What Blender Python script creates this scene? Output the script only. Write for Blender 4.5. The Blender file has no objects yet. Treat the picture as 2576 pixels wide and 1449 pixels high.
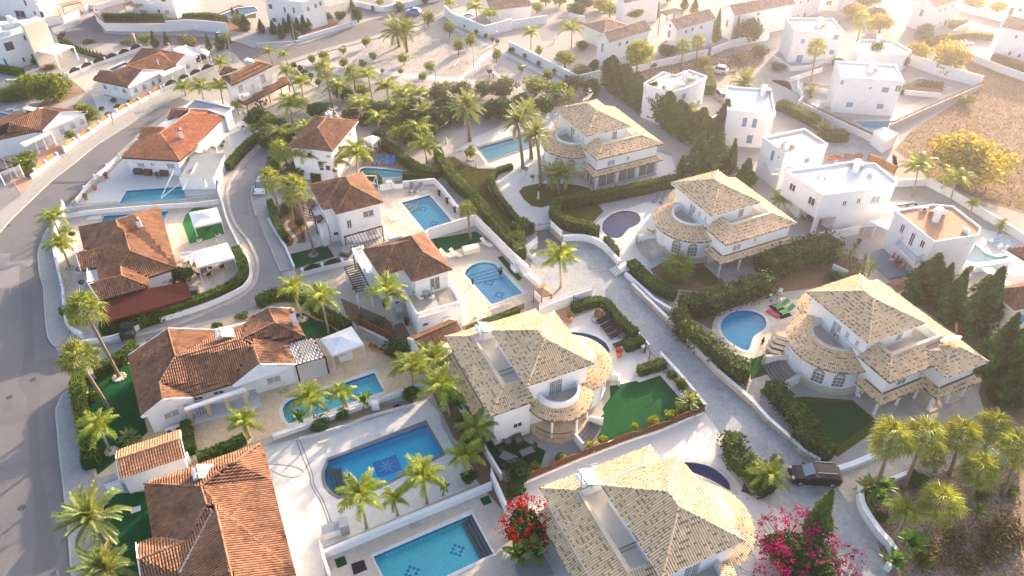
import bpy,math,random
import numpy as np
NN=np.linalg.norm;NA=np.array;mc=math.cos;ms=math.sin;at2=math.atan2
from mathutils import Matrix,Vector
from mathutils.geometry import delaunay_2d_cdt,tessellate_polygon
random.seed(7);np.random.seed(7)
PI=math.pi;R=math.radians
scene=bpy.context.scene
# --- camera, world, sun, exposure
cam_data=bpy.data.cameras.new('camera');cam=bpy.data.objects.new('camera',cam_data)
scene.collection.objects.link(cam);scene.camera=cam
PITCH=38.8;CAMZ=60.
cam.location=(0,0,CAMZ);cam.rotation_euler=(R(90-PITCH),0,0)
cam_data.sensor_width=36;cam_data.lens=1895/2576*36
cam_data.clip_end=2500;cam_data.clip_start=1
SUN_AZ,SUN_EL=32.,15.
world=bpy.data.worlds.new('World');scene.world=world;world.use_nodes=True
wn=world.node_tree;sky=wn.nodes.new('ShaderNodeTexSky');sky.sky_type='NISHITA'
sky.sun_disc=False;sky.sun_elevation=R(SUN_EL);sky.sun_rotation=R(SUN_AZ)
sky.air_density=.75;sky.dust_density=3.;sky.ozone_density=.3
wn.links.new(sky.outputs[0],wn.nodes['Background'].inputs[0]);wn.nodes['Background'].inputs[1].default_value=.15
sun_data=bpy.data.lights.new('sun','SUN');sun_data.energy=4.5;sun_data.angle=R(.6);sun_data.color=(1.,.76,.54)
sun=bpy.data.objects.new('sun',sun_data);scene.collection.objects.link(sun)
_sd=Vector((ms(R(SUN_AZ))*mc(R(SUN_EL)),mc(R(SUN_AZ))*mc(R(SUN_EL)),ms(R(SUN_EL))))
sun.rotation_euler=_sd.to_track_quat('Z','Y').to_euler()
scene.view_settings.view_transform='Standard';scene.view_settings.look='None'
scene.view_settings.exposure=1.9;scene.view_settings.gamma=1
scene.cycles.max_bounces=6;scene.cycles.diffuse_bounces=3;scene.cycles.glossy_bounces=2
scene.cycles.transmission_bounces=4;scene.cycles.transparent_max_bounces=12;scene.cycles.volume_bounces=0
scene.cycles.use_denoising=True
# --- pixel (photo at 2576 wide) <-> place
HAZE_D,HAZE_G=.0011,.885
_th=R(PITCH)
def ray(p):
 x=p[0]-1288;y=-(p[1]-724.5)
 return NA([x,1895*mc(_th)+y*ms(_th),-1895*ms(_th)+y*mc(_th)])
def G(p,z=0.):
 d=ray(p);t=(z-CAMZ)/d[2]
 return NA([d[0]*t,d[1]*t,z])
def P(s):
 """'cr x y x y ...' crop column/row then pairs in that crop; 'o x y ...' pairs in the whole photo"""
 t=s.split();k=t[0];v=[float(q)for q in t[1:]]
 pts=list(zip(v[::2],v[1::2]))
 if k=='o':return pts
 c,r=int(k[0]),int(k[1])
 return[(644*c+x/4,362.25*r+y/4)for x,y in pts]
def PP(*ss):
 out=[]
 for s in ss:out+=P(s)
 return out
RNG=np.random.default_rng
def GP(s,z=0.):return G(P(s)[0],z)
def GG(s,z=0.):return[G(p,z)for p in(P(s)if isinstance(s,str)else s)]
def hgt(base,top):
 """height of the photo point top above the ground point base"""
 g=G(base);d=ray(top);k=math.hypot(g[0],g[1])/math.hypot(d[0],d[1]);return CAMZ+d[2]*k
def MUL(nt,a,b):
 mx=nt.nodes.new('ShaderNodeMix');mx.data_type='RGBA';mx.blend_type='MULTIPLY';mx.inputs['Factor'].default_value=1
 for s,v in(('A',a),('B',b)):
  if isinstance(v,tuple):mx.inputs[s].default_value=v
  else:nt.links.new(v,mx.inputs[s])
 return mx.outputs['Result']
 # --- materials
MATS={}
def mat(name,col,rough=.8,spec=.25,var=.12,scale=3.,bump=0.,bscale=20.,metal=0.,col2=None,tone=False,trans=0.,objvar=0.,detail=5,stains=None):
 m=bpy.data.materials.new(name);m.use_nodes=True;nt=m.node_tree;N=nt.nodes;L=nt.links
 b=N['Principled BSDF'];b.inputs['Roughness'].default_value=rough;b.inputs['Metallic'].default_value=metal
 b.inputs['Specular IOR Level'].default_value=spec
 tc=N.new('ShaderNodeNewGeometry')
 nz=N.new('ShaderNodeTexNoise');nz.inputs['Scale'].default_value=scale;nz.inputs['Detail'].default_value=detail;nz.inputs['Roughness'].default_value=.65
 L.new(tc.outputs['Position'],nz.inputs['Vector'])
 cr=N.new('ShaderNodeValToRGB');cr.color_ramp.elements[0].position=.3;cr.color_ramp.elements[1].position=.7
 c1=col;c2=col2 or tuple(min(1,c*(1+var))for c in col)
 if not col2:c1=tuple(c*(1-var)for c in col)
 cr.color_ramp.elements[0].color=(*c1,1);cr.color_ramp.elements[1].color=(*c2,1)
 L.new(nz.outputs[0],cr.inputs[0]);out=cr.outputs[0]
 if stains:
  s=N.new('ShaderNodeTexNoise');s.inputs['Scale'].default_value=stains[0];s.inputs['Detail'].default_value=8;s.inputs['Roughness'].default_value=.7
  L.new(tc.outputs['Position'],s.inputs['Vector'])
  r2=N.new('ShaderNodeValToRGB');r2.color_ramp.elements[0].position=stains[1];r2.color_ramp.elements[1].position=stains[1]+.18
  r2.color_ramp.elements[0].color=(1,1,1,1);r2.color_ramp.elements[1].color=(*stains[2],1)
  L.new(s.outputs[0],r2.inputs[0])
  out=MUL(nt,out,r2.outputs[0])
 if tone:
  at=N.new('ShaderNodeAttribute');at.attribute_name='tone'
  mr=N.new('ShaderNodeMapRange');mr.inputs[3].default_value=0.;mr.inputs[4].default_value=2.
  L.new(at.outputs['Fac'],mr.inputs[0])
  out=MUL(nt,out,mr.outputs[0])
 if objvar:
  oi=N.new('ShaderNodeObjectInfo');mr=N.new('ShaderNodeMapRange');mr.inputs[3].default_value=1-objvar;mr.inputs[4].default_value=1+objvar
  L.new(oi.outputs['Random'],mr.inputs[0])
  out=MUL(nt,out,mr.outputs[0])
 L.new(out,b.inputs['Base Color'])
 if bump:
  n2=N.new('ShaderNodeTexNoise');n2.inputs['Scale'].default_value=bscale;n2.inputs['Detail'].default_value=4
  L.new(tc.outputs['Position'],n2.inputs['Vector'])
  bp=N.new('ShaderNodeBump');bp.inputs['Strength'].default_value=bump;bp.inputs['Distance'].default_value=.05
  L.new(n2.outputs[0],bp.inputs['Height']);L.new(bp.outputs[0],b.inputs['Normal'])
 if trans:
  tr=N.new('ShaderNodeBsdfTranslucent');mxs=N.new('ShaderNodeMixShader');mxs.inputs[0].default_value=trans
  L.new(MUL(nt,out,(2.2,1.6,.42,1)),tr.inputs[0]);L.new(b.outputs[0],mxs.inputs[1]);L.new(tr.outputs[0],mxs.inputs[2])
  L.new(mxs.outputs[0],N['Material Output'].inputs[0])
 MATS[name]=m;return m
def joints(name,size,width=.02,dark=.72,rot=0.,ratio=1.,offset=0.):
 """thin joints between slabs, drawn into an existing material's colour and relief"""
 m=MATS[name];nt=m.node_tree;N=nt.nodes;L=nt.links;b=N['Principled BSDF']
 geo=N.new('ShaderNodeNewGeometry');mp=N.new('ShaderNodeMapping');mp.inputs['Rotation'].default_value=(0,0,rot)
 L.new(geo.outputs['Position'],mp.inputs[0]);br=N.new('ShaderNodeTexBrick');br.offset=offset;br.squash=1
 br.inputs['Scale'].default_value=1;br.inputs['Mortar Size'].default_value=width;br.inputs['Mortar Smooth'].default_value=.4
 br.inputs['Brick Width'].default_value=size*ratio;br.inputs['Row Height'].default_value=size
 br.inputs['Color1'].default_value=(1,1,1,1);br.inputs['Color2'].default_value=(.9,.9,.9,1);br.inputs['Mortar'].default_value=(dark,dark,dark,1)
 L.new(mp.outputs[0],br.inputs[0])
 src=b.inputs['Base Color'].links[0].from_socket
 L.new(MUL(nt,src,br.outputs[0]),b.inputs['Base Color'])
def crazy(name,scale,width=.04,dark=.7):
 """crazy paving: voronoi joints"""
 m=MATS[name];nt=m.node_tree;N=nt.nodes;L=nt.links;b=N['Principled BSDF']
 geo=N.new('ShaderNodeNewGeometry');vo=N.new('ShaderNodeTexVoronoi');vo.feature='DISTANCE_TO_EDGE';vo.inputs['Scale'].default_value=scale
 vc=N.new('ShaderNodeTexVoronoi');vc.inputs['Scale'].default_value=scale
 L.new(geo.outputs['Position'],vo.inputs['Vector']);L.new(geo.outputs['Position'],vc.inputs['Vector'])
 r=N.new('ShaderNodeValToRGB');r.color_ramp.elements[0].position=0;r.color_ramp.elements[1].position=width
 r.color_ramp.elements[0].color=(dark,dark*.95,dark*.9,1);r.color_ramp.elements[1].color=(1,1,1,1)
 L.new(vo.outputs['Distance'],r.inputs[0]);src=b.inputs['Base Color'].links[0].from_socket
 bw=N.new('ShaderNodeRGBToBW');L.new(vc.outputs['Color'],bw.inputs[0]);mr=N.new('ShaderNodeMapRange');mr.inputs[3].default_value=.86;mr.inputs[4].default_value=1.1;L.new(bw.outputs[0],mr.inputs[0])
 L.new(MUL(nt,MUL(nt,src,r.outputs[0]),mr.outputs[0]),b.inputs['Base Color'])
mat('plaster',(.80,.79,.78),.85,.2,.04,.8,stains=(.9,.54,(.90,.87,.82)))
mat('cream_plaster',(.74,.67,.54),.85,.2,.04,.8)
mat('wall_paint',(.76,.76,.75),.85,.2,.04,1.5,stains=(1.1,.56,(.86,.83,.77)))
mat('trim',(.78,.75,.70),.7,.3,.03)
mat('beige_stone',(.55,.46,.35),.8,.2,.12,3)
mat('asphalt',(.165,.163,.165),.92,.2,.10,6,bump=.25,bscale=40,stains=(.25,.5,(.8,.8,.82)))
mat('asphalt_pale',(.24,.232,.232),.92,.2,.10,5,bump=.25,bscale=40,stains=(.4,.52,(.8,.8,.8)))
mat('asphalt_patch',(.14,.137,.143),.92,.2,.10,6,stains=(.6,.55,(.85,.85,.86)))
mat('concrete_lane',(.33,.35,.36),.85,.25,.12,2.5,bump=.3,bscale=9,stains=(.22,.5,(.62,.66,.72)))
crazy('concrete_lane',2.2,.05,.85)
mat('kerb',(.42,.40,.37),.9,.2,.12,4)
mat('pavement',(.36,.35,.33),.9,.2,.08,3,stains=(.4,.54,(.85,.84,.82)))
joints('pavement',.5,.025,.84,R(25))
mat('sand',(.44,.405,.37),.95,.1,.12,2,bump=.4,bscale=4,stains=(.35,.52,(.72,.66,.58)))
mat('soil',(.20,.13,.085),.95,.1,.3,3,bump=.5,bscale=8)
mat('gravel_soil',(.30,.225,.17),.95,.1,.3,9,bump=.6,bscale=14,stains=(.3,.5,(.7,.62,.52)))
mat('dry_field',(.235,.175,.125),.95,.1,.3,1.2,bump=.6,bscale=6,stains=(.12,.5,(.72,.62,.48)))
mat('pale_dirt',(.38,.325,.27),.95,.1,.2,1.,bump=.4,bscale=4)
mat('gravel',(.24,.235,.23),.95,.1,.25,22,bump=.6,bscale=30)
mat('white_pebble',(.66,.64,.60),.9,.2,.25,14,bump=.6,bscale=16)
mat('turf',(.012,.085,.028),.95,.05,.22,1.4,bump=.8,bscale=45,stains=(.35,.48,(.62,.74,.7)))
mat('bright_turf',(.03,.19,.055),.95,.05,.10,12,bump=.5,bscale=60)
mat('lawn',(.085,.095,.022),.95,.05,.22,2.2,bump=.5,bscale=40,stains=(.3,.5,(1.2,.85,.6)))
mat('paving_white',(.60,.59,.57),.8,.3,.05,2.2,stains=(.35,.55,(.9,.88,.84)))
joints('paving_white',.6,.012,.86,R(-65),1.)
mat('paving_tile',(.56,.55,.53),.8,.3,.06,2.2,stains=(.35,.55,(.88,.86,.83)))
mat('paving_cream',(.55,.48,.40),.85,.25,.08,2.5,stains=(.4,.54,(.88,.84,.78)))
crazy('paving_cream',1.5,.03,.82)
mat('paving_yellow',(.60,.47,.31),.85,.25,.08,2.5,stains=(.5,.54,(.9,.85,.76)))
crazy('paving_yellow',2.4,.03,.86)
mat('paving_pink',(.50,.29,.20),.85,.25,.10,2.5,stains=(.4,.52,(.85,.8,.76)))
mat('paving_brown',(.31,.215,.165),.85,.25,.1,3)
joints('paving_brown',.25,.015,.8,R(25),2,.5)
mat('paving_beige',(.50,.44,.37),.85,.25,.08,2.5,stains=(.4,.54,(.88,.84,.78)))
joints('paving_beige',.45,.012,.86,R(25))
mat('deck_wood',(.19,.115,.075),.8,.25,.12,4);joints('deck_wood',.14,.015,.55,R(25),30)
mat('grey_roof',(.25,.27,.29),.9,.2,.08,2)
mat('roof_cream',(.66,.60,.50),.85,.2,.07,1.2,stains=(.5,.52,(.8,.76,.7)))
mat('roof_white',(.74,.74,.74),.8,.3,.05,1.2,stains=(.4,.55,(.88,.86,.84)))
mat('roof_terracotta',(.46,.27,.17),.9,.15,.1,1.2,stains=(.5,.52,(.85,.8,.78)))
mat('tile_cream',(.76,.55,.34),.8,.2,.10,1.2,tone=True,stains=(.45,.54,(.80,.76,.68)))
mat('tile_brown',(.30,.155,.09),.8,.2,.2,1.6,tone=True,stains=(.55,.48,(.58,.56,.55)))
mat('tile_orange',(.48,.205,.105),.8,.2,.15,1.6,tone=True,stains=(.55,.55,(.72,.68,.66)))
mat('tile_pink',(.55,.27,.15),.8,.2,.12,1.6,tone=True)
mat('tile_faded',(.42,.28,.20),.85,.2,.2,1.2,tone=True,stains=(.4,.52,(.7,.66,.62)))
mat('roof_under',(.07,.04,.03));mat('roof_under_pale',(.15,.11,.07))
mat('valley_lead',(.30,.29,.28),.8,.3,.1,6)
mat('pool_light',(.25,.93,.97),.5,.4,.05,1);joints('pool_light',.28,.03,.8,R(25))
mat('pool_pale',(.50,.88,.95),.5,.4,.05,1)
mat('pool_blue',(.03,.68,.86),.5,.4,.12,9)
mat('pool_navy',(.025,.12,.34),.5,.4,.12,6)
mat('mosaic_dark',(.03,.27,.62),.5,.4,.08,6)
mat('mosaic_star',(.45,.72,.82),.5,.4,.05,6)
mat('grey_stone',(.17,.17,.165),.8,.3,.12,6)
mat('coping',(.62,.60,.57),.75,.3,.06,4);joints('coping',.4,.02,.8,R(25))
mat('dark_glass',(.045,.05,.055),.12,.8,.05,1)
mat('curtain_glass',(.20,.19,.17),.2,.7,.15,3)
mat('light_glass',(.36,.37,.37),.25,.6,.08,2)
mat('frame_white',(.78,.78,.77),.5,.4,.02)
mat('shutter_blue',(.16,.36,.56),.6,.3,.08,3);joints('shutter_blue',.08,.03,.7,0)
mat('bright_blue',(.03,.23,.46),.6,.3,.06,3)
mat('dark_wood',(.045,.028,.02),.7,.3,.15,8)
mat('brown_wood',(.17,.075,.035),.7,.3,.2,9)
mat('golden_wood',(.46,.24,.09),.7,.3,.12,7)
mat('wicker',(.13,.085,.05),.8,.2,.25,30,bump=.5,bscale=50)
mat('grey_wicker',(.36,.33,.29),.8,.2,.2,30,bump=.5,bscale=50)
mat('white_canvas',(.80,.80,.80),.8,.2,.03,1.2)
mat('cream_canvas',(.76,.70,.56),.8,.2,.03,1.2)
mat('maroon_canvas',(.085,.026,.022),.9,.1,.14,3,bump=.2,bscale=30)
mat('white_metal',(.78,.79,.80),.4,.5,.02)
mat('grey_metal',(.38,.39,.40),.45,.5,.05,metal=.3)
mat('blue_grey_metal',(.27,.33,.38),.5,.4,.05,2)
mat('black_metal',(.02,.02,.022),.4,.4,.05)
mat('solar_glass',(.33,.31,.27),.15,.8,.06,1.5)
mat('dark_panel',(.06,.065,.07),.2,.7,.1)
mat('terracotta_pot',(.48,.16,.07),.8,.2,.1,6)
mat('car_black',(.005,.005,.006),.3,.35,.05,1)
mat('car_white',(.74,.74,.74),.2,.6,.02,1)
mat('car_silver',(.42,.44,.46),.25,.6,.03,1,metal=.5)
mat('car_blue',(.04,.22,.50),.2,.6,.03,1)
mat('car_glass',(.03,.035,.04),.08,.9,.05,1)
mat('windscreen',(.16,.21,.26),.1,.9,.05,1)
mat('tyre',(.012,.012,.012),.9,.1,.1)
mat('rim',(.55,.55,.56),.35,.5,.05,metal=.6)
mat('red',(.45,.015,.015),.5,.3,.1)
mat('red_light',(.5,.01,.01),.3,.5,.05)
mat('green_fabric',(.10,.38,.13),.8,.2,.06)
mat('blue_fabric',(.03,.17,.45),.8,.2,.08)
mat('pale_blue_fabric',(.33,.52,.68),.8,.2,.05)
mat('pink_plastic',(.60,.05,.12),.4,.4,.05)
mat('grey_fabric',(.20,.20,.20),.85,.2,.08)
mat('black_fabric',(.022,.022,.025),.85,.2,.08)
mat('dark_green',(.03,.055,.04),.6,.3,.15,5)
mat('rock',(.50,.42,.31),.9,.2,.2,3,bump=.4,bscale=6)
mat('skin',(.50,.28,.19),.6,.3,.04)
mat('hair',(.03,.02,.015),.7,.3,.1)
mat('yellow',(.75,.70,.15),.5,.3,.05)
mat('leaf_hedge',(.058,.113,.018),.75,.15,.3,1.2,tone=True,trans=.25,col2=(.124,.193,.026))
mat('leaf_dark',(.029,.077,.021),.75,.15,.3,1.2,tone=True,trans=.15,col2=(.046,.117,.026))
mat('leaf_conifer',(.046,.09,.021),.8,.1,.3,.8,tone=True,trans=.12,col2=(.091,.138,.026))
mat('leaf_tree',(.098,.158,.021),.7,.2,.3,.9,tone=True,trans=.3,col2=(.156,.227,.029))
mat('leaf_olive',(.14,.17,.085),.8,.1,.2,.9,tone=True,trans=.15)
mat('leaf_pine',(.20,.25,.035),.8,.1,.2,.9,tone=True,trans=.3)
mat('leaf_yellow',(.27,.27,.04),.8,.1,.25,.9,tone=True,trans=.35)
mat('leaf_scrub',(.15,.125,.06),.9,.05,.35,.9,tone=True,trans=.1)
mat('frond_queen',(.195,.276,.036),.55,.35,.2,.8,tone=True,trans=.38,objvar=.28)
mat('frond_date',(.195,.262,.091),.55,.3,.2,.8,tone=True,trans=.28,objvar=.22)
mat('frond_fan',(.182,.248,.046),.5,.4,.2,.8,tone=True,trans=.32,objvar=.28)
mat('banana',(.09,.21,.04),.45,.4,.2,.8,tone=True,trans=.35,objvar=.2)
mat('trunk_palm',(.24,.17,.11),.9,.1,.25,4,bump=.7,bscale=10)
mat('trunk_grey',(.33,.28,.22),.9,.1,.2,4,bump=.6,bscale=10)
mat('trunk',(.13,.09,.06),.9,.1,.2,5,bump=.5,bscale=10)
mat('flower_red',(.36,.010,.015),1,.0,.2,2,tone=True,trans=.1)
mat('flower_pink',(.30,.008,.09),1,.0,.25,2,tone=True,trans=.1)
mat('date_orange',(.55,.13,.03),.7,.2,.2,3,tone=True)
mat('dry_grass',(.235,.185,.115),.9,.05,.3,.6,tone=True,trans=.25)
def water_mat(name,tint,rough=.02,bump=.15,bscale=1.6):
 m=bpy.data.materials.new(name);m.use_nodes=True;nt=m.node_tree;N=nt.nodes;L=nt.links
 N.remove(N['Principled BSDF']);tr=N.new('ShaderNodeBsdfTransparent');tr.inputs[0].default_value=(*tint,1)
 gl=N.new('ShaderNodeBsdfGlossy');gl.inputs['Roughness'].default_value=rough
 fr=N.new('ShaderNodeFresnel');fr.inputs[0].default_value=1.33;mx=N.new('ShaderNodeMixShader')
 n=N.new('ShaderNodeTexNoise');n.inputs['Scale'].default_value=bscale;n.inputs['Detail'].default_value=3
 ge=N.new('ShaderNodeNewGeometry');L.new(ge.outputs['Position'],n.inputs['Vector'])
 bp=N.new('ShaderNodeBump');bp.inputs['Strength'].default_value=bump;bp.inputs['Distance'].default_value=.1
 L.new(n.outputs[0],bp.inputs['Height']);L.new(bp.outputs[0],gl.inputs['Normal']);L.new(bp.outputs[0],fr.inputs['Normal'])
 L.new(fr.outputs[0],mx.inputs[0]);L.new(tr.outputs[0],mx.inputs[1]);L.new(gl.outputs[0],mx.inputs[2])
 L.new(mx.outputs[0],N['Material Output'].inputs[0]);MATS[name]=m;return m
water_mat('water',(.88,1.,1.),bump=.3);water_mat('water_deep',(.75,.97,1.),bump=.3);water_mat('water_clear',(.84,.95,.98))
# --- mesh collector
WM={}
COL=scene.collection
class MB:
 def __init__(s):s.ch=[];s.n=0
 def add(s,V,F,mi=0,tone=.5):
  V=np.asarray(V,float).reshape(-1,3)
  T=np.full(len(V),tone)if np.isscalar(tone)else np.asarray(tone,float)
  if len(F)and not isinstance(F,np.ndarray):
   by={}
   for f in F:by.setdefault(len(f),[]).append(f)
   Fs=[NA(v)for v in by.values()]
  else:Fs=[F]
  M=np.asarray(mi)
  for k,A in enumerate(Fs):
   s.ch.append((V if k==0 else V[:0],A+s.n,mi,T if k==0 else T[:0]))
  s.n+=len(V);return s
 def poly(s,pts,mi=0,tone=.5):return s.add(pts,[tuple(range(len(pts)))],mi,tone)
 def box(s,x0,x1,y0,y1,z0,z1,mi=0,tone=.5,fr=None):
  V=NA([(x,y,z)for z in(z0,z1)for x,y in((x0,y0),(x1,y0),(x1,y1),(x0,y1))],float)
  if fr is not None:V=fr(V)
  return s.add(V,NA([(0,3,2,1),(4,5,6,7),(0,1,5,4),(1,2,6,5),(2,3,7,6),(3,0,4,7)]),mi,tone)
 def prm(s,poly,z0,z1,mi=0,tone=.5,topmi=None,bottom=True):
  p=[(q[0],q[1])for q in poly];n=len(p)
  a=sum(p[i][0]*p[(i+1)%n][1]-p[(i+1)%n][0]*p[i][1]for i in range(n))
  if a<0:p=p[::-1]
  V=[(x,y,z0)for x,y in p]+[(x,y,z1)for x,y in p]
  s.add(V,NA([(i,(i+1)%n,n+(i+1)%n,n+i)for i in range(n)]),mi,tone)
  tr=tessellate_polygon([[Vector((x,y,0))for x,y in p]])
  T=[]
  for t in tr:
   (ax,ay),(bx,by_),(cx,cy)=p[t[0]],p[t[1]],p[t[2]]
   if(bx-ax)*(cy-ay)-(cx-ax)*(by_-ay)<0:t=t[::-1]
   T.append(tuple(t))
  T=NA(T)
  s.add([(x,y,z1)for x,y in p],T,mi if topmi is None else topmi,tone)
  if bottom:s.add([(x,y,z0)for x,y in p],T[:,::-1],mi,tone)
  return s
 def tube(s,pts,r0,r1=None,n=6,mi=0,tone=.5,caps=True):
  pts=[np.asarray(p,float)for p in pts];m=len(pts);r1=r0 if r1 is None else r1
  V=[]
  for i,p in enumerate(pts):
   d=pts[min(i+1,m-1)]-pts[max(i-1,0)];d/=(NN(d)+1e-9)
   a=np.cross(d,(0,0,1)if abs(d[2])<.9 else(1,0,0));a/=NN(a);b=np.cross(d,a)
   rr=r0[i]if isinstance(r0,(list,tuple))else r0+(r1-r0)*i/max(1,m-1)
   for k in range(n):
    t=2*PI*k/n;V.append(p+rr*(a*mc(t)+b*ms(t)))
  F=[(i*n+k,(i+1)*n+k,(i+1)*n+(k+1)%n,i*n+(k+1)%n)for i in range(m-1)for k in range(n)]
  if caps:F+=[tuple(range(n)),tuple((m-1)*n+k for k in range(n))[::-1]]
  return s.add(V,F,mi,tone)
 def lth(s,c,prof,n=12,mi=0,tone=.5):
  """prof: [(r, z)...] from below upwards round c"""
  V=[(c[0]+r*mc(2*PI*k/n),c[1]+r*ms(2*PI*k/n),c[2]+z)for r,z in prof for k in range(n)]
  m=len(prof)
  F=[(i*n+k,i*n+(k+1)%n,(i+1)*n+(k+1)%n,(i+1)*n+k)for i in range(m-1)for k in range(n)]
  F+=[tuple(range(n))[::-1],tuple((m-1)*n+k for k in range(n))]
  return s.add(V,F,mi,tone)
 def bar(s,a,b,w,h=None,mi=0,tone=.5):
  """box beam from a to b, width w across, height h (vertical-ish)"""
  a=np.asarray(a,float);b=np.asarray(b,float);h=w if h is None else h
  d=b-a;d/=NN(d);x=np.cross(d,(0,0,1)if abs(d[2])<.95 else(0,1,0));x/=NN(x);y=np.cross(x,d)
  V=[p+sx*x*w/2+sy*y*h/2 for p in(a,b)for sx,sy in((-1,-1),(1,-1),(1,1),(-1,1))]
  return s.add(V,NA([(0,1,2,3),(4,7,6,5),(0,4,5,1),(1,5,6,2),(2,6,7,3),(3,7,4,0)]),mi,tone)
 def mesh(s,name,mats,inv=None,smooth=False):
  me=bpy.data.meshes.new(name)
  V=np.concatenate([c[0]for c in s.ch])if s.ch else np.zeros((0,3))
  T=np.concatenate([c[3]for c in s.ch])if s.ch else np.zeros(0)
  if inv is not None:
   Mx=NA(inv);V=V@Mx[:3,:3].T+Mx[:3,3]
  loops=np.concatenate([c[1].reshape(-1)for c in s.ch])if s.ch else np.zeros(0,int)
  tot=np.concatenate([np.full(len(c[1]),c[1].shape[1])for c in s.ch])
  mi=np.concatenate([np.full(len(c[1]),c[2])if np.isscalar(c[2])else np.asarray(c[2])for c in s.ch])
  st=np.concatenate([[0],np.cumsum(tot)[:-1]])
  me.vertices.add(len(V));me.vertices.foreach_set('co',V.astype(np.float32).ravel())
  me.loops.add(len(loops));me.loops.foreach_set('vertex_index',loops.astype(np.int32))
  me.polygons.add(len(tot));me.polygons.foreach_set('loop_start',st.astype(np.int32));me.polygons.foreach_set('loop_total',tot.astype(np.int32))
  me.polygons.foreach_set('material_index',mi.astype(np.int32))
  me.polygons.foreach_set('use_smooth',np.full(len(tot),bool(smooth)))
  at=me.attributes.new('tone','FLOAT','POINT');at.data.foreach_set('value',T.astype(np.float32))
  me.update(calc_edges=True)
  for m in([mats]if isinstance(mats,str)else mats):me.materials.append(MATS[m])
  return me
 def mk(s,name,mats,parent=None,smooth=False,lbl=None):
  inv=WM[parent].inverted()if parent is not None else None
  o=bpy.data.objects.new(name,s.mesh(name,mats,inv,smooth));COL.objects.link(o)
  if parent is not None:o.parent=parent;WM[o]=WM[parent]
  else:WM[o]=Matrix.Identity(4)
  if lbl:o['label']=lbl
  return o
def thg(name,lbl,cat,loc=(0,0,0),rz=0.,grp=None):
 o=bpy.data.objects.new(name,None);COL.objects.link(o);o.empty_display_size=.3
 o.location=loc;o.rotation_euler=(0,0,rz);WM[o]=Matrix.Translation(Vector(loc))@Matrix.Rotation(rz,4,'Z')
 return tag(o,lbl,cat,grp)
def tag(o,lbl,cat,grp=None):
 o['label']=lbl;o['category']=cat
 if grp:o['group']=grp
 return o
def recentre(o):
 """a top-level mesh gets its origin at its own base"""
 me=o.data;n=len(me.vertices);V=np.empty(n*3,np.float32);me.vertices.foreach_get('co',V);V=V.reshape(-1,3)
 c=(V.min(0)+V.max(0))/2;c[2]=V[:,2].min();V-=c;me.vertices.foreach_set('co',V.ravel());me.update()
 o.location=Vector(c.tolist());WM[o]=Matrix.Translation(o.location);return o
def solo(mb,name,mats,lbl,cat,grp=None,smooth=False):return tag(recentre(mb.mk(name,mats,smooth=smooth)),lbl,cat,grp)
def struct(mb,name,mats):
 o=mb.mk(name,mats);o['kind']='structure';return o
def stuff(o):o['kind']='stuff';return o
def inst(me,name,parent,M):
 o=bpy.data.objects.new(name,me);COL.objects.link(o);o.parent=parent;o.matrix_basis=M;WM[o]=(WM[parent]if parent else Matrix.Identity(4))@M;return o
def copy_thing(src,loc,rz=0.,lbl=None,grp=None,scale=None):
 """a copy of a thing with copies of its parts and sub-parts, sharing mesh data"""
 def rec(o,par):
  c=o.copy();COL.objects.link(c)
  if par is not None:c.parent=par
  for k in list(o.children):rec(k,c)
  return c
 c=rec(src,None);c.location=loc;c.rotation_euler=(0,0,rz)
 if scale:c.scale=(scale,)*3 if np.isscalar(scale)else scale
 if lbl:c['label']=lbl
 if grp:c['group']=grp
 WM[c]=Matrix.LocRotScale(Vector(loc),c.rotation_euler,c.scale);return c
def in_view(p,mg=0.):
 x,y,z=p;zc=z-CAMZ
 dep=y*mc(_th)-zc*ms(_th)
 if dep<1:return False
 u=x/dep*1895;v=-(y*ms(_th)+zc*mc(_th))/dep*1895
 return abs(u)<1288+mg and abs(v)<724.5+mg
class Frame:
 """local metres <-> place; x from a to b, y to its left"""
 def __init__(s,o,ang):s.o=NA(o[:2],float);s.ang=ang;s.a=NA([mc(ang),ms(ang)]);s.b=NA([-s.a[1],s.a[0]])
 @classmethod
 def from_px(c,p0,p1,z=0.):
  a,b=G(p0,z),G(p1,z);return c(a,at2(b[1]-a[1],b[0]-a[0]))
 def __call__(s,V):
  V=np.asarray(V,float);W=NA(V,float);x=V[...,0:1];y=V[...,1:2]
  W[...,0:2]=s.o+x*s.a+y*s.b;return W
 def loc(s,p):
  q=np.asarray(p,float)[:2]-s.o;return NA([q@s.a,q@s.b])
def cut_sheet(polys,holes=()):
 """triangles of the polygon minus the holes (2-D)"""
 pts=[];edges=[]
 def ring(p):
  i0=len(pts);n=len(p)
  for q in p:pts.append(Vector((float(q[0]),float(q[1]))))
  edges.extend((i0+i,i0+(i+1)%n)for i in range(n))
 for p in polys:ring(p)
 A=NA([(q[0],q[1])for q in polys[0]])
 use=[]
 for h in holes:
  B=NA([(q[0],q[1])for q in h])
  if(B[:,0].max()<A[:,0].min()or B[:,0].min()>A[:,0].max()or B[:,1].max()<A[:,1].min()or B[:,1].min()>A[:,1].max()):continue
  use.append(B);ring(h)
 r=delaunay_2d_cdt(pts,edges,[],0,1e-5)
 V=NA([(v.x,v.y)for v in r[0]]);F=NA([tuple(f)for f in r[2]])
 C=V[F].mean(1);keep=inside(C,A)
 for B in use:keep&=~inside(C,B)
 F=F[keep]
 a,b,c=V[F[:,0]],V[F[:,1]],V[F[:,2]]
 cr=(b[:,0]-a[:,0])*(c[:,1]-a[:,1])-(c[:,0]-a[:,0])*(b[:,1]-a[:,1])
 F[cr<0]=F[cr<0][:,::-1]
 return V,F[np.abs(cr)>1e-7]
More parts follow.
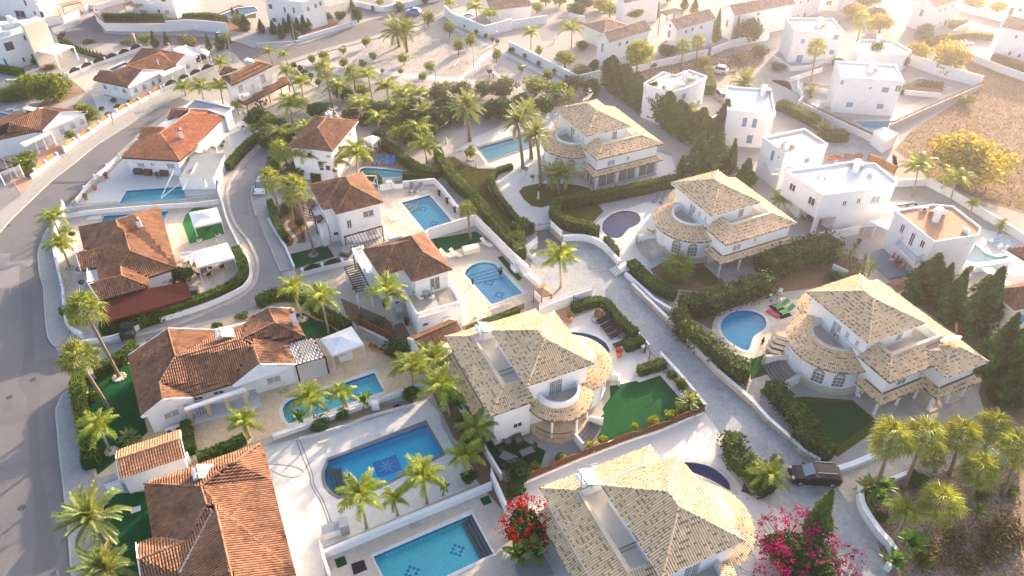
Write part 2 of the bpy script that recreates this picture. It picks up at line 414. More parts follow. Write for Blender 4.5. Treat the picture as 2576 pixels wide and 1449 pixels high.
def inside(Q,poly):
 Q=np.asarray(Q);p=np.asarray(poly)[:,:2];n=len(p);r=np.zeros(len(Q),bool)
 for i in range(n):
  x0,y0=p[i];x1,y1=p[(i+1)%n]
  if y0==y1:continue
  c=((y0>Q[:,1])!=(y1>Q[:,1]))&(Q[:,0]<(x1-x0)*(Q[:,1]-y0)/(y1-y0)+x0)
  r^=c
 return r
POOL_HOLES=[]
LEVEL=[.004]
def sheet(name,pts,m,z=None,holes=True,kind=True,parent=None):
 """a flat surface lying on the ground, cut round the pools; each new sheet lies 4 mm above the last of its own stack"""
 if isinstance(pts,str):pts=P(pts)
 z=z if z is not None else .004
 q=[G(p)for p in pts]if len(pts[0])==2 else pts
 V,F=cut_sheet([q],POOL_HOLES if holes else())
 mb=MB();mb.add(np.c_[V,np.full(len(V),z)],F);o=mb.mk(name,m,parent)
 if kind:o['kind']='structure'
 return o
def curve(pts,step=.6,closed=False):
 """Catmull-Rom through 2-D world points"""
 p=[NA(q[:2],float)for q in pts];n=len(p);out=[]
 if n<3:return p
 rng=range(n if closed else n-1)
 for i in rng:
  a=p[(i-1)%n]if closed or i>0 else 2*p[0]-p[1];b=p[i];c=p[(i+1)%n]
  d=p[(i+2)%n]if closed or i+2<n else 2*p[-1]-p[-2]
  k=max(1,int(NN(c-b)/step))
  for j in range(k):
   t=j/k;out.append(.5*((2*b)+(-a+c)*t+(2*a-5*b+4*c-d)*t*t+(-a+3*b-3*c+d)*t**3))
 if not closed:out.append(p[-1])
 return out
def offset(path,d,closed=False):
 p=[NA(q[:2],float)for q in path];n=len(p);out=[]
 for i in range(n):
  a=p[(i-1)%n]if closed or i>0 else p[i];c=p[(i+1)%n]if closed or i<n-1 else p[i]
  t=c-a;L=NN(t);t=t/L if L>1e-9 else NA([1,0.])
  k=1.
  if 0<i<n-1 or closed:
   e1=p[i]-a;l1=NN(e1)
   if l1>1e-9:k=1/max(.5,abs(np.dot(e1/l1,t)))
  out.append(p[i]+d*k*NA([-t[1],t[0]]))
 return out
def rbn(mb,path,w,z0,z1,mi=0,closed=False,tone=.5,cap=None):
 """solid strip along a path (a low wall, a kerb)"""
 a=offset(path,w/2,closed);b=offset(path,-w/2,closed);n=len(a)
 if np.isscalar(z0):z0=[z0]*n
 if np.isscalar(z1):z1=[z1]*n
 V=[]
 for i in range(n):V+=[(*a[i],z0[i]),(*b[i],z0[i]),(*b[i],z1[i]),(*a[i],z1[i])]
 F=[]
 for i in range(n if closed else n-1):
  j=(i+1)%n
  for k in range(4):
   F.append((4*i+k,4*i+(k+1)%4,4*j+(k+1)%4,4*j+k))
 if not closed:F+=[(3,2,1,0),(4*n-4,4*n-3,4*n-2,4*n-1)]
 mb.add(V,F,mi,tone)
def along(path,step,first=0.):
 """points and headings each step metres along a path"""
 p=[NA(q[:2],float)for q in path];out=[];s=first;acc=0
 for i in range(len(p)-1):
  d=p[i+1]-p[i];L=NN(d)
  while s<=acc+L+1e-6:
   t=(s-acc)/max(L,1e-9);out.append((p[i]+d*t,at2(d[1],d[0])));s+=step
  acc+=L
 return out
def low_wall(s,h,lbl,w=.2,m='wall_paint',z0=0.,smooth=False,coping=True,name='boundary_wall',cat='wall',grp=None,extra=None):
 pts=GG(s)if isinstance(s,str)or len(s[0])==2 else s
 path=curve(pts)if smooth else[q[:2]for q in pts]
 mid=path[len(path)//2];t=thg(name,lbl,cat,(float(mid[0]),float(mid[1]),z0),0,grp)
 mb=MB();rbn(mb,path,w,z0,z0+h);mb.mk('wall',m,t)
 if coping:
  c=MB();rbn(c,path,w+.06,z0+h+.001,z0+h+.05);c.mk('coping','wall_paint' if m!='wall_paint' else 'plaster',t)
 return t,path
def slat_fence(t,path,z0,z1,n,m='white_metal',post=2.,th=.03,gap=.35,postm=None,slat_name='slat'):
 """horizontal slats between posts; each slat and post a part"""
 tot=sum(NN(NA(path[i+1][:2])-path[i][:2])for i in range(len(path)-1))
 k=max(1,round(tot/post));pts=[q for q,a in along(path,tot/k-1e-6)]
 if len(pts)<2:pts=[path[0],path[-1]]
 H=(z1-z0)/n
 for i in range(len(pts)-1):
  for j in range(n):
   mb=MB();z=z0+H*(j+.5);mb.bar((*pts[i][:2],z),(*pts[i+1][:2],z),th,H*(1-gap));mb.mk(slat_name,m,t)
 for q in pts:
  mb=MB();mb.box(q[0]-.035,q[0]+.035,q[1]-.035,q[1]+.035,z0-.1,z1+.03);mb.mk('post',postm or m,t)
  # --- roof tiles
def tmpl(w,l,seg=4,lift=.035,rise=.42,three=False):
 V=[];rows=((-.03,lift),(l*.38,lift*.6),(l,0.))if three else((-.03,lift),(l,0.))
 for y,dz in rows:
  for i in range(seg+1):
   a=PI*i/seg;V.append((-mc(a)*w*.44,y,ms(a)*w*rise+dz))
 F=[(j*(seg+1)+i,j*(seg+1)+i+1,(j+1)*(seg+1)+1+i,(j+1)*(seg+1)+i)for j in range(len(rows)-1)for i in range(seg)]
 F.append(tuple(range(seg+1))[::-1])
 return NA(V),F
class TileSet:
 def __init__(s,m,w=.23,l=.42,dark=0.,seg=4):s.m=m;s.w=w;s.l=l;s.dark=dark;s.seg=seg;s.C=[];s.X=[];s.Y=[];s.Z=[];s.S=[]
 def put(s,C,X,Y,Z,S=None):
  n=len(C);s.C.append(np.asarray(C));
  for lst,A in((s.X,X),(s.Y,Y),(s.Z,Z)):
   A=np.asarray(A,float);lst.append(np.tile(A,(n,1))if A.ndim==1 else A)
  s.S.append(np.ones(n)if S is None else np.asarray(S))
 def plane(s,pts):
  """pts: 3-D polygon, first edge the eave"""
  pts=[np.asarray(p,float)for p in pts]
  n=np.zeros(3);k=len(pts)
  for i in range(k):n+=np.cross(pts[i]-pts[0],pts[(i+1)%k]-pts[0])
  n/=NN(n)
  if n[2]<0:n=-n
  u=pts[1]-pts[0];u-=n*(u@n);u/=NN(u);v=np.cross(n,u)
  if v[2]<0:v=-v;u=-u
  q=NA([((p-pts[0])@u,(p-pts[0])@v)for p in pts])
  w,l=s.w,s.l
  us=np.arange(q[:,0].min()+w/2,q[:,0].max(),w);vs=np.arange(0.,q[:,1].max(),l)
  A,B=np.meshgrid(us,vs);Q=np.c_[A.ravel(),B.ravel()]
  ok=inside(Q+[0,l*.5],q);Q=Q[ok]
  if not len(Q):return
  C=pts[0]+Q[:,0:1]*u+Q[:,1:2]*v+n*.012
  x=np.cross(v,n);s.put(C,x,v,n)
 def cone(s,F,cx,cy,r0,r1,z0,z1,a0,a1):
  """ring of tiles round a centre in the local frame F; r0,z0 at the eave"""
  L=math.hypot(r0-r1,z1-z0);rows=max(1,int(round(L/s.l)));da=s.w*1.05/r0
  na=max(1,int(abs(a1-a0)/da));C=[];X=[];Y=[];Z=[];S=[]
  for j in range(rows):
   t=j/rows;r=r0+(r1-r0)*t;z=z0+(z1-z0)*t
   for i in range(na):
    a=a0+(a1-a0)*(i+.5)/na;er=NA([mc(a),ms(a)])
    e=er[0]*F.a+er[1]*F.b;ta=NA([-e[1],e[0],0])
    y=NA([-(e[0])*(r0-r1)/L,-(e[1])*(r0-r1)/L,(z1-z0)/L]);z_=np.cross(-ta,y)
    if z_[2]<0:z_=-z_
    C.append([*(F.o+cx*F.a+cy*F.b+e*r),z+.012]);X.append(np.cross(y,z_));Y.append(y);Z.append(z_);S.append(r/r0*1.)
  s.put(C,X,Y,Z,S)
 def ridge(s,a,b):
  """big ridge tiles from a to b"""
  a=np.asarray(a,float);b=np.asarray(b,float);d=b-a;L=NN(d);
  if L<.3:return
  if d[2]<0:a,b=b,a;d=-d
  y=d/L;x=np.cross(y,(0,0,1));x/=NN(x);z=np.cross(x,y);n=max(1,int(L/s.l))
  s.put([a+y*(i*L/n)+z*.04 for i in range(n)],x*1.1,y,z*1.1)
 def finish(s,parent,near=True,limit=300):
  C=np.concatenate(s.C);X=np.concatenate(s.X);Y=np.concatenate(s.Y);Z=np.concatenate(s.Z);S=np.concatenate(s.S)
  n=len(C);T,F=tmpl(s.w,s.l,s.seg,three=bool(s.dark))
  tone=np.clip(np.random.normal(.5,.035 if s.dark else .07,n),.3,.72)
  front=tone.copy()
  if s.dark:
   d=np.random.rand(n)<s.dark;front[d]=np.random.uniform(.0,.07,d.sum())  # shadow gaps at the lower tile ends, put into the tone at random
  idx=np.arange(n);pick=np.zeros(n,bool)
  if near and limit:
   vis=NA([in_view(c)for c in C]);dist=NN(C-[0,0,CAMZ],axis=1)+(~vis)*1e4
   order=np.argsort(dist);order=order[:limit];order=order[dist[order]<5e3];pick[order]=True
  if pick.any():
   variants={}
   for i in np.nonzero(pick)[0]:
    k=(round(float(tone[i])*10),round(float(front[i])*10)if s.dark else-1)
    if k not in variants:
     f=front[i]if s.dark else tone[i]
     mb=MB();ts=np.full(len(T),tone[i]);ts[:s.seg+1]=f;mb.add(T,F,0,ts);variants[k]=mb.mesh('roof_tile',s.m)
    M=Matrix(((X[i,0]*S[i],Y[i,0],Z[i,0],C[i,0]),(X[i,1]*S[i],Y[i,1],Z[i,1],C[i,1]),(X[i,2]*S[i],Y[i,2],Z[i,2],C[i,2]),(0,0,0,1)))
    o=bpy.data.objects.new('roof_tile',variants[k]);COL.objects.link(o);o.parent=parent;o.matrix_basis=WM[parent].inverted()@M
  k=np.nonzero(~pick)[0]
  if len(k):
   nv=len(T)
   V=C[k,None,:]+T[None,:,0:1]*X[k,None,:]*S[k,None,None]+T[None,:,1:2]*Y[k,None,:]+T[None,:,2:3]*Z[k,None,:]
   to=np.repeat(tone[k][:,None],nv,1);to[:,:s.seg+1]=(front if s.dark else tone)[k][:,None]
   base=(np.arange(len(k))*nv)[:,None,None]
   mb=MB();q=NA(F[:-1]);e=NA([F[-1]])
   mb.ch.append((V.reshape(-1,3),(q[None]+base).reshape(-1,4),0,to.ravel()));mb.ch.append((np.zeros((0,3)),(e[None]+base).reshape(-1,s.seg+1),0,np.zeros(0)));mb.n=len(k)*nv
   o=mb.mk('roof_tiles',s.m,parent);o['kind']='stuff'
   # --- houses
class House:
 def __init__(s,lbl,cat='house',name='house',at=None,near=False,tiles='tile_brown',tw=.23,tl=.42,dark=0.,wlm='plaster',seg=4,grp=None):
  s.t=thg(name,lbl,cat,(float(at[0]),float(at[1]),0),0,grp);s.near=near;s.ts=TileSet(tiles,tw,tl,dark,seg);s.planes=[];s.walls=[];s.wm=wlm
  s.wmb=MB();s.deck=MB();s.trim=MB()
 def block(s,poly,z0,z1,mi=0,ground=True):
  """a mass of walls over a footprint (world 2-D points)"""
  s.wmb.prm(poly,z0,z1,mi);n=len(poly)
  for i in range(n):s.walls.append((NA(poly[i][:2],float),NA(poly[(i+1)%n][:2],float),z0,z1))
 def rect(s,p0,p1,p2,z):
  """rectangle from photo corners lying at height z: returns frame (x along p0-p1), length, signed depth"""
  a,b,c=(G(p0,z),G(p1,z),G(p2,z));F=Frame(a,at2(b[1]-a[1],b[0]-a[0]));return F,F.loc(b)[0],F.loc(c)[1]
 def slab(s,pts,th=.12):
  pts=[np.asarray(p,float)for p in pts];n=len(pts);V=pts+[p-(0,0,th)for p in pts]
  F=[tuple(range(n)),tuple(range(n,2*n))[::-1]]+[(i,(i+1)%n,n+(i+1)%n,n+i)[::-1]for i in range(n)]
  s.deck.add(V,F)
 def plane(s,pts):s.ts.plane(pts);s.slab(pts)
 def roof(s,F,x0,x1,y0,y1,ze,rise,ends='hh',over=.45,wall0=0.,base=True,gabm=0):
  """hip/gable roof over a local rectangle (eave lines), ridge along the longer side; ends: h hip, g gable, o open (runs into another roof)"""
  if x0>x1:x0,x1=x1,x0
  if y0>y1:y0,y1=y1,y0
  sw=(y1-y0)>(x1-x0)
  if sw:
   F=Frame(F(NA([0,0.]))[:2],F.ang+PI/2);x0,x1,y0,y1=y0,y1,-x1,-x0
  hw=(y1-y0)/2;ym=(y0+y1)/2;zr=ze+rise
  ra=x0+(hw if ends[0]=='h' else 0);rb=x1-(hw if ends[1]=='h' else 0)
  if ra>rb:ra=rb=(ra+rb)/2
  w=lambda x,y,z:F(NA([x,y,z]))
  A,B,C,D=w(x0,y0,ze),w(x1,y0,ze),w(x1,y1,ze),w(x0,y1,ze);E,Fp=w(ra,ym,zr),w(rb,ym,zr)
  s.plane([A,B,Fp,E]);s.plane([C,D,E,Fp])
  if ends[0]=='h':s.plane([D,A,E]);s.ts.ridge(A,E);s.ts.ridge(D,E)
  if ends[1]=='h':s.plane([B,C,Fp]);s.ts.ridge(B,Fp);s.ts.ridge(C,Fp)
  s.ts.ridge(E,Fp)
  iw=over;X0=x0+(iw if ends[0]!='o' else 0);X1=x1-(iw if ends[1]!='o' else 0)
  for k,(e,X,sx)in enumerate(((ends[0],x0,1),(ends[1],x1,-1))):
   if e=='g':
    xi=X+sx*iw;k2=rise*(iw/hw)
    a,b,c=w(xi,y0+iw,ze-.1),w(xi,y1-iw,ze-.1),w(xi,ym,zr-k2*.3-.12)
    d=w(xi+sx*.2,0,0)[:2]-w(xi,0,0)[:2];V=[a,b,c]+[q+NA([d[0],d[1],0])for q in(a,b,c)]
    s.wmb.add(V,[(0,1,2),(5,4,3),(0,3,4,1),(1,4,5,2),(2,5,3,0)],gabm)
    for yy in(y0,y1):
     p,q=w(X-sx*.03,yy,ze-.05),w(X-sx*.03,ym,zr-.05);s.trim.bar(p,q,.07,.26)
  if base:s.block([F(NA([x,y]))[:2]for x,y in((X0,y0+iw),(X1,y0+iw),(X1,y1-iw),(X0,y1-iw))],wall0,ze-.08)
  for yy in(y0,y1):s.trim.bar(w(x0,yy,ze-.10),w(x1,yy,ze-.10),.05,.16)
  for e,X in((ends[0],x0),(ends[1],x1)):
   if e=='h':s.trim.bar(w(X,y0,ze-.10),w(X,y1,ze-.10),.05,.16)
  return F,(x0,x1,y0,y1)
 def hit(s,p,zoff=0.):
  """where the photo ray through p meets the nearest wall of the house"""
  d=ray(p);best=None
  for a,b,z0,z1 in s.walls:
   e=b-a;n=NA([e[1],-e[0]]);n=n/NN(n);den=d[:2]@n
   if abs(den)<1e-9:continue
   t=(a@n)/den;q=d[:2]*t;z=CAMZ+d[2]*t;u=(q-a)@e/(e@e)
   if t>0 and-.02<=u<=1.02 and z0-.2<=z<=z1+.2 and(best is None or t<best[0]):
    if n@d[:2]>0:n=-n
    best=(t,NA([q[0],q[1],z]),at2(n[1],n[0]))
  return best
 def win(s,px,w=1.2,h=1.1,kind='slide',sill=True,glass='light_glass',z=None,name='window',frame='frame_white'):
  for q in(P(px)if isinstance(px,str)else px):
   r=s.hit(q)
   if r is None:MISSED.append((s.t['label'],q));continue
   wdw(s.t,r[1],r[2],w,h,kind,sill,glass,name,frame)
 def ac(s,px):
  for q in P(px):
   r=s.hit(q)
   if r is not None:ac_unit((r[1][0]+mc(r[2])*.22,r[1][1]+ms(r[2])*.22,r[1][2]-.3),r[2]-PI/2,s.t)
 def done(s,mats=None,deckm='plaster',trimm='plaster',tiles=True):
  s.wmb.mk('wall',mats or[s.wm,'cream_plaster'],s.t)
  if s.deck.ch:
   d=s.deck.mk('roof','roof_under_pale' if s.ts.dark else 'roof_under',s.t)
   if s.ts.C:s.ts.finish(d,s.near)
  if s.trim.ch:s.trim.mk('fascia',trimm,s.t)
  return s.t
MISSED=[]
def wdw(parent,pos,na,w,h,kind='slide',sill=True,glass='light_glass',name='window',frame='frame_white'):
 """frame proud of the wall, pane set back in it; na: direction the wall faces"""
 pos=np.asarray(pos,float);F=Frame(pos+0.,na-PI/2+PI)
 F=Frame(pos,na+PI/2);F.b=NA([mc(na),ms(na)])
 z=pos[2];f=.06;fw=MB();D=.055
 b=lambda x0,x1,z0,z1,y0=-.01,y1=D,mb=fw:mb.box(x0,x1,y0,y1,z0,z1,fr=F)
 if kind in('arch','archdoor'):
  n=10;r=w/2;zc=z+h/2-r;outer=[];inner=[]
  pts=[(-r,z-h/2)]+[(-r*mc(PI*i/n),zc+r*ms(PI*i/n))for i in range(n+1)]+[(r,z-h/2)]
  q=lambda k,y:[F(NA([x*k,y,zc+(zz-zc)*(k if zz>zc else 1)]))for x,zz in pts]
  o,i_=q(1.14,D),q(.96,D);m_=len(o);o2=q(1.14,0);i2=q(.96,-.0)
  fw.add(o+i_+o2+i2,[(k,k+1,m_+k+1,m_+k)for k in range(m_-1)]+[(2*m_+k,2*m_+k+1,k+1,k)for k in range(m_-1)]+[(m_+k,m_+k+1,3*m_+k+1,3*m_+k)for k in range(m_-1)])
  b(-r*1.14,r*1.14,z-h/2-.05,z-h/2+.03)
  b(-r,r,zc-.03,zc+.03)
  if kind=='arch':
   k=max(2,int(w/.38))
   for i in range(1,k):b(-r+w*i/k-.018,-r+w*i/k+.018,z-h/2,zc,0,.035)
   k2=max(2,int((h-r)/.38))
   for i in range(1,k2):zz=z-h/2+(h-r)*i/k2;b(-r,r,zz-.018,zz+.018,0,.035)
   for i in range(1,6):
    a=PI*i/6;fw.bar(F(NA([0,.02,zc])),F(NA([-r*mc(a),.02,zc+r*ms(a)])),.035)
  wo=fw.mk(name,frame,parent)
  pm=MB();pm.add([F(NA([x*.98,.018,zc+(zz-zc)*(.98 if zz>zc else 1)]))for x,zz in pts],[tuple(range(len(pts)))]);pm.mk('pane',glass,wo)
 else:
  if kind!='plain':
   b(-w/2,w/2,z+h/2-f,z+h/2);b(-w/2,w/2,z-h/2,z-h/2+f)
   b(-w/2,-w/2+f,z-h/2,z+h/2);b(w/2-f,w/2,z-h/2,z+h/2)
  if kind in('slide','door'):b(-f/2,f/2,z-h/2,z+h/2)
  if kind=='grid':
   k=max(2,round(w/.35));k2=max(2,round(h/.38))
   for i in range(1,k):b(-w/2+w*i/k-.015,-w/2+w*i/k+.015,z-h/2,z+h/2,0,.04)
   for i in range(1,k2):b(-w/2,w/2,z-h/2+h*i/k2-.015,z-h/2+h*i/k2+.015,0,.04)
  if kind=='surround':
   for x0,x1,z0,z1 in((-w/2-.14,-w/2,z-h/2-.14,z+h/2+.14),(w/2,w/2+.14,z-h/2-.14,z+h/2+.14),(-w/2,w/2,z+h/2,z+h/2+.14)):b(x0,x1,z0,z1,0,.04)
   b(-f/2,f/2,z-h/2,z+h/2)
  if kind=='plain':b(-w/2-.03,w/2+.03,z+h/2,z+h/2+.03)
  wo=fw.mk(name,frame,parent)
  pn=MB()
  if kind in('slide','door','surround'):
   for x0,x1 in((-w/2+f,-f/2),(f/2,w/2-f)):
    pn=MB();pn.box(x0,x1,0,.02,z-h/2+f,z+h/2-f,fr=F);pn.mk('pane',glass,wo)
  else:pn.box(-w/2+.01,w/2-.01,0,.02,z-h/2+.01,z+h/2-.01,fr=F);pn.mk('pane',glass,wo)
 if sill:
  sm=MB();sm.box(-w/2-.12,w/2+.12,0,.12,z-h/2-.10,z-h/2-.055,fr=F);sm.mk('sill','trim',wo)
 return wo
def ac_unit(pos,rz,parent=None,lbl=None,scale=1.):
 """an air conditioner's outdoor box with fan grille"""
 x,y,z=pos;F=Frame((x,y),rz)
 if parent is None:t=thg('air_conditioner',lbl,'air conditioner',(x,y,z),rz);
 else:t=None
 b=MB();b.box(-.42,.42,-.16,.16,z,z+.6,fr=F)
 g=MB();c=F(NA([-.1,-.165,z+.3]));n=14
 V=[F(NA([-.1+.22*mc(2*PI*k/n),-.175,z+.3+.22*ms(2*PI*k/n)]))for k in range(n)];g.add(V,[tuple(range(n))])
 if parent is not None:
  o=b.mk('air_conditioner','white_metal',parent);g.mk('fan_grille','dark_panel',o)
 else:
  b.mk('casing','white_metal',t);g.mk('fan_grille','dark_panel',t);f=MB();f.box(-.4,.4,-.14,-.1,z-.08,z,fr=F);f.box(-.4,.4,.1,.14,z-.08,z,fr=F);f.mk('foot','grey_metal',t)
  # --- pools (their holes are cut out of every ground sheet)
POOLS=[('11 1465 590 1745 515 1975 785 1695 870','pool_light','coping',.35,'water','bright blue rectangular pool with corner steps beside the white two storey villa'),('o 1169 690 1172 680 1185 668 1205 660 1225 658 1245 663 1315 737 1237 766','pool_pale','coping',.3,'water_clear','pale blue pool with one rounded stepped end by the house with balustrade'),('12 1190 855 1285 1040 330 1370 285 1300 270 1220 290 1170 340 1130 760 1000','pool_light','coping',.4,'water','long blue pool with rounded end on the yellow crazy paving'),('13 725 285 1710 -75 1880 215 1240 545 1000 625 830 645 760 600 710 540 690 460 690 390 715 340','pool_blue','grey_stone',.3,'water_deep','deep blue mosaic pool with a pale star on its floor'),('13 1180 1255 2170 830 2385 1225 1400 1690','pool_light','coping',.28,'water','square tiled light blue pool with grey steps along one short side'),('01 1275 470 1840 430 1880 560 1200 600','pool_light','coping',.3,'water','blue pool behind the grey slatted fence on white tiles'),('01 1050 722 1700 676 1640 790 1010 800','pool_light','coping',.3,'water','pool half hidden behind the big orange brown tiled roof'),('11 1060 250 1200 245 1480 275 1505 300 1490 325 1420 335 1230 345 1050 345','pool_light','coping',.35,'water','small blue pool beside blue loungers and brown paving'),('o 1205 372 1325 337 1352 362 1228 403','pool_light','grey_stone',.5,'water','rectangular pool under the tall date palms by the cream tiled villa'),('21 910 820 930 770 1000 710 1080 680 1160 672 1240 690 1290 730 1290 780 1250 820 1180 850 1140 890 1110 930 1070 950 1000 945 940 910 910 870','pool_navy','coping',.35,'water_clear','dark kidney shaped pool with white rim inside a clipped hedge'),('22 2100 380 2130 310 2200 255 2290 228 2380 228 2470 250 2540 300 2560 350 2540 410 2480 450 2430 490 2410 540 2395 600 2370 630 2320 620 2220 560 2130 480','pool_blue','coping',.4,'water','blue kidney shaped pool with a child walking beside it'),('22 560 450 700 450 850 490 950 560 985 640 970 680 900 640 760 540','pool_navy','coping',.35,'water_clear','curved dark pool beside the row of black loungers'),('23 1690 310 1850 310 2000 350 2120 430 2190 520 2197 590 2150 570 2000 480 1800 400','pool_navy','paving_beige',.4,'water_deep','dark navy crescent pool curving behind the big cream tiled roof'),('00 1090 700 1260 625 1290 640 1130 715','pool_blue','coping',.4,'water','narrow blue pool behind the brown roofed bungalow with arched windows'),('00 -60 1120 130 1160 200 1170 60 1205 -60 1205','pool_blue','coping',.4,'water','blue pool with white loungers behind the ridged bungalow'),('o 545 42 600 20 640 17 650 28 590 45','pool_blue','coping',.5,'water','far blue pool ringed by grass beside the white cube house'),('30 870 1220 1310 1215 1200 1290 1010 1310','pool_pale','coping',.4,'water_clear','pale pool between brown fence and white house with blue shutters'),('30 2060 540 2290 470 2260 560 2140 600','pool_pale','coping',.4,'water_clear','hazy pool beside a row of white loungers'),('30 1490 800 1580 795 1700 850 1820 880 1700 890 1500 860','pool_blue','coping',.3,'water_clear','narrow curved pool behind the brown slatted wall'),('31 1990 1175 2080 1010 2190 1100 2300 1140 2420 1120 2400 1160 2080 1200','pool_pale','pool_light',.35,'water_clear','pale blue pool beside two light blue loungers'),('31 1265 620 1490 592 1520 610 1440 640 1330 645','pool_navy','coping',.3,'water_clear','small angular pool on grey terrace behind the flat terracotta roof'),('10 2080 150 2150 135 2200 165 2130 190','pool_blue','coping',.4,'water_clear','tiny blue pool beside the white garden wall near the park'),]
POOL_PTS=[]
for k,q in enumerate(POOLS):
 w=GG(q[0]);pts=[p[:2]for p in w]
 if len(pts)>7:pts=curve(pts,.5,True)if k not in(1,2,3)else pts
 POOL_PTS.append(pts);POOL_HOLES.append(pts)
PO=[]
def area(p):return sum(p[i][0]*p[(i+1)%len(p)][1]-p[(i+1)%len(p)][0]*p[i][1]for i in range(len(p)))/2
for q,pts in zip(POOLS,POOL_PTS):
 if area(pts)<0:pts=pts[::-1]
 c=np.mean(pts,0);t=thg('swimming_pool',q[5],'swimming pool',(c[0],c[1],0));PO.append(t);n=len(pts)
 D=1.1;b=MB()
 b.add([(*p,.0)for p in pts]+[(*p,-D)for p in pts],[(i,n+i,n+(i+1)%n,(i+1)%n)for i in range(n)])
 V,F=cut_sheet([pts]);b.add(np.c_[V,np.full(len(V),-D)],F);b.mk('basin',q[1],t)
 w=MB();w.add(np.c_[V,np.full(len(V),-.10)],F);w.mk('water',q[4],t,smooth=True)
 band=MB();ins=offset(pts,.012,True)
 band.add([(*p,.0)for p in ins]+[(*p,-.30)for p in ins],[(i,n+i,n+(i+1)%n,(i+1)%n)for i in range(n)]);band.mk('tile_band','mosaic_dark' if 'pool_p' not in q[1]else 'pool_light',t)
 cp=MB();out=offset(pts,-q[3],True);V=[(*p,.03)for p in pts]+[(*p,.03)for p in out]+[(*p,-.05)for p in pts]+[(*p,-.02)for p in out]
 cp.add(V,[(i,(i+1)%n,n+(i+1)%n,n+i)for i in range(n)]+[(i,2*n+i,2*n+(i+1)%n,(i+1)%n)for i in range(n)]+[(n+i,n+(i+1)%n,3*n+(i+1)%n,3*n+i)for i in range(n)]);cp.mk('coping',q[2],t)
def pool_steps(k,p0,p1,n,inward,m='grey_stone',z0=-.25,d=.32,rise=.25):
 """steps parallel to the pool edge p0-p1 (photo points)"""
 a,b=G(P(p0)[0]),G(P(p1)[0]);F=Frame(a,at2(b[1]-a[1],b[0]-a[0]));L=F.loc(b)[0]
 for i in range(n):
  y0,y1=sorted((inward*i*d+inward*.02,inward*(i+1)*d));mb=MB();mb.box(.03,L-.03,y0,y1,-1.08,z0-i*rise,fr=F);mb.mk('step',m,PO[k])
def steps_side(k,p0,p1):
 a,b=G(P(p0)[0])[:2],G(P(p1)[0])[:2];c=np.mean(POOL_PTS[k],0);e=b-a;return 1 if e[0]*(c-a)[1]-e[1]*(c-a)[0]>0 else-1
for k,p0,p1,n,m,d in((4,'13 2170 830','13 2385 1225',3,'grey_stone',.33),(6,'01 1700 676','01 1640 790',3,'pool_pale',.4),(3,'13 720 345','13 800 640',3,'grey_stone',.4),(2,'12 340 1150','12 400 1340',2,'pool_pale',.4)):
 pool_steps(k,p0,p1,n,steps_side(k,p0,p1),m,d=d)
c0=GP('11 1465 590');e1=GP('11 1745 515')-c0;e2=GP('11 1695 870')-c0;e1/=NN(e1);e2/=NN(e2)
for i,(s1,z)in enumerate(((2.5,-.75),(1.8,-.5),(1.1,-.25))):
 mb=MB();q=[c0+e1*.03+e2*.03,c0+e1*s1+e2*.03,c0+e1*s1*.85+e2*s1*.45,c0+e1*s1*.5+e2*s1*.65,c0+e1*.03+e2*s1*.8];mb.prm([p[:2]for p in q],-1.07,z);mb.mk('step','trim',PO[0])
for i in range(4):
 a,b=G((1176+i*3.5,690+i*3)),G((1246+i*6.5,668+i*5));mb=MB()
 mb.prm([p[:2]for p in(G((1171,689)),G((1180,674)),G((1205,661)),G((1225,660)),G((1240,663)),b,a)],-1.07+.001*i,-.28-.2*i);mb.mk('step','pool_pale',PO[1])
def mosaic(k,center,s=.3,z=-1.088,rot=None,m='mosaic_dark'):
 """diamond of dark squares on the pool floor; the pattern is set back for the depth"""
 c=GP(center,z);c2=c[:2];F=Frame(c2,R(25)if rot is None else rot)
 mb=MB()
 for(i,j)in((0,1.5),(0,-1.5),(1.5,0),(-1.5,0),(.75,.75),(.75,-.75),(-.75,.75),(-.75,-.75)):
  mb.box((i-.36)*s,(i+.36)*s,(j-.36)*s,(j+.36)*s,z-.004,z+.004,fr=F)
 mb.mk('floor_mosaic',m,PO[k])
for k,c in((0,'11 1680 655'),(0,'11 1790 800'),(1,'11 2345 1395'),(1,'12 2450 70'),(2,'12 1010 1105'),(2,'12 640 1240'),(4,'13 2025 1190'),(4,'13 1570 1410')):mosaic(k,c,.37)
c=GP('13 1318 345',-1.08);F=Frame(c[:2],R(25));mb=MB();mb.box(-1.25,1.25,-1.05,1.05,-1.095,-1.086,fr=F);mb.mk('star_field','mosaic_dark',PO[3])
st=MB()
for i in range(8):
 a=PI/4*i+.3;r=1.15;q=lambda aa,rr:F(NA([rr*mc(aa),rr*ms(aa),-1.079]));st.add([q(a,r),q(a+PI/8,.30),q(a,.05)],[(0,1,2)])
st.mk('star','mosaic_star',PO[3])
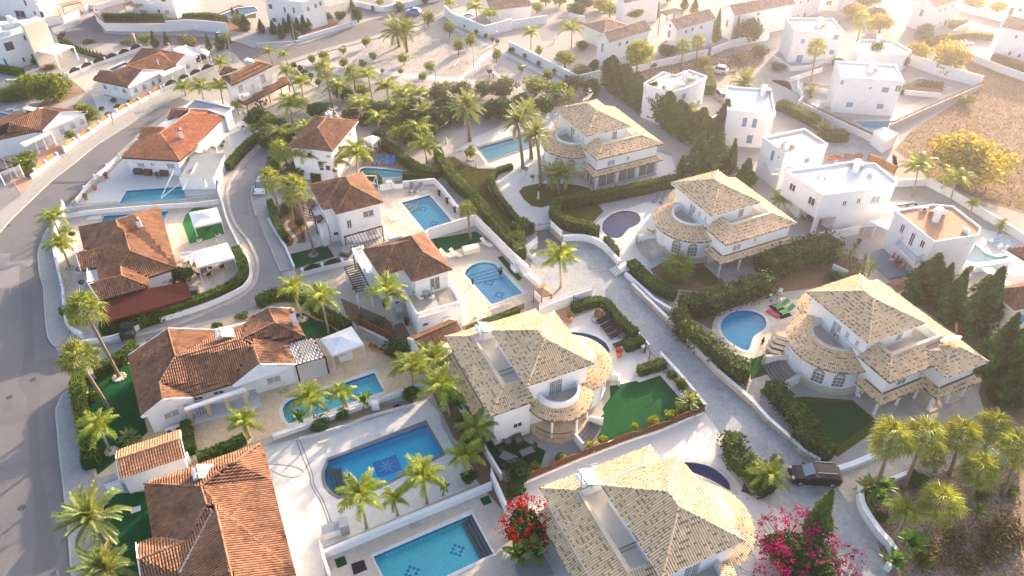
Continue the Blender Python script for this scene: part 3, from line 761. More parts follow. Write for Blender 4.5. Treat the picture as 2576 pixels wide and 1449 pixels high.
# --- ground, streets, pavements
gp=[(-420,-20),(420,-20),(420,620),(-420,620)]
V,F=cut_sheet([gp],POOL_HOLES);mb=MB();mb.add(np.c_[V,np.zeros(len(V))],F)
mat('ground',(.38,.355,.33),.95,.1,.10,.9,bump=.2,bscale=4,stains=(.25,.52,(.82,.78,.72)))
g=mb.mk('ground','ground');g['kind']='structure'
main_road=P('o -260 700 0 587 25 557 82 502 130 457 175 422 250 362 390 275 452 245 482 258 430 275 350 335 270 412 222 460 185 502 160 525 117 585 105 612 96 645 97 662 102 700 110 724 114 787 122 854 142 878 182 972 155 995 141 1030 145 1087 152 1162 160 1227 172 1337 180 1449 190 1560 -160 1560')
sheet('road',main_road,'asphalt',.006)
lane=P('o 182 975 142 880 150 880 212 872 280 865 345 850 450 820 540 783 600 757 637 726 652 690 652 650 630 605 595 560 580 520 577 480 592 445 625 402 658 372 685 345 705 325 722 335 700 372 680 410 676 450 690 480 705 530 690 500 668 470 640 472 635 495 642 530 662 590 690 650 712 690 712 715 695 748 668 768 620 783 560 798 500 812 420 828 365 862 330 880 285 893 240 908 205 930')
sheet('road',lane,'asphalt_pale',.010)
sheet('road_patch',P('o 52 724 80 724 88 930 100 905 190 890 185 925 103 950 97 1087 105 1200 130 1320 145 1400 140 1560 70 1560 92 1360 85 1230 72 1087 67 1000 45 970 60 900 60 850'),'asphalt_patch',.010)
sheet('road_patch',P('o 0 1050 68 1040 72 1058 0 1075'),'asphalt_patch',.011)
sheet('road_patch',P('01 0 1100 105 1100 100 1190 250 1170 380 1150 300 1240 200 1210 190 1449 0 1449'),'asphalt_pale',.010)
sheet('road',P('o 130 87 250 65 262 80 300 85 425 87 500 90 560 97 600 108 644 117 694 125 769 110 869 75 969 40 1044 15 1120 0 1240 -30 1260 -10 1120 28 1069 55 944 92 819 125 706 160 650 185 620 168 590 135 560 120 500 112 330 118 280 108 190 112'),'asphalt',.006)
sheet('road',P('o 185 70 262 22 340 -25 380 -30 262 60 255 75'),'asphalt',.007)
sheet('road',P('o 800 25 870 5 940 -25 1000 -20 980 20 960 38 870 70'),'asphalt_pale',.007)
sheet('road',P('20 250 280 560 190 720 220 800 300 500 300 450 400 300 420'),'asphalt_pale',.006)
clane=P('o 1415 612 1450 608 1488 615 1518 630 1550 670 1590 722 1638 768 1688 818 1763 898 1863 985 1932 1060 1959 1090 2014 1145 2057 1167 2110 1180 2110 1225 2132 1262 2144 1277 2182 1337 2214 1400 2220 1449 2230 1560 2040 1560 2057 1449 2000 1290 1930 1270 1870 1190 1823 1110 1788 1054 1773 1024 1728 969 1678 917 1633 874 1608 844 1558 794 1528 762 1488 739 1465 748 1435 760 1340 700 1333 662 1348 632')
sheet('lane',clane,'concrete_lane',.006)
sheet('driveway',P('21 250 880 370 850 480 980 520 1010 480 1030 240 1070'),'asphalt',.012)
sheet('driveway',P('33 700 400 1200 180 1500 170 2100 150 2200 250 1500 500 1120 545 930 600 890 700 800 700 700 560'),'paving_cream',.010)
sheet('path',P('o 2245 375 2332 443 2407 478 2482 510 2600 545 2600 625 2477 545 2332 465 2245 440'),'pale_dirt',.006)
sheet('lane',P('o 1932 187 1985 207 2006 250 2020 268 2100 305 2192 357 2255 395 2260 425 2165 392 2072 390 2120 370 2047 305 1962 264 1955 230'),'concrete_lane',.006)
sheet('dry_field',P('o 2420 150 2640 190 2640 560 2576 538 2482 510 2407 478 2332 443 2250 378 2290 330 2460 225'),'dry_field',.004)
sheet('dirt_lot',P('20 900 700 1400 650 1950 480 2500 400 2576 650 2300 850 2100 880 2000 760 1500 800 1300 900 1200 850'),'pale_dirt',.004)
def pvm(name,s,m='pavement',h=.12,kerb_path=None):
 pts=[G(p)[:2]for p in P(s)];mb=MB();mb.prm(pts,-.02,h,bottom=False);o=struct(mb,name,m)
 if kerb_path:
  k=MB();rbn(k,curve(GG(kerb_path),1.),.16,0,h+.012);k.mk('kerb','kerb',o)
 return o
pvm('pavement','o -60 575 0 535 52 493 95 458 170 395 286 318 330 290 450 215 550 188 552 195 452 243 390 273 250 360 175 420 130 455 82 500 25 555 0 585 -50 620','pavement',.12,'o 0 586 25 556 82 501 130 456 175 421 250 361 390 274 452 244')
pvm('pavement','o 162 522 155 552 144 580 141 612 140 634 150 682 160 724 163 739 170 812 180 832 150 872 142 874 122 850 114 785 110 722 102 698 97 660 96 643 105 610 117 583 160 523','pavement',.12,'o 160 523 117 583 105 610 96 643 97 660 102 698 110 722 114 785 122 850 142 874')
pvm('pavement','o 182 972 190 985 198 1087 205 1180 225 1200 235 1260 240 1300 258 1449 262 1560 192 1560 181 1449 173 1337 161 1227 153 1162 146 1087 142 1030 156 996','pavement',.12,'o 182 974 156 997 142 1030 146 1087 153 1162 161 1227 173 1337 181 1449 190 1560')
pvm('pavement','11 50 800 130 770 250 1030 395 1255 250 1290 180 1130 90 900','pavement',.12,'11 50 800 90 900 180 1130 250 1290')
pvm('pavement','o 182 515 303 398 350 335 355 340 310 400 188 520','pavement',.12)
for s in('o 262 80 300 83 425 82 575 84 600 95 644 117 640 122 600 108 560 99 500 92 425 90 300 88 262 84','o 125 68 200 42 203 46 185 70 135 85','o 706 158 819 123 944 90 1069 53 1120 27 1122 32 1071 60 946 98 821 131 708 168','10 0 440 200 490 500 440 900 300 1300 150 1280 130 900 270 400 430 100 430'):pvm('pavement',s)
for s,w in(('o 212 866 280 861 345 845 450 815 540 778 600 751 635 722 648 690 647 655 627 610 591 563 575 520 572 480 588 442 620 398 655 368 682 341',.35),('o 644 545 633 495 638 470 655 462',.25),('o 1415 609 1450 606 1490 612 1521 629 1552 668 1592 720 1640 766 1690 816 1765 896 1865 983 1934 1058 1961 1088 2016 1143',.3)):
 k=MB();rbn(k,curve(GG(s),.8),w,0,.13);k.mk('kerb','kerb')['kind']='structure'
mb=MB()
for i in range(2):
 q=[G(p)for p in P('01 515 %d 890 %d'%(385+i*12,380+i*12))];mb.bar(q[0]+(0,0,.02),q[1]+(0,0,.02),.07,.03)
mb.mk('drain_channel','dark_panel')['kind']='structure'
# --- plots: paving, lawns, planted ground
SH=[('terrace','o 162 522 155 552 144 580 141 612 140 634 150 682 160 724 163 739 170 812 180 832 212 852 307 845 360 820 447 795 527 770 600 737 632 700 625 660 590 605 560 525 549 491','paving_cream',.004),('artificial_lawn','01 1835 800 1870 710 1950 640 2130 640 2230 780 2270 900 2100 960 1910 1005','bright_turf',.008),('terrace','o 182 515 303 400 350 345 480 262 560 250 640 300 672 345 640 365 580 412 560 440 548 488','paving_tile',.004),('terrace','o 215 960 290 895 365 866 620 787 705 762 760 760 860 835 905 852 990 885 1055 960 1040 985 700 1090 560 1140 480 1160 290 1190 240 1205 222 1100','paving_yellow',.004),('artificial_lawn','o 222 965 300 915 330 915 372 1087 290 1160 245 1195 225 1120','turf',.008),('artificial_lawn','12 400 260 470 250 600 320 700 350 820 440 640 510 490 500 430 400','turf',.008),('terrace','12 340 820 700 690 740 860 390 970','paving_tile',.008),('artificial_lawn','o 262 1245 380 1235 395 1350 360 1560 255 1560','turf',.006),('terrace','o 640 1130 740 1105 926 1057 1044 1020 1075 1005 1105 1040 1112 1075 1145 1130 1200 1200 1236 1203 810 1380 830 1560 740 1560 700 1330 680 1210','paving_white',.004),('terrace','o 810 1382 1236 1205 1290 1290 1350 1560 860 1560','paving_beige',.005),('terrace','o 940 470 1094 466 1200 555 1080 600 960 640 930 560','paving_cream',.004),('forecourt','o 675 490 780 520 800 600 862 640 862 700 730 700 715 620','paving_beige',.004),('artificial_lawn','11 340 1110 715 1015 790 1135 395 1255','turf',.008),('garden_bed','11 110 640 480 560 500 990 420 1000 370 1020 290 1040 230 900','soil',.008),('forecourt','o 742 680 885 640 1000 720 1060 850 990 875 930 850 850 800 800 760 745 725','paving_beige',.005),('brick_paving','11 385 1260 820 1140 960 1080 985 1200 640 1290 430 1340','paving_brown',.009),('terrace','o 1080 620 1190 605 1215 600 1345 715 1355 750 1290 775 1165 835 1150 760','paving_beige',.006),('artificial_lawn','11 1760 960 2210 880 2330 960 1870 1115','turf',.010),('artificial_lawn','11 2430 1140 2480 1125 2576 1230 2680 1350 2640 1380 2560 1300','turf',.010),('garden_bed','12 850 100 1300 300 1560 500 1400 560 1050 420 900 250','soil',.010),('timber_deck','12 1300 400 1470 345 1560 490 1450 540','deck_wood',.014),('timber_deck','12 2040 400 2576 200 2700 150 2700 210 2100 470','deck_wood',.012),('terrace','22 480 370 620 320 900 180 1060 300 1340 560 1400 720 1240 900 1270 950 1080 990 900 960 700 800','paving_tile',.005),('artificial_lawn','22 985 990 1250 935 1280 950 1490 880 1770 1200 1650 1290 1500 1370 1200 1470 900 1560 830 1500 830 1330 990 1100','turf',.010),('gravel_strip','22 1240 900 1500 850 1560 870 1900 1230 1760 1250 1490 882 1280 955','white_pebble',.008),('gravel_strip','22 540 350 640 290 900 200 960 280 1200 560 1160 590 900 330 870 240 680 310','white_pebble',.009),('terrace','22 400 260 620 100 790 90 850 120 780 170 590 330 480 375','paving_pink',.010),('terrace','o 1230 1260 1540 1105 1770 1033 1812 1090 1830 1180 1880 1245 1975 1290 2050 1449 2040 1560 1300 1560','paving_tile',.004),('terrace','o 1235 1130 1340 1120 1420 1080 1500 1060 1520 1040 1500 1000 1540 960 1500 950 1400 1000 1250 1100','ground',.012),('artificial_lawn','23 -260 100 0 30 340 190 280 370 -180 380','turf',.014),('garden_bed','o 1085 985 1130 960 1240 1180 1300 1240 1270 1290 1200 1210 1150 1120','soil',.008),('garden_bed','12 340 1449 1130 1290 1600 1180 1580 1120 1100 1200 500 1380','gravel_soil',.010),('terrace','o 1485 575 1510 550 1620 510 1695 495 1760 520 1760 640 1665 665 1640 700 1560 655 1540 625 1515 600','paving_tile',.004),('lawn','21 440 660 860 600 920 680 810 790 720 810 530 770','lawn',.008),('garden_bed','21 1390 1260 1600 1150 1960 1200 2150 1400 2100 1500 1520 1449','soil',.010),('lawn','21 1700 1280 1960 1230 2100 1400 1960 1430','lawn',.012),('terrace','o 1788 830 1800 785 1830 765 1932 740 2010 755 2060 800 2050 950 1935 990 1900 970 1888 905','paving_cream',.004),('artificial_lawn','o 1888 905 1932 888 1962 905 1950 935 1888 955','turf',.008),('lawn','32 200 1130 340 1090 850 1130 1080 1320 1060 1449 700 1700 300 1500','lawn',.010),('lawn','32 250 1160 850 1140 1060 1330 700 1600 400 1400','turf',.012),('terrace','32 850 1100 1100 1300 1300 1460 2200 1300 2100 1000','paving_beige',.013),('garden_bed','o 1700 775 1790 760 1900 700 2000 650 2140 640 2240 700 1930 740 1800 790 1790 830','soil',.006),('terrace','o 1145 380 1195 345 1340 280 1400 285 1690 395 1705 445 1500 505 1440 522 1400 562 1345 580 1300 545 1270 500 1252 460 1250 440 1300 425 1240 420 1180 405','paving_tile',.004),('gravel_strip','11 1985 100 2050 60 2240 100 2310 200 2230 245 2100 215 2010 160','gravel',.008),('lawn','11 1900 140 1990 120 2100 215 2230 245 2490 245 2430 310 2350 370 2330 430 2450 620 2576 760 2576 880 2200 500 1960 250','lawn',.009),('lawn','21 70 480 110 430 260 400 600 400 770 440 830 500 400 610 300 640 200 625 120 560','lawn',.009),('terrace','11 1100 120 1270 50 1600 285 1530 340 1250 360 990 340','paving_brown',.004),('terrace','o 590 250 700 240 790 300 760 440 700 470 690 400 660 340','gravel',.004),('sand','o 700 168 844 133 1116 50 1220 105 1300 165 1350 190 1500 220 1480 236 1340 238 1120 245 1060 238 960 205 860 190 780 172','sand',.004),('gravel_ground','o 755 162 800 172 870 195 960 215 1000 260 900 290 785 275 775 255 805 210 770 180','gravel',.005),('path','10 740 630 1100 680 1500 740 2000 785 2576 865 2576 900 2000 820 1500 780 1100 715 760 660','paving_white',.009),('path','10 2030 790 2350 495 2400 520 2070 800','paving_white',.010),('path','10 1980 270 2400 470 2576 550 2576 590 2380 505 1990 300','paving_white',.010),('path','20 0 550 460 790 560 850 500 860 0 590','paving_white',.011),('play_area','10 1890 720 2050 600 2200 610 2010 740','pale_dirt',.012),('play_area','10 2200 790 2260 750 2576 800 2576 860 2400 850','pale_dirt',.012),('park_ground','32 1990 1449 2576 1000 2700 1000 2700 1449','gravel_soil',.006),('garden_bed','o 2165 1240 2250 1200 2290 1170 2400 1120 2470 1080 2640 1060 2640 1560 2240 1560 2230 1449 2220 1400','gravel_soil',.005),('garden_bed','o 2140 640 2240 700 2480 780 2600 880 2600 1080 2450 1050 2480 900 2300 760','soil',.007),('terrace','o 2160 640 2190 640 2260 700 2210 745 2160 700','paving_cream',.008),('terrace','o 2230 620 2300 600 2400 560 2576 600 2640 640 2640 700 2440 680','paving_white',.003),('forecourt','01 -200 520 0 350 260 330 320 380 210 520 0 690','asphalt_pale',.004),('brick_paving','01 60 340 250 330 325 380 215 495','paving_pink',.008),('lawn','01 180 170 340 200 420 220 300 340 250 330','lawn',.009),('terrace','01 340 90 520 0 700 0 560 110 400 190','paving_pink',.008),('lawn','00 1150 150 1300 120 1450 170 1300 200 1050 180','bright_turf',.009),('lawn','00 2130 160 2400 50 2576 80 2576 180 2200 200','lawn',.003),('garden_bed','00 1600 100 2500 230 2500 330 1700 250','soil',.004),('garden_bed','10 450 350 700 60 1100 120 1050 210 480 370','soil',.004),('gravel_ground','00 920 940 1300 1000 1400 1040 1180 1180 1000 1150','white_pebble',.008),('terrace','00 720 800 1300 620 1500 640 1100 900 950 1000','paving_cream',.004),('gravel_ground','00 250 1180 1200 800 900 860 700 800','gravel_soil',.003),('terrace','30 530 1110 1250 1100 1950 900 1920 980 1250 1290 880 1190','paving_beige',.006),('terrace','30 0 800 300 820 640 900 660 1060 500 1100 330 950','paving_white',.006),]
for nm,s,m,z in SH:sheet(nm,s,m,z)
# --- the five cream tiled villas
def ringpts(cx,cy,r,a0,a1,n=24):return[(cx+r*mc(R(a0+(a1-a0)*i/n)),cy+r*ms(R(a0+(a1-a0)*i/n)))for i in range(n+1)]
def ring(mb,F,cx,cy,r0,r1,a0,a1,z0,z1,n=24,mi=0):
 """solid curved wall between radii r0<r1"""
 A=ringpts(cx,cy,r0,a0,a1,n);B=ringpts(cx,cy,r1,a0,a1,n);V=[]
 for(ax,ay),(bx,by)in zip(A,B):V+=[(ax,ay,z0),(bx,by,z0),(bx,by,z1),(ax,ay,z1)]
 Fc=[(4*i+k,4*i+(k+1)%4,4*i+4+(k+1)%4,4*i+4+k)for i in range(n)for k in range(4)]+[(0,1,2,3),(4*n+3,4*n+2,4*n+1,4*n)]
 mb.add(F(NA(V)),Fc,mi)
def wpoly(F,pts):return[F(NA(p,float))[:2]for p in pts]
def rlg(parent,F,pts,z0,h=.9,m='black_metal',step=.14,name='railing',rod=.018):
 mb=MB();W=[F(NA([x,y,0.]))for x,y in pts]if F is not None else[NA([q[0],q[1],0.])for q in pts]
 up=lambda p,z:NA([p[0],p[1],z])
 for a,b in zip(W[:-1],W[1:]):
  mb.bar(up(a,z0+h),up(b,z0+h),.05,.05);mb.bar(up(a,z0+.08),up(b,z0+.08),.03,.03)
  n=max(1,int(NN(b-a)/step))
  for i in range(n+1):p=a+(b-a)*i/n;mb.bar(up(p,z0+.08),up(p,z0+h),rod)
 return mb.mk(name,m,parent)
def ppt(H,F,pts,z0,z1,th=.2,closed=False,cap='beige_stone'):
 w=[F(NA([x,y,0.]))[:2]for x,y in pts];mb=MB();rbn(mb,w,th,z0,z1,closed=closed);p=mb.mk('parapet','plaster',H.t)
 c=MB();rbn(c,w,th+.05,z1+.002,z1+.05,closed=closed);c.mk('coping',cap,p)
def column(H,q,z0,z1,r=.15,m='plaster'):
 mb=MB();mb.lth((q[0],q[1],z0),[(r*1.25,0),(r*1.25,.1),(r,.14),(r*.92,z1-z0-.16),(r*1.25,z1-z0-.1),(r*1.25,z1-z0)],10);mb.mk('column',m,H.t)
def villa_a(lbl,o,ang,L=9.,jog=False,glazed=False,near=False,wins=(),steps=True,wtop=-11.2):
 F=Frame(o,R(ang));at=F(NA([3.,-4.]))
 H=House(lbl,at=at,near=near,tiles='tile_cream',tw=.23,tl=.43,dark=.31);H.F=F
 w=lambda x,y,z:F(NA([x,y,z],float))
 H.roof(F,-.3,L,-7.7,.1,7.,1.72,'hh',.5,base=False)
 H.block(wpoly(F,[(.2,-7.1),(L-.5,-7.1),(L-.5,-.5),(.2,-.5)]),0,6.95)
 zt=5.95
 if jog:
  H.plane([w(-4.2,-5.3,5.1),w(-4.2,.45,5.1),w(-1.75,-2,zt),w(-1.75,-6.5,zt)])
  H.roof(F,-6.1,-1.7,wtop,-5.3,5.1,1.,'hh',.5,base=False)
 else:H.plane([w(-4.2,wtop,5.1),w(-4.2,.45,5.1),w(-1.75,-2,zt),w(-1.75,wtop+2.5,zt)]);H.ts.ridge(w(-4.2,wtop,5.1),w(-1.75,wtop+2.5,zt))
 H.plane([w(-4.2,.45,5.1),w(.2,.45,5.1),w(.15,-2,zt),w(-1.75,-2,zt)]);H.ts.ridge(w(-4.2,.45,5.1),w(-1.75,-2,zt))
 H.plane([w(L,wtop,5.1),w(-4.2 if not jog else-3,wtop,5.1),w(-1.75,wtop+2.5,zt),w(L-.5,wtop+2.5,zt)])
 H.block(wpoly(F,[(-3.65,wtop+.6),(L-.6,wtop+.6),(L-.6,-1),(.1,0),(-3.65,0)]),2.75,4.98)
 if jog:H.block(wpoly(F,[(-5.5,wtop+.6),(-3.6,wtop+.6),(-3.6,-5.9),(-5.5,-5.9)]),2.75,4.97)
 H.block(wpoly(F,[(-1.2,wtop+.62),(L-.62,wtop+.62),(L-.62,-1.05),(-1.2,-.2)]),0,2.74)
 mb=MB();mb.prm(wpoly(F,[(-1.8,-2),(-1.8,wtop+2.5),(L-.6,wtop+2.5),(L-.6,-7.4),(.0,-7.4),(.0,-2)]),5.,5.06);mb.mk('terrace_floor','paving_beige',H.t)
 ppt(H,F,[(.1,-2),(-1.75,-2),(-1.75,wtop+2.5),(L-.6,wtop+2.5)],4.9,6.08)
 x1=-4.55
 H.plane([w(x1,-5.4 if jog else wtop-.2,2.45),w(x1,.95,2.45),w(-3.66,.05,3.),w(-3.66,-5.4 if jog else wtop+.5,3.)])
 H.plane([w(x1,.95,2.45),w(-1.,.95,2.45),w(-1.4,.05,3.),w(-3.66,.05,3.)]);H.ts.ridge(w(x1,.95,2.45),w(-3.66,.05,3.))
 if jog:
  H.plane([w(-6.4,wtop-.3,2.45),w(-6.4,-4.95,2.45),w(-5.5,-5.9,3.),w(-5.5,wtop+.5,3.)]);H.plane([w(-6.4,-4.95,2.45),w(-4.3,-4.95,2.45),w(-3.6,-5.9,3.),w(-5.5,-5.9,3.)]);H.ts.ridge(w(-6.4,-4.95,2.45),w(-5.5,-5.9,3.))
 fl=MB();fl.prm(wpoly(F,[(-4.4,.6),(-1.1,.6),(-1.1,wtop+.5),(-6.2 if jog else-4.4,wtop+.5),(-6.2 if jog else-4.4,-5.3),(-4.4,-5.3)]),-.02,.1);fl.mk('veranda_floor','paving_beige',H.t)
 be=MB();be.prm(wpoly(F,[(-4.1,.3),(-3.7,.3),(-3.7,wtop+.4),(-4.1,wtop+.4)]),2.2,2.44);be.prm(wpoly(F,[(-3.7,.1),(-1.2,.1),(-1.2,.4),(-3.7,.4)]),2.2,2.44)
 if jog:be.prm(wpoly(F,[(-6.,-5.3),(-5.6,-5.3),(-5.6,wtop+.4),(-6.,wtop+.4)]),2.2,2.43)
 be.mk('beam','plaster',H.t)
 if glazed:
  for y in(.1,-3.5,-7.1,wtop+.5):q=w(-3.9,y,0);mb=MB();mb.box(-4.1,-3.75,y-.2,y+.2,0,2.2,fr=F);mb.mk('pillar','plaster',H.t)
  for ya,yb in((-.2,-3.2),(-3.8,-6.8),(-7.4,wtop+.8)):
   q=w(-3.95,(ya+yb)/2,1.15);wdw(H.t,q,R(ang)+PI,abs(yb-ya)-.1,2.,'slide',False,'curtain_glass','sliding_door')
  q=w(-2.5,.3,1.15);wdw(H.t,q,R(ang)+PI/2,1.9,2.,'slide',False,'curtain_glass','sliding_door')
 else:
  for x,y in([(-3.85,.25),(-3.85,-2.9),(-5.75,-5.35),(-3.9,-5.4),(-5.8,-8.),(-5.8,wtop+.9)]if jog else[(-3.85,.25),(-3.85,-2.9),(-3.85,-6.),(-3.85,-9.),(-3.85,wtop+.6)]):column(H,w(x,y,0),.1,2.25)
 cx,cy=3.95*L/9,-.3;pl=MB()
 ring(pl,F,cx,cy,4.1,4.62,-5,185,0,.85);pl.mk('plinth','beige_stone',H.t)
 H.block(wpoly(F,ringpts(cx,cy,4.35,-2,182,22)),0,3.62)
 H.ts.cone(F,cx,cy,4.95,2.7,3.62,4.62,-.03*PI,1.03*PI)
 dk=MB();A=ringpts(cx,cy,4.95,-5,185,30);B=ringpts(cx,cy,2.6,-5,185,30)
 dk.add(F(NA([(x,y,3.61)for x,y in A]+[(x,y,4.61)for x,y in B]+[(x,y,3.52)for x,y in A])),[(i,i+1,32+i,31+i)for i in range(30)]+[(i,62+i,63+i,i+1)for i in range(30)]);dk.mk('ring_roof','roof_under_pale',H.t)
 p=MB();ring(p,F,cx+.05,cy,2.42,2.66,-5,185,3.7,4.85);p=p.mk('balcony_parapet','plaster',H.t);c=MB();ring(c,F,cx+.05,cy,2.38,2.7,-5,185,4.852,4.9);c.mk('coping','beige_stone' if near else 'plaster',p)
 fb=MB();fb.prm(wpoly(F,ringpts(cx+.05,cy-.2,2.5,-2,182,20)),3.85,3.95);fb.mk('balcony_floor','paving_beige',H.t)
 c2=L-.6;H.block(wpoly(F,ringpts(c2,-3.5,2.75,-85,95,18)),0,3.62);H.ts.cone(F,c2,-3.5,3.3,.9,3.62,4.66,-.5*PI,.56*PI)
 dk=MB();A=ringpts(c2,-3.5,3.3,-90,100,24);B=ringpts(c2,-3.5,.8,-90,100,24)
 dk.add(F(NA([(x,y,3.61)for x,y in A]+[(x,y,4.66)for x,y in B])),[(i,i+1,26+i,25+i)for i in range(24)]);dk.mk('ring_roof','roof_under_pale',H.t)
 for x,ww,hh,zc in((4.3,1.3,1.9,5.05),(2.75,.5,.75,5.5),(1.35,.5,.75,5.5)):
  wdw(H.t,w(x*L/9,-.5,zc),R(ang)+PI/2,ww,hh,'surround' if ww>1 else 'grid',ww<1,'light_glass','balcony_door' if ww>1 else 'window')
 wdw(H.t,w(.2,-5.2,5.95),R(ang)+PI,.9,1.6,'grid',False,'curtain_glass','terrace_door')
 if steps:
  for i in range(5):
   st=MB();ring(st,F,cx,cy,4.5,7.-i*.34,66,98,0,.18+.16*i,10);st.mk('step','grey_stone' if near else 'paving_beige',H.t)
  for a in(64.5,100):
   sw=MB();ring(sw,F,cx,cy,4.45,6.9,a-1.2,a+1.2,0,1.35,2);s_=sw.mk('cheek_wall','plaster',H.t);cpp=MB();ring(cpp,F,cx,cy,4.45,6.95,a-1.6,a+1.6,1.352,1.4,2);cpp.mk('coping','beige_stone',s_)
   pe=MB();q=F(NA([cx+6.95*mc(R(a)),cy+6.95*ms(R(a)),0.]));pe.box(q[0]-.15,q[0]+.15,q[1]-.15,q[1]+.15,0,1.25);pe.lth((q[0],q[1],1.25),[(.12,0),(.13,.1),(.05,.22)],8);pe.mk('gate_post','beige_stone',H.t)
  a=R(82);q=F(NA([cx+4.33*mc(a),cy+4.33*ms(a),2.15]));wdw(H.t,q,R(ang)+a,1.35,2.5,'archdoor',False,'car_white','front_door')
 for a,arch in((20,1),(48,1),(122,0),(150,1)):
  ar=R(a);q=F(NA([cx+4.33*mc(ar),cy+4.33*ms(ar),2.05]));wdw(H.t,q,R(ang)+ar,1.25,2.1,'arch',True,'curtain_glass')
 return H
VA=[]
VA.append(villa_a('cream tiled villa with round porch and big satellite dish beside the blue kidney pool',(36.63,57.01),114.5,9.,jog=True,near=True))
VA.append(villa_a('cream tiled villa with arched round front beside the dark kidney pool and clipped hedge',(25.37,80.78),114.9,8.75,wtop=-11.))
VA.append(villa_a('cream tiled villa with glazed veranda behind the tall cypress hedge',(11.11,102.39),115.2,10.1,glazed=True,steps=False,wtop=-11.2))
VA[0].win('32 1340 940',1.3,.8,'surround',glass='curtain_glass');VA[0].win('32 1540 860',.5,.5,'grid',glass='curtain_glass')
VA[1].win('21 2260 1040',1.3,.9,'surround',glass='light_glass');VA[1].win('21 2445 960',.5,.6,'grid',glass='curtain_glass')
VA[2].win('21 995 190',1.3,1.,'surround',glass='light_glass');VA[2].win('21 1168 140',.5,.6,'grid',glass='curtain_glass')
def villa_b(lbl,o,ang,near=True,L=8.7,W=7.1,ye=11.9,xl=-4.35):
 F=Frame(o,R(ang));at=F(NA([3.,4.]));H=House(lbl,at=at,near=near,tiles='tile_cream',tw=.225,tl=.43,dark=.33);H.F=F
 w=lambda x,y,z:F(NA([x,y,z],float));zt=6.05
 H.roof(F,-.3,W,-.05,L,7.,1.75,'hh',.5,base=False)
 H.block(wpoly(F,[(.2,.45),(W-.5,.45),(W-.5,L-.5),(.2,L-.5)]),0,6.95)
 yb=ye-2.2
 H.plane([w(xl,ye,5.1),w(xl,-.5,5.1),w(-1.95,1.85,zt),w(-1.95,yb,zt)]);H.plane([w(W-.6,ye,5.1),w(xl,ye,5.1),w(-1.95,yb,zt),w(W-2.8,yb,zt)])
 H.plane([w(W-.6,yb-1,5.1),w(W-.6,ye,5.1),w(W-2.8,yb,zt),w(W-2.8,yb-1.,zt)])
 H.plane([w(xl,-.5,5.1),w(.4,-.5,5.1),w(.15,1.85,zt),w(-1.95,1.85,zt)])
 for a,b in((w(xl,ye,5.1),w(-1.95,yb,zt)),(w(W-.6,ye,5.1),w(W-2.8,yb,zt)),(w(xl,-.5,5.1),w(-1.95,1.85,zt))):H.ts.ridge(a,b)
 H.block(wpoly(F,[(xl+.5,0),(.1,0),(.25,L-.6),(W-1.2,L-.6),(W-1.2,ye-.5),(xl+.5,ye-.5)]),0,4.98)
 mb=MB();mb.prm(wpoly(F,[(-1.9,1.9),(.2,1.9),(.2,L-.5),(W-2.8,L-.5),(W-2.8,yb),(-1.9,yb)]),4.99,5.06);mb.mk('terrace_floor','cream_plaster',H.t)
 ppt(H,F,[(.15,1.85),(-1.95,1.85),(-1.95,yb),(W-2.8,yb),(W-2.8,L-.6)],4.9,6.16)
 rlg(H.t,F,[(-1.8,4.),(.1,4.)],5.06,.8)
 H.plane([w(-5.05,ye-.6,2.5),w(-5.05,2.6,2.5),w(xl+.5,2.6,3.15),w(xl+.5,ye-.6,3.15)])
 bx,by,br=W-.35,4.*L/8.7,4.4
 H.block(wpoly(F,ringpts(bx,by,3.85,-92,92,24)),0,3.62);H.ts.cone(F,bx,by,br,2.55,3.62,4.6,-.55*PI,.52*PI)
 dk=MB();A=ringpts(bx,by,br,-100,94,30);B=ringpts(bx,by,2.5,-100,94,30)
 dk.add(F(NA([(x,y,3.61)for x,y in A]+[(x,y,4.6)for x,y in B]+[(x,y,3.52)for x,y in A])),[(i,i+1,32+i,31+i)for i in range(30)]+[(i,62+i,63+i,i+1)for i in range(30)]);dk.mk('ring_roof','roof_under_pale',H.t)
 p=MB();ring(p,F,bx,by,2.3,2.52,-92,92,3.7,4.85);p=p.mk('balcony_parapet','plaster',H.t);c=MB();ring(c,F,bx,by,2.26,2.56,-92,92,4.852,4.9);c.mk('coping','beige_stone',p)
 sx,sy=3.45,.45
 H.ts.cone(F,sx,sy,3.5,2.2,3.62,4.15,1.*PI,2.*PI)
 dk=MB();A=ringpts(sx,sy,3.5,178,362,30);B=ringpts(sx,sy,2.1,178,362,30)
 dk.add(F(NA([(x,y,3.61)for x,y in A]+[(x,y,4.13)for x,y in B]+[(x,y,3.4)for x,y in A]+[(x,y,3.4)for x,y in B])),[(i,i+1,32+i,31+i)for i in range(30)]+[(i,62+i,63+i,i+1)for i in range(30)]+[(62+i,63+i,94+i,93+i)for i in range(30)]);dk.mk('ring_roof','roof_under_pale',H.t)
 p=MB();ring(p,F,sx-.1,sy,2.05,2.26,178,362,3.5,4.85);p=p.mk('balcony_parapet','plaster',H.t);c=MB();ring(c,F,sx-.1,sy,2.01,2.3,178,362,4.852,4.9);c.mk('coping','beige_stone' if L>9 else 'plaster',p)
 fb=MB();fb.prm(wpoly(F,ringpts(sx-.1,sy+.1,2.15,180,360,20)),3.85,3.95);fb.mk('balcony_floor','paving_beige',H.t)
 pf=MB();pf.prm(wpoly(F,ringpts(sx,sy+.1,3.3,180,360,24)),0,.62);pf.mk('porch_floor','paving_yellow',H.t)
 for a in(-128,-78,-30):q=F(NA([sx+3.05*mc(R(a)),sy+3.05*ms(R(a)),0.]));column(H,q,.62,3.4,.13)
 for i in range(4):st=MB();ring(st,F,sx,sy,3.25,4.7-i*.35,-82,-38,0,.14+.14*i,10);st.mk('step','grey_stone',H.t)
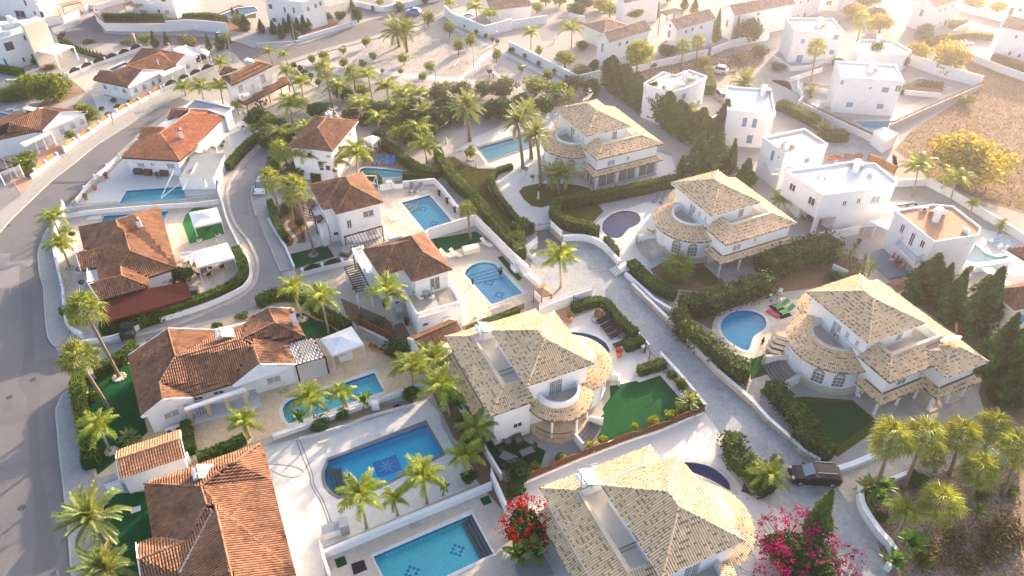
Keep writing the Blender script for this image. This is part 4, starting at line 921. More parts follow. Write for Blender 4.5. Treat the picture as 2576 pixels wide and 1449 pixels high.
 sw=MB();ring(sw,F,sx,sy,3.3,4.8,-86,-83.5,0,1.2,2);sw.mk('cheek_wall','plaster',H.t);sw=MB();ring(sw,F,sx,sy,3.3,4.8,-37,-34.5,0,1.2,2);sw.mk('cheek_wall','plaster',H.t)
 rlg(H.t,F,ringpts(sx,sy,3.2,-160,-90,8),.62,.85)
 wdw(H.t,w(3.1,.45,5.),R(ang)-PI/2,1.5,2.,'surround',False,'curtain_glass','balcony_door')
 for x in(2.74,3.46):
  g=MB()
  for i in(-.12,.12):g.box(x+i-.012,x+i+.012,.37,.40,4.1,5.95,fr=F)
  for i in range(1,6):g.box(x-.3,x+.3,.37,.40,4.05+i*.33,4.075+i*.33,fr=F)
  g.mk('glazing_bar','frame_white',H.t)
 wdw(H.t,w(3.1,.45,1.75),R(ang)-PI/2,2.2,2.1,'slide',False,'curtain_glass','porch_door')
 wdw(H.t,w(-1.3,0,1.9),R(ang)-PI/2,1.,.7,'surround',True,'dark_glass')
 for a in(-48,-10,28):ar=R(a);q=F(NA([bx+3.84*mc(ar),by+3.84*ms(ar),1.9]));wdw(H.t,q,R(ang)+ar,1.2,2.,'arch',True,'curtain_glass')
 for y in(3.5,7.5):wdw(H.t,w(xl+.5,y,4.2),R(ang)+PI,1.,.9,'slide',True,'light_glass')
 return H
VB=[]
VB.append(villa_b('cream tiled villa with two round tiled porches beside the dark green lawn',(1.73,50.88),24.8))
VB.append(villa_b('biggest cream tiled roof with dark tile ends above the navy crescent pool',(11.65,30.94),24.5,L=9.2,W=7.4,ye=12.35,xl=-4.5))
# --- houses whose roofs are set out slope by slope
def P3(s):
 t=s.split();k=t[0];v=[float(q)for q in t[1:]];c,r=int(k[0]),int(k[1])
 return[G((644*c+v[i]/4,362.25*r+v[i+1]/4),v[i+2])for i in range(0,len(v),3)]
def slopes(H,L):
 """each entry: (points with heights, eave direction or None)"""
 for s in L:
  u=None
  if isinstance(s,tuple):s,u=s
  pts=[]
  for part in s.split('|'):pts+=P3(part.strip())
  tris=deck_tris(H.deck,pts);tile_dir(H.ts,pts,u or(0,1),tris)
def deck_tris(mb,pts):
 """boarding under the tiles, in triangles; returns them"""
 tr=tessellate_polygon([[Vector((float(p[0]),float(p[1]),0))for p in pts]]);T=[]
 for t in tr:
  t=list(t);(ax,ay),(bx,by),(cx,cy)=[pts[k][:2]for k in t];cr=(bx-ax)*(cy-ay)-(cx-ax)*(by-ay)
  if abs(cr)<1e-4:continue
  T.append(t if cr>0 else t[::-1])
 V=[p-(0,0,.07)for p in pts]+[p-(0,0,.22)for p in pts];n=len(pts)
 mb.add(V,[tuple(t)for t in T]+[tuple(k+n for k in t[::-1])for t in T]+[(i,(i+1)%n,n+(i+1)%n,n+i)for i in range(n)]);return[NA([pts[k]for k in t])for t in T]
def tile_dir(ts,pts,u,tris):
 """tiles over a slope; rows run level with the edge between two of its points and follow every fold of the boarding"""
 i,j=u;d=pts[j]-pts[i];n=np.zeros(3)
 for a in range(len(pts)):n+=np.cross(pts[a]-pts[0],pts[(a+1)%len(pts)]-pts[0])
 n/=NN(n);n=n if n[2]>0 else-n
 uu=NA([d[0],d[1],0.]);uu/=NN(uu);v2=NA([-uu[1],uu[0],0.])
 if(v2@n)>0:v2=-v2;uu=-uu
 k=1/math.sqrt(1+min(1.,(v2@n/n[2])**2));w,l=ts.w,ts.l*k;o=pts[i]
 q=NA([((p-o)@uu,(p-o)@v2)for p in pts])
 us=np.arange(q[:,0].min()+w/2,q[:,0].max(),w);vs=np.arange(math.floor(q[:,1].min()/l)*l,q[:,1].max(),l)
 A,B=np.meshgrid(us,vs);Q=np.c_[A.ravel(),B.ravel()]
 for t in tris:
  tq=NA([((p-o)@uu,(p-o)@v2)for p in t]);ok=inside(Q+[0,l*.5],tq);S=Q[ok]
  if not len(S):continue
  m=np.cross(t[1]-t[0],t[2]-t[0]);m/=NN(m);m=m if m[2]>0 else-m
  if m[2]<.45:m=NA([m[0],m[1],.5]);m/=NN(m)
  C=o+S[:,0:1]*uu+S[:,1:2]*v2;nn=np.cross(t[1]-t[0],t[2]-t[0]);C[:,2]=t[0][2]-((C[:,:2]-t[0][:2])@nn[:2])/nn[2]+.012
  yy=v2-m*(v2@m);yy/=NN(yy);ts.put(C,np.cross(yy,m),yy,m)
def ridges(H,*ss):
 for s in ss:
  p=P3(s)
  for a,b in zip(p[:-1],p[1:]):H.ts.ridge(a,b)
def foot(H,s,z,inset=.4,z1=None):
 p=[G(q,z)[:2]for q in(PP(*s)if isinstance(s,(list,tuple))else P(s))]
 if area(p)<0:p=p[::-1]
 p=offset(p,inset,True);H.block(p,0,(z1 or z)-.06);return p
def gable(H,*ss):
 """white triangular wall under a verge, given by photo points with heights, with raking boards"""
 for s in ss:
  a,b,c=P3(s);d=np.cross(b-a,(0,0,1));d/=NN(d);d=d*(-1 if d[1]>0 else 1)
  A,B,Cc=[p+d*.02-(0,0,.16)for p in(a,b,c)];H.wmb.add([A,B,Cc]+[p-d*.25 for p in(A,B,Cc)],[(0,1,2),(5,4,3),(0,3,4,1),(1,4,5,2),(2,5,3,0)])
  H.trim.bar(a+(0,0,.02),c+(0,0,.02),.10,.28);H.trim.bar(b+(0,0,.02),c+(0,0,.02),.10,.28)
def chm(H,px,z0,h=1.3,w=.55,cap='tile_brown',base=None):
 q=GP(px,z0);F=Frame(q,R(25));mb=MB();mb.box(-w/2,w/2,-w/2,w/2,z0-.8,z0+h,fr=F);c=mb.mk('chimney','plaster',H.t)
 m=MB();a=w*.62;m.add([F(NA(p))for p in((-a,-a,z0+h+.12),(a,-a,z0+h+.12),(a,a,z0+h+.12),(-a,a,z0+h+.12),(0,-a,z0+h+.42),(0,a,z0+h+.42))],[(0,1,2,3)[::-1],(0,1,4),(2,3,5),(1,2,5,4),(3,0,4,5)]);m.mk('chimney_cap',cap,c)
 n=MB();n.box(-w*.4,w*.4,-w*.4,w*.4,z0+h,z0+h+.12,fr=F);n.mk('chimney_vent','dark_panel',c)
e,m1,r=2.9,3.8,4.7
H=House('bungalow with orange brown hipped roof above the dark maroon awning',at=G((310,620)),near=True,tiles='tile_brown',tw=.24,tl=.42);HC=H
slopes(H,['01 845 1055 2.9 795 840 2.9 1165 768 4.7 1185 838 4.7 1042 1042 3.8','01 1775 1248 2.9 1650 800 2.9 1595 640 2.9 1340 718 4.6 1165 768 4.7 1190 838 4.7 1248 870 4.7 1308 1080 4.7','01 1500 1340 2.9 1775 1250 2.9 1308 1082 4.7 1213 1222 3.9','01 1000 1365 2.9 980 1245 2.9 1042 1045 3.8 1185 838 4.7 1248 870 4.7 1308 1082 4.7 1213 1222 3.9 1220 1325 3.7','01 815 1275 2.9 985 1240 2.9 1042 1042 3.8 765 1108 3.8','02 1000 128 2.9 1485 -5 2.9 1225 -119 4.1 890 -47 4.1','01 1500 1432 2.9 1490 1345 2.9 1213 1225 3.9 1225 1330 4.1'])
ridges(H,'01 795 840 2.9 1165 768 4.7 1595 640 2.95','01 1165 768 4.7 1190 838 4.7 1248 870 4.7 1308 1082 4.7 1775 1250 2.9','01 1308 1082 4.7 1213 1222 3.9 1225 1330 4.1 1500 1435 2.9','01 765 1108 3.8 1042 1042 3.8 1185 838 4.7','01 890 1402 4.1 1225 1330 4.1')
gable(H,'01 815 1278 2.9 740 985 2.9 765 1106 3.8','02 1000 132 2.9 880 -200 2.9 885 -45 4.1')
foot(H,'01 845 1055 795 840 1590 645 1650 800 1775 1248 1500 1340 1510 1440 1000 1570 960 1420 985 1360 980 1245 815 1275 770 1080',2.9,.45)
chm(H,'01 1415 850',4.);H.win('01 1660 1020',1.,1.);H.done()
t=thg('awning','dark maroon canvas awning along the front of the orange brown roofed bungalow','awning',tuple(G((360,770))))
q=P3('02 985 140 2.7 1500 0 2.75 1880 -60 2.75 1930 95 2.1 1045 350 2.1');mb=MB();mb.add([p for p in q]+[p-(0,0,.05)for p in q],[(0,1,2,3,4),(9,8,7,6,5)]+[(i,5+i,5+(i+1)%5,(i+1)%5)for i in range(5)]);mb.mk('canvas','maroon_canvas',t)
va=MB();va.add([q[4],q[3],q[3]-(0,0,.3),q[4]-(0,0,.3)],[(0,1,2,3)]);va.mk('valance','maroon_canvas',t)
for k in range(5):p=q[4]+(q[3]-q[4])*(k/4*.96+.02);mb=MB();mb.box(p[0]-.06,p[0]+.06,p[1]-.06,p[1]+.06,0,p[2]-.08);mb.mk('post','dark_wood',t)
t=thg('awning','small orange canvas blind on the side wall of the orange brown roofed bungalow','awning',GP('01 1700 1000'))
q=P3('01 1640 900 2.8 1690 905 2.2 1765 1108 2.2 1710 1105 2.8');mb=MB();mb.add([p for p in q]+[p-(0,0,.04)for p in q],[(0,1,2,3),(7,6,5,4)]+[(i,4+i,4+(i+1)%4,(i+1)%4)for i in range(4)]);mb.mk('canvas','roof_terracotta',t)
H=House('long low brown tiled house with white gables beside the yellow paved pool terrace',at=G((540,920)),near=True,tiles='tile_brown',tw=.225,tl=.40);HB=H
slopes(H,['02 1425 1300 2.9 1295 685 2.9 1690 415 4.3 1765 690 4.9 1605 955 4.3 1640 1130 4.3',('02 1690 415 4.3 2190 430 2.9 1810 690 4.9 1765 688 4.9',(0,3)),'02 1940 1080 2.9 2330 965 2.9 2530 590 4.8 2430 518 4.9 1810 695 4.9 1762 690 4.9 1608 958 4.3','02 2190 440 3.0 2620 320 3.0 2430 518 4.9 1810 690 4.9',('02 1640 1130 4.3 1605 958 4.3 1935 1085 2.9 1935 1108 2.9',(0,1)),'12 395 775 2.9 300 560 2.9 0 447 4.2 -36 570 4.8 40 775 4.3',('02 2345 990 2.9 2335 972 2.9 2530 590 4.8 2616 775 4.3',(3,2)),'12 298 560 2.9 492 490 2.9 190 352 4.9 -146 515 4.9 -40 560 4.8','12 492 490 2.9 345 215 2.9 125 205 4.3 190 352 4.9',('12 -60 300 3.3 125 205 4.3 190 350 4.9 -146 512 4.9',(1,2))])
ridges(H,'02 1690 415 4.3 1765 690 4.9 1810 692 4.9 2430 518 4.9','02 1765 690 4.9 1605 956 4.3 1640 1130 4.3','12 -146 515 4.9 190 352 4.9 492 490 2.9','12 125 205 4.3 190 352 4.9','12 40 775 4.3 -36 570 4.8 -46 590 4.8')
gable(H,'02 1425 1302 2.9 1940 1110 2.9 1640 1130 4.3','02 2345 992 2.9 2970 775 2.9 2616 775 4.3','02 1295 683 2.9 2185 428 2.9 1690 412 4.3','12 -90 330 2.9 348 212 2.9 125 202 4.3')
foot(H,['02 1425 1300 1295 685','02 1900 440','12 -60 300 345 215 492 490 330 555 395 775','02 2345 990 2335 970 1940 1080 1935 1108'],2.9,.45)
chm(H,'12 385 330',3.9);H.win('02 1725 1270',1.5,.9);H.win('12 178 920',1.5,.9);H.win('02 1990 1110 2200 1050',1.1,.5,glass='dark_glass');H.win('02 2545 1060',.9,1.3,'grid',False,glass='light_glass');H.done()
t=HB.t
for s in('02 1850 1210 2460 1000 2475 1030 1860 1235',):
 q=[G(p,2.5)for p in P(s)];mb=MB();mb.prm([p[:2]for p in q],2.35,2.6);mb.mk('beam','plaster',t)
for px in('02 1925 1340','02 2125 1290','02 2315 1240','02 2490 1180'):
 g_=GP(px);mb=MB();mb.box(g_[0]-.2,g_[0]+.2,g_[1]-.18,g_[1]+.18,0,2.35,fr=None);mb.mk('pillar','beige_stone',t)
vf=MB();vf.prm([G(p)[:2]for p in P('02 1960 1385 2640 1200 2600 1050 1960 1220')],-.02,.14);vf.mk('veranda_floor','paving_tile',t)
H=House('house with huge plain brown ridged roof beside the white paved terrace',at=G((560,1330)),near=True,tiles='tile_brown',tw=.235,tl=.40);HA=H
slopes(H,['03 1545 1065 2.9 1455 530 2.9 2022 553 5.0 2080 735 5.0 1880 1097 4.0',('03 1455 520 2.9 2610 120 2.9 2340 318 5.0 2025 550 5.0',(0,1)),('13 400 1449 2.9 155 490 2.9 40 120 2.9 -236 318 5.0 -545 552 5.0 -496 730 5.0 -420 745 5.0 -246 1449 5.0 -180 1760 5.0 490 1760 2.9',(0,1)),('03 1640 1760 2.9 1810 1420 3.9 2145 790 4.9 2165 745 5.0 2330 1449 5.0 2400 1760 5.0',(3,4)),('03 1405 1125 3.2 1545 1068 3.2 1882 1098 4.0 1400 1287 4.0',(3,2)),('03 1440 1600 2.9 1405 1290 4.0 1875 1100 4.0 2078 738 5.0 2145 790 4.9 1810 1420 3.9 1700 1640 2.9',(1,2))])
ridges(H,'03 1455 525 2.9 2022 553 5.0 2080 735 5.0 2165 745 5.0 2330 1449 5.0 2400 1760 5.0','03 2025 550 5.0 2290 335 5.0 2340 318 5.0 2610 122 2.95','03 1400 1287 4.0 1878 1098 4.0 2075 738 5.0')
v=MB();q=P3('03 1545 1070 3.1 1882 1100 4.0');v.bar(q[0]+(0,0,.06),q[1]+(0,0,.06),.16,.04);q=P3('03 2145 790 4.92 1810 1420 3.95');v.bar(q[0]+(0,0,.08),q[1]+(0,0,.08),.18,.04);v.mk('valley_gutter','valley_lead',H.t)
gable(H,'03 1440 1600 2.9 1370 1120 2.9 1390 1286 4.0')
foot(H,['03 1545 1065 1455 525 2600 125','13 155 490 400 1449 480 1760','03 1700 1760 1440 1600 1400 1125'],2.9,.4);H.done()
H=House('white bungalow with bright orange tiled roof and grey flat roofed wing',at=G((440,360)),tiles='tile_orange',tw=.25,tl=.42);HD=H
slopes(H,[('01 1810 170 2.9 2270 -289 2.9 1890 -299 4.5 1610 -105 4.5',(0,1)),'01 1220 135 2.9 1810 170 2.9 1715 25 3.8 1612 -105 4.5 1590 -100 4.5',('01 1220 135 2.9 1400 -49 2.9 1640 -159 3.9 1700 -159 3.9 1890 -299 4.5 1610 -105 4.5',(5,4)),'00 1385 1412 2.9 1600 1305 2.9 1665 1285 3.9 1435 1282 3.9','00 1685 1198 2.9 1790 1180 2.9 1910 1100 4.0 1725 1090 4.0',('00 1910 1100 4.0 2135 1108 2.9 2095 1152 2.9 1890 1150 4.4',(0,3)),'01 1810 170 2.9 1968 30 2.9 1720 22 3.9 1715 26 3.8'])
ridges(H,'01 1220 135 2.9 1610 -105 4.5 1890 -299 4.5','01 1810 170 2.9 1715 25 3.8 1610 -105 4.5','00 1435 1282 3.9 1665 1285 3.9','00 1725 1090 4.0 1910 1100 4.0 1890 1150 4.5')
foot(H,['01 1220 135 1400 -49 1700 -240 1780 -340 2130 -340 2270 -289 1810 170'],2.9,.4)
chm(H,'00 1830 1385',3.8,1.2);H.win('01 1420 210',1.2,.8);H.win('01 1535 203',.6,.5,glass='bright_blue');H.win('01 1720 222',1.3,.9)
H.win('01 1895 170',.9,1.2,'slide',False);H.win('01 2050 80',1.1,1.2)
p=[G(q,3.1)[:2]for q in P('00 1862 1085 1972 1005 2350 1090 2262 1165 2100 1110 1900 1100')];H.block(offset(p if area(p)>0 else p[::-1],.25,True),0,2.95);mb=MB();mb.prm(p,2.96,3.1);fr=mb.mk('flat_roof','grey_roof',H.t);c=MB();rbn(c,p,.3,3.11,3.3,closed=True);c.mk('parapet','plaster',fr);H.done()
t=thg('patio_cover','pale fabric patio cover fixed to the bright orange roofed bungalow','canopy',GP('00 2150 1400'))
q=P3('00 1985 1449 2.9 2135 1318 2.9 2290 1350 2.3 2175 1475 2.3');mb=MB();mb.add([p for p in q]+[p-(0,0,.05)for p in q],[(0,1,2,3),(7,6,5,4)]+[(i,4+i,4+(i+1)%4,(i+1)%4)for i in range(4)]);mb.mk('canvas','cream_canvas',t)
for p in q[2:]:mb=MB();mb.box(p[0]-.05,p[0]+.05,p[1]-.05,p[1]+.05,0,p[2]-.05);mb.mk('post','white_metal',t)
H=House('white bungalow with brown ridged roof, arched windows and columned porch across the street',at=G((370,190)),tiles='tile_brown',tw=.27,tl=.45);HF=H
slopes(H,['00 935 800 2.9 1290 878 2.9 1438 708 4.2 1272 668 4.4 1120 722 4.0 1005 710 4.0','00 1640 708 2.9 1772 655 2.9 1595 535 4.6 1275 665 4.4 1438 708 4.2','00 1772 655 2.9 1868 552 2.9 1595 498 4.4 1594 535 4.6',('00 1285 650 2.9 1430 490 2.9 1594 515 4.5 1590 535 4.6 1275 665 4.4',(0,1))])
ridges(H,'00 1275 665 4.4 1594 535 4.6','00 1005 710 4.0 1120 722 4.0','00 1272 668 4.4 1438 708 4.2','00 1430 490 3.4 1595 505 4.4 1868 552 3.4')
gable(H,'00 1290 880 2.9 1645 712 2.9 1438 708 4.2','00 1772 655 2.9 1985 572 2.9 1868 552 4.0')
foot(H,'00 935 800 1285 650 1430 490 1868 552 1990 575 1760 660 1640 708 1290 878',2.9,.4)
H.win('00 1055 868 1250 910 1365 905 1450 875',.8,1.,'arch',glass='dark_glass');H.win('00 1165 885',.7,.6,'arch',glass='dark_glass');H.win('00 1540 835 1603 805',.6,1.,'arch',glass='dark_glass');H.win('00 1888 668',.8,.9,'arch',glass='dark_glass')
chm(H,'00 1705 500',3.6,.9);chm(H,'00 1585 610',4.4,.3,.22)
mb=MB();mb.prm([G(p,2.7)[:2]for p in P('00 1635 765 1845 670 1800 640 1600 735')],2.45,2.7);mb.mk('porch_roof','plaster',H.t)
for px in('00 1680 868','00 1750 850','00 1815 820','00 1880 775'):g_=GP(px);column(H,g_,0,2.5,.16)
H.done()
H=House('bungalow with ridged orange brown roof and tall gable above the curved brown fence',at=G((60,330)),tiles='tile_brown',tw=.27,tl=.45)
slopes(H,['00 -60 1420 2.9 400 1318 2.9 432 1095 4.7 100 1240 4.6 60 1340 3.6',('00 400 1318 2.9 432 1320 2.9 612 1135 4.0 432 1095 4.7',(1,2)),('00 445 1072 4.6 875 1125 3.1 612 1137 4.0 432 1095 4.7',(0,3)),'00 -60 1390 2.9 90 1312 3.4 105 1242 4.6 -60 1300 4.4','00 290 1085 3.2 -60 1215 3.2 -40 1290 4.5 432 1095 4.7'])
ridges(H,'00 100 1240 4.6 432 1095 4.7 612 1136 4.0','00 100 1240 4.6 85 1312 3.4 -60 1380 2.9')
gable(H,'00 430 1322 2.9 880 1128 2.9 612 1137 4.3');foot(H,'00 -100 1440 -100 1230 300 1085 450 1065 880 1128 430 1320',2.9,.35)
H.win('00 628 1312',.8,1.3,'arch',glass='light_glass');H.win('00 732 1265',.8,1.2,'arch',glass='light_glass');H.win('00 825 1225',.8,1.2,'arch',glass='light_glass')
mb=MB();mb.prm([G(p,2.6)[:2]for p in P('00 200 1440 485 1320 520 1335 240 1470')],2.35,2.6);mb.mk('porch_roof','cream_plaster',H.t)
for px in('01 390 85','01 470 50','01 560 10'):column(H,GP(px),0,2.4,.18)
H.done()
H=House('two storey house with brown hipped roof, balcony and red tiled veranda roof',at=G((640,230)),tiles='tile_brown',tw=.27,tl=.45);HE=H
slopes(H,['00 2330 858 5.5 2735 660 5.5 2588 622 6.9 2318 745 6.9','00 2230 765 5.5 2330 858 5.5 2318 745 6.9 2240 760 5.6','00 2205 745 5.2 2240 748 5.2 2385 688 6.0 2250 665 6.0',('00 2735 660 5.5 2600 590 5.5 2560 600 5.8 2588 622 6.9',(0,1))])
ridges(H,'00 2330 858 5.5 2318 745 6.9 2588 622 6.9 2735 660 5.5');foot(H,'00 2230 765 2330 858 2735 660 2600 590',5.5,.4)
H.win('00 2420 895',1.1,1.5,'surround',False);H.win('10 70 790',1.1,1.7,'surround',False);H.win('00 2545 870',.5,1.);H.win('00 2330 1060',.9,.9)
p=[G(q,3.)[:2]for q in P('10 -60 870 160 790 270 760 330 830 0 985')]
mb=MB();mb.prm([G(q,2.85)[:2]for q in P('00 2400 960 2440 1010 2530 980 2500 930')],2.7,2.85);mb.mk('balcony_slab','plaster',H.t)
for s,z in(('00 2405 985 2440 1015 2535 975',3.),('10 40 880 65 895 170 850',3.),('10 170 790 290 770',3.)):
 w_=[G(q,z)for q in P(s)];rlg(H.t,None,w_,2.85,.85,'plaster',.16,'balustrade',.07)
slopes(H,['00 2385 1018 2.4 2480 1050 2.4 2500 985 3.0 2430 965 3.0','00 2480 1050 2.4 2916 832 2.4 2866 770 3.1 2500 985 3.0'])
for px in('00 2510 1170','10 60 1100','10 150 1045','10 265 970','10 345 930'):g_=GP(px);mb=MB();mb.box(g_[0]-.07,g_[0]+.07,g_[1]-.07,g_[1]+.07,0,2.35);mb.mk('post','dark_wood',H.t)
mb=MB();mb.prm([G(q)[:2]for q in P('00 2440 1120 2500 1180 2960 960 2900 860')],-.02,.12);mb.mk('veranda_floor','paving_beige',H.t);H.done()
# --- hipped two storey houses
def hip_house(lbl,a,b,c,d,e_,ze=5.6,rise=1.75,tiles='tile_brown',near=False,tw=.235,**k):
 """a,b,c: front, right and back corners of the main eave; d,e_: left back and left front corners of the second, offset roof"""
 H=House(lbl,at=GP(b),tiles=tiles,tw=tw,tl=.42,near=near,**k)
 F,x,y=H.rect(P(a)[0],P(b)[0],P(c)[0],ze);H.roof(F,0,x,0,y,ze,rise,'hh',.45);H.F=F;H.xy=(x,y)
 if d:
  q=F.loc(GP(d,ze));q2=F.loc(G(P(e_)[0],ze));H.roof(F,q[0],x-.02,q2[1],y-.02,ze+.02,rise*.92,'hh',.45)
 return H
H=hip_house('white two storey house with brown hipped roof beside the bright blue pool','11 805 710','11 1280 590','11 1055 292','11 535 420','11 675 668',near=True);HH=H
H.win('11 1130 700',1.5,1.,'slide',glass='curtain_glass');H.win('11 938 805',.65,1.3,'slide',True,'dark_glass');H.win('11 805 900',.6,.5,'plain',True,'dark_glass');H.win('11 1165 890',1.5,1.,'slide',False,'light_glass');H.ac('11 1098 835')
p=[G(q,3.4)[:2]for q in P('11 540 610 600 580 700 680 700 720 640 740')];H.block(p,0,3.1);slopes(H,['11 620 790 3.0 590 735 3.0 655 705 3.4 680 745 3.4','11 540 665 3.4 500 590 3.4 555 540 3.8 600 600 3.8'])
p=[G(q,2.3)[:2]for q in P('11 620 790 680 745 730 860 660 900')];H.block(p,0,2.7);H.done();chm(H,'11 805 330',5.9,.9,.6)
for i,(z,s)in enumerate(((.15,'11 560 960 640 890 760 990 625 1030'),(.3,'11 590 950 650 905 740 975 640 1010'),(.45,'11 610 935 660 905 745 960 655 990'))):mb=MB();mb.prm([G(p)[:2]for p in P(s)],0,z);mb.mk('step','paving_white',H.t)
H=hip_house('white two storey house with brown hipped roof and white balustraded balcony','11 1575 1390','11 1975 1265','11 1680 892','11 1072 1055','11 1310 1320',near=True);HI=H
H.done()
H.walls_done=True
bl=MB();top=[G(q,2.75)[:2]for q in P('12 1620 310 2068 185 1950 -30 1500 80')];bl.prm(top,0,2.75);bl.mk('balcony_block','plaster',H.t);fl=MB();ins=offset(top if area(top)>0 else top[::-1],.25,True);fl.prm(ins,2.751,2.77);fl.mk('balcony_floor','paving_beige',H.t)
def bls(parent,pts,z0,h=.8):
 base=MB();rl=MB();rbn(base,pts,.2,z0,z0+.1);rbn(rl,pts,.2,z0+h-.08,z0+h);b=base.mk('balustrade','plaster',parent);rl.mk('handrail','plaster',b)
 for q,a in along(pts,.21,.1):
  mb=MB();mb.lth((q[0],q[1],z0+.1),[(.05,0),(.07,.15),(.035,.38),(.05,h-.2)],6);mb.mk('baluster','plaster',b)
 for q in pts:mb=MB();mb.box(q[0]-.13,q[0]+.13,q[1]-.13,q[1]+.13,z0,z0+h+.06);mb.mk('pier','plaster',b)
tt=[G(q,2.75)[:2]for q in P('12 1500 80 1625 308 2062 183 1955 -30')];bls(H.t,tt,2.76)
H.walls+=[(NA(top[i]),NA(top[(i+1)%4]),0,2.75)for i in range(4)]
H.win('11 1800 1405',1.3,1.9,'slide',False,'curtain_glass');H.win('12 1590 65',.6,1.2,'slide',False,'dark_glass');H.win('12 1705 365',.6,.4,'plain',True,'dark_glass');H.ac('12 1905 310');H.win('12 1420 145',.5,.35,'plain',True,'dark_glass')
top2=[G(q,2.85)[:2]for q in P('11 985 1105 1075 1080 1200 1290 1100 1310')];b2=MB();b2.prm(top2,0,2.85);b2.mk('balcony_block','plaster',H.t);bls(H.t,[top2[1],top2[0],top2[3]],2.86)
H=hip_house('two storey house with brown hipped roof and roof tank half hidden by palms','11 770 80','10 1028 1217','10 590 1180',None,None,tw=.27);HJ=H
H.win('10 945 1355',.8,.9,'slide',glass='dark_glass');H.win('11 835 30',.8,.9,'slide',glass='dark_glass');H.win('11 540 110 660 240 725 240',.7,.8,'plain',glass='dark_glass');H.win('11 650 200',.8,.9,'plain',glass='dark_glass');H.done();chm(H,'10 800 1195',5.9,.9)
H=House('low white garage with pink tiled gable roof beside the dark green turf','garage','garage',at=G((380,1160)),near=True,tiles='tile_pink',tw=.235,tl=.38)
F,x,y=H.rect(P('03 1210 475')[0],P('03 1862 255')[0],P('03 1168 195')[0],2.5);H.roof(F,0,x,0,y,2.5,.75,'gg',.15);H.done()
H=House('small terracotta tiled outbuilding wedged between the balcony block and cream tiled villa','outbuilding','outbuilding',at=G((1090,860)),near=False,tiles='tile_brown',tw=.235,tl=.4)
F,x,y=H.rect(P('12 1660 660')[0],P('12 1530 505')[0],P('12 2090 465')[0],2.8);H.roof(F,0,x,0,y,2.8,.9,'gg',.2);H.done()
# --- flat roofed white houses
def flat(lbl,s,z,rm='roof_white',par=.35,wlm='plaster',cornice=.12,name='flat_roofed_house',base=0.,shrink=0.):
 H=House(lbl,at=GP(s),name=name,wlm=wlm);p=[G(q,z)[:2]for q in P(s)]
 if len(p)==3:F_=Frame(p[0],at2(*(p[1]-p[0])[::-1]));x_=F_.loc(p[1])[0];y_=F_.loc(p[2])[1];p=wpoly(F_,[(0,0),(x_,0),(x_,y_),(0,y_)])
 if area(p)<0:p=p[::-1]
 H.block(offset(p,cornice+shrink,True),base,z-.05);mb=MB();mb.prm(p,z-.25,z-.04);mb.mk('roof_slab','plaster' if wlm=='plaster' else wlm,H.t)
 i=offset(p,.12,True);f=MB();f.prm(offset(p,.24,True),z-.035,z+.01);f.mk('roof_surface',rm,H.t)
 if par:c=MB();rbn(c,i,.2,z-.03,z+par,closed=True);c.mk('parapet','plaster' if wlm=='plaster' else wlm,H.t)
 H.z=z;return H
sh=dict(kind='plain',glass='shutter_blue',sill=False)
H=flat('largest plain white flat roofed house with open corner terrace and outdoor table','31 160 285 550 535 1255 448 1305 392 1068 207 975 212 890 182 570 235',6.2,base=2.6);F4=H
pp=[G(q,6.2)[:2]for q in P('31 160 285 550 535 1255 448 1068 207 570 235')];pp=pp if area(pp)>0 else pp[::-1];p2=offset(pp,.12,True)
g4=MB();c4=NA(GP('31 550 535',6.2)[:2]);fr=Frame.from_px(P('31 550 535')[0],P('31 1255 448')[0],6.2);fw=fr
lx=fr.loc(GP('31 1255 448',6.2))[0];ly=fr.loc(GP('31 160 285',6.2))[1];H.block(wpoly(fr,[(3.2,.15),(lx-.15,.15),(lx-.15,ly-.3),(.2,ly-.3),(.2,4.2),(3.2,4.2)]),0,2.62)
for q in((.35,.35),):mb=MB();mb.box(.15,.65,.15,.65,0,2.6,fr=fr);mb.mk('corner_pillar','plaster',H.t)
H.win('31 248 435',1.1,1.1,'slide',True,'dark_glass');H.win('31 440 575',1.2,1.2,'slide',True,'dark_glass');H.win('31 768 595',.6,.8,'slide',True,'dark_glass');H.win('31 912 570',.6,.8,'slide',True,'dark_glass');H.win('31 1082 555',1.3,1.,'slide',True,'light_glass');H.done()
H=flat('white flat house with terracotta coloured roof, balcony and people on its grey terrace','31 1265 680 1665 1000 2120 930 2140 852 1862 637 1650 617',6.,'roof_terracotta',.25);F5=H
H.win('31 1355 850',.7,1.2,'slide',True,'dark_glass');H.win('31 1450 960',.7,1.9,'slide',False,'dark_glass',);H.win('31 1555 1005',.7,1.,'slide',True,'dark_glass');H.win('31 1400 1250',1.6,1.6,'slide',False,'light_glass');H.done()
q=[G(p,3.)for p in P('31 1285 1010 1480 1195 1600 1140 1400 965')];mb=MB();mb.prm([p[:2]for p in q],2.7,2.95);mb.mk('balcony_slab','plaster',H.t);rlg(H.t,None,[q[3],q[0],q[1],q[2]],2.95,.9,'blue_grey_metal',.15)
te=MB();te.prm([G(p)[:2]for p in P('31 960 1115 1160 1070 1390 1300 1380 1340 1210 1370')],0,.3);te.mk('terrace','grey_roof',H.t)
H=flat('white two storey house with pale blue shutters between brown fence and dry field','30 735 792 1370 836 1290 668',6.3)
H.win('30 1180 905 820 1053 1128 1070',1.1,.9,**sh);H.win('30 745 830',.5,.8,**sh);H.win('30 1030 885',.5,.5,'grid',True,'curtain_glass');H.ac('30 970 1030');H.win('30 1310 890',1.,1.2,'slide',False,'curtain_glass');H.done()
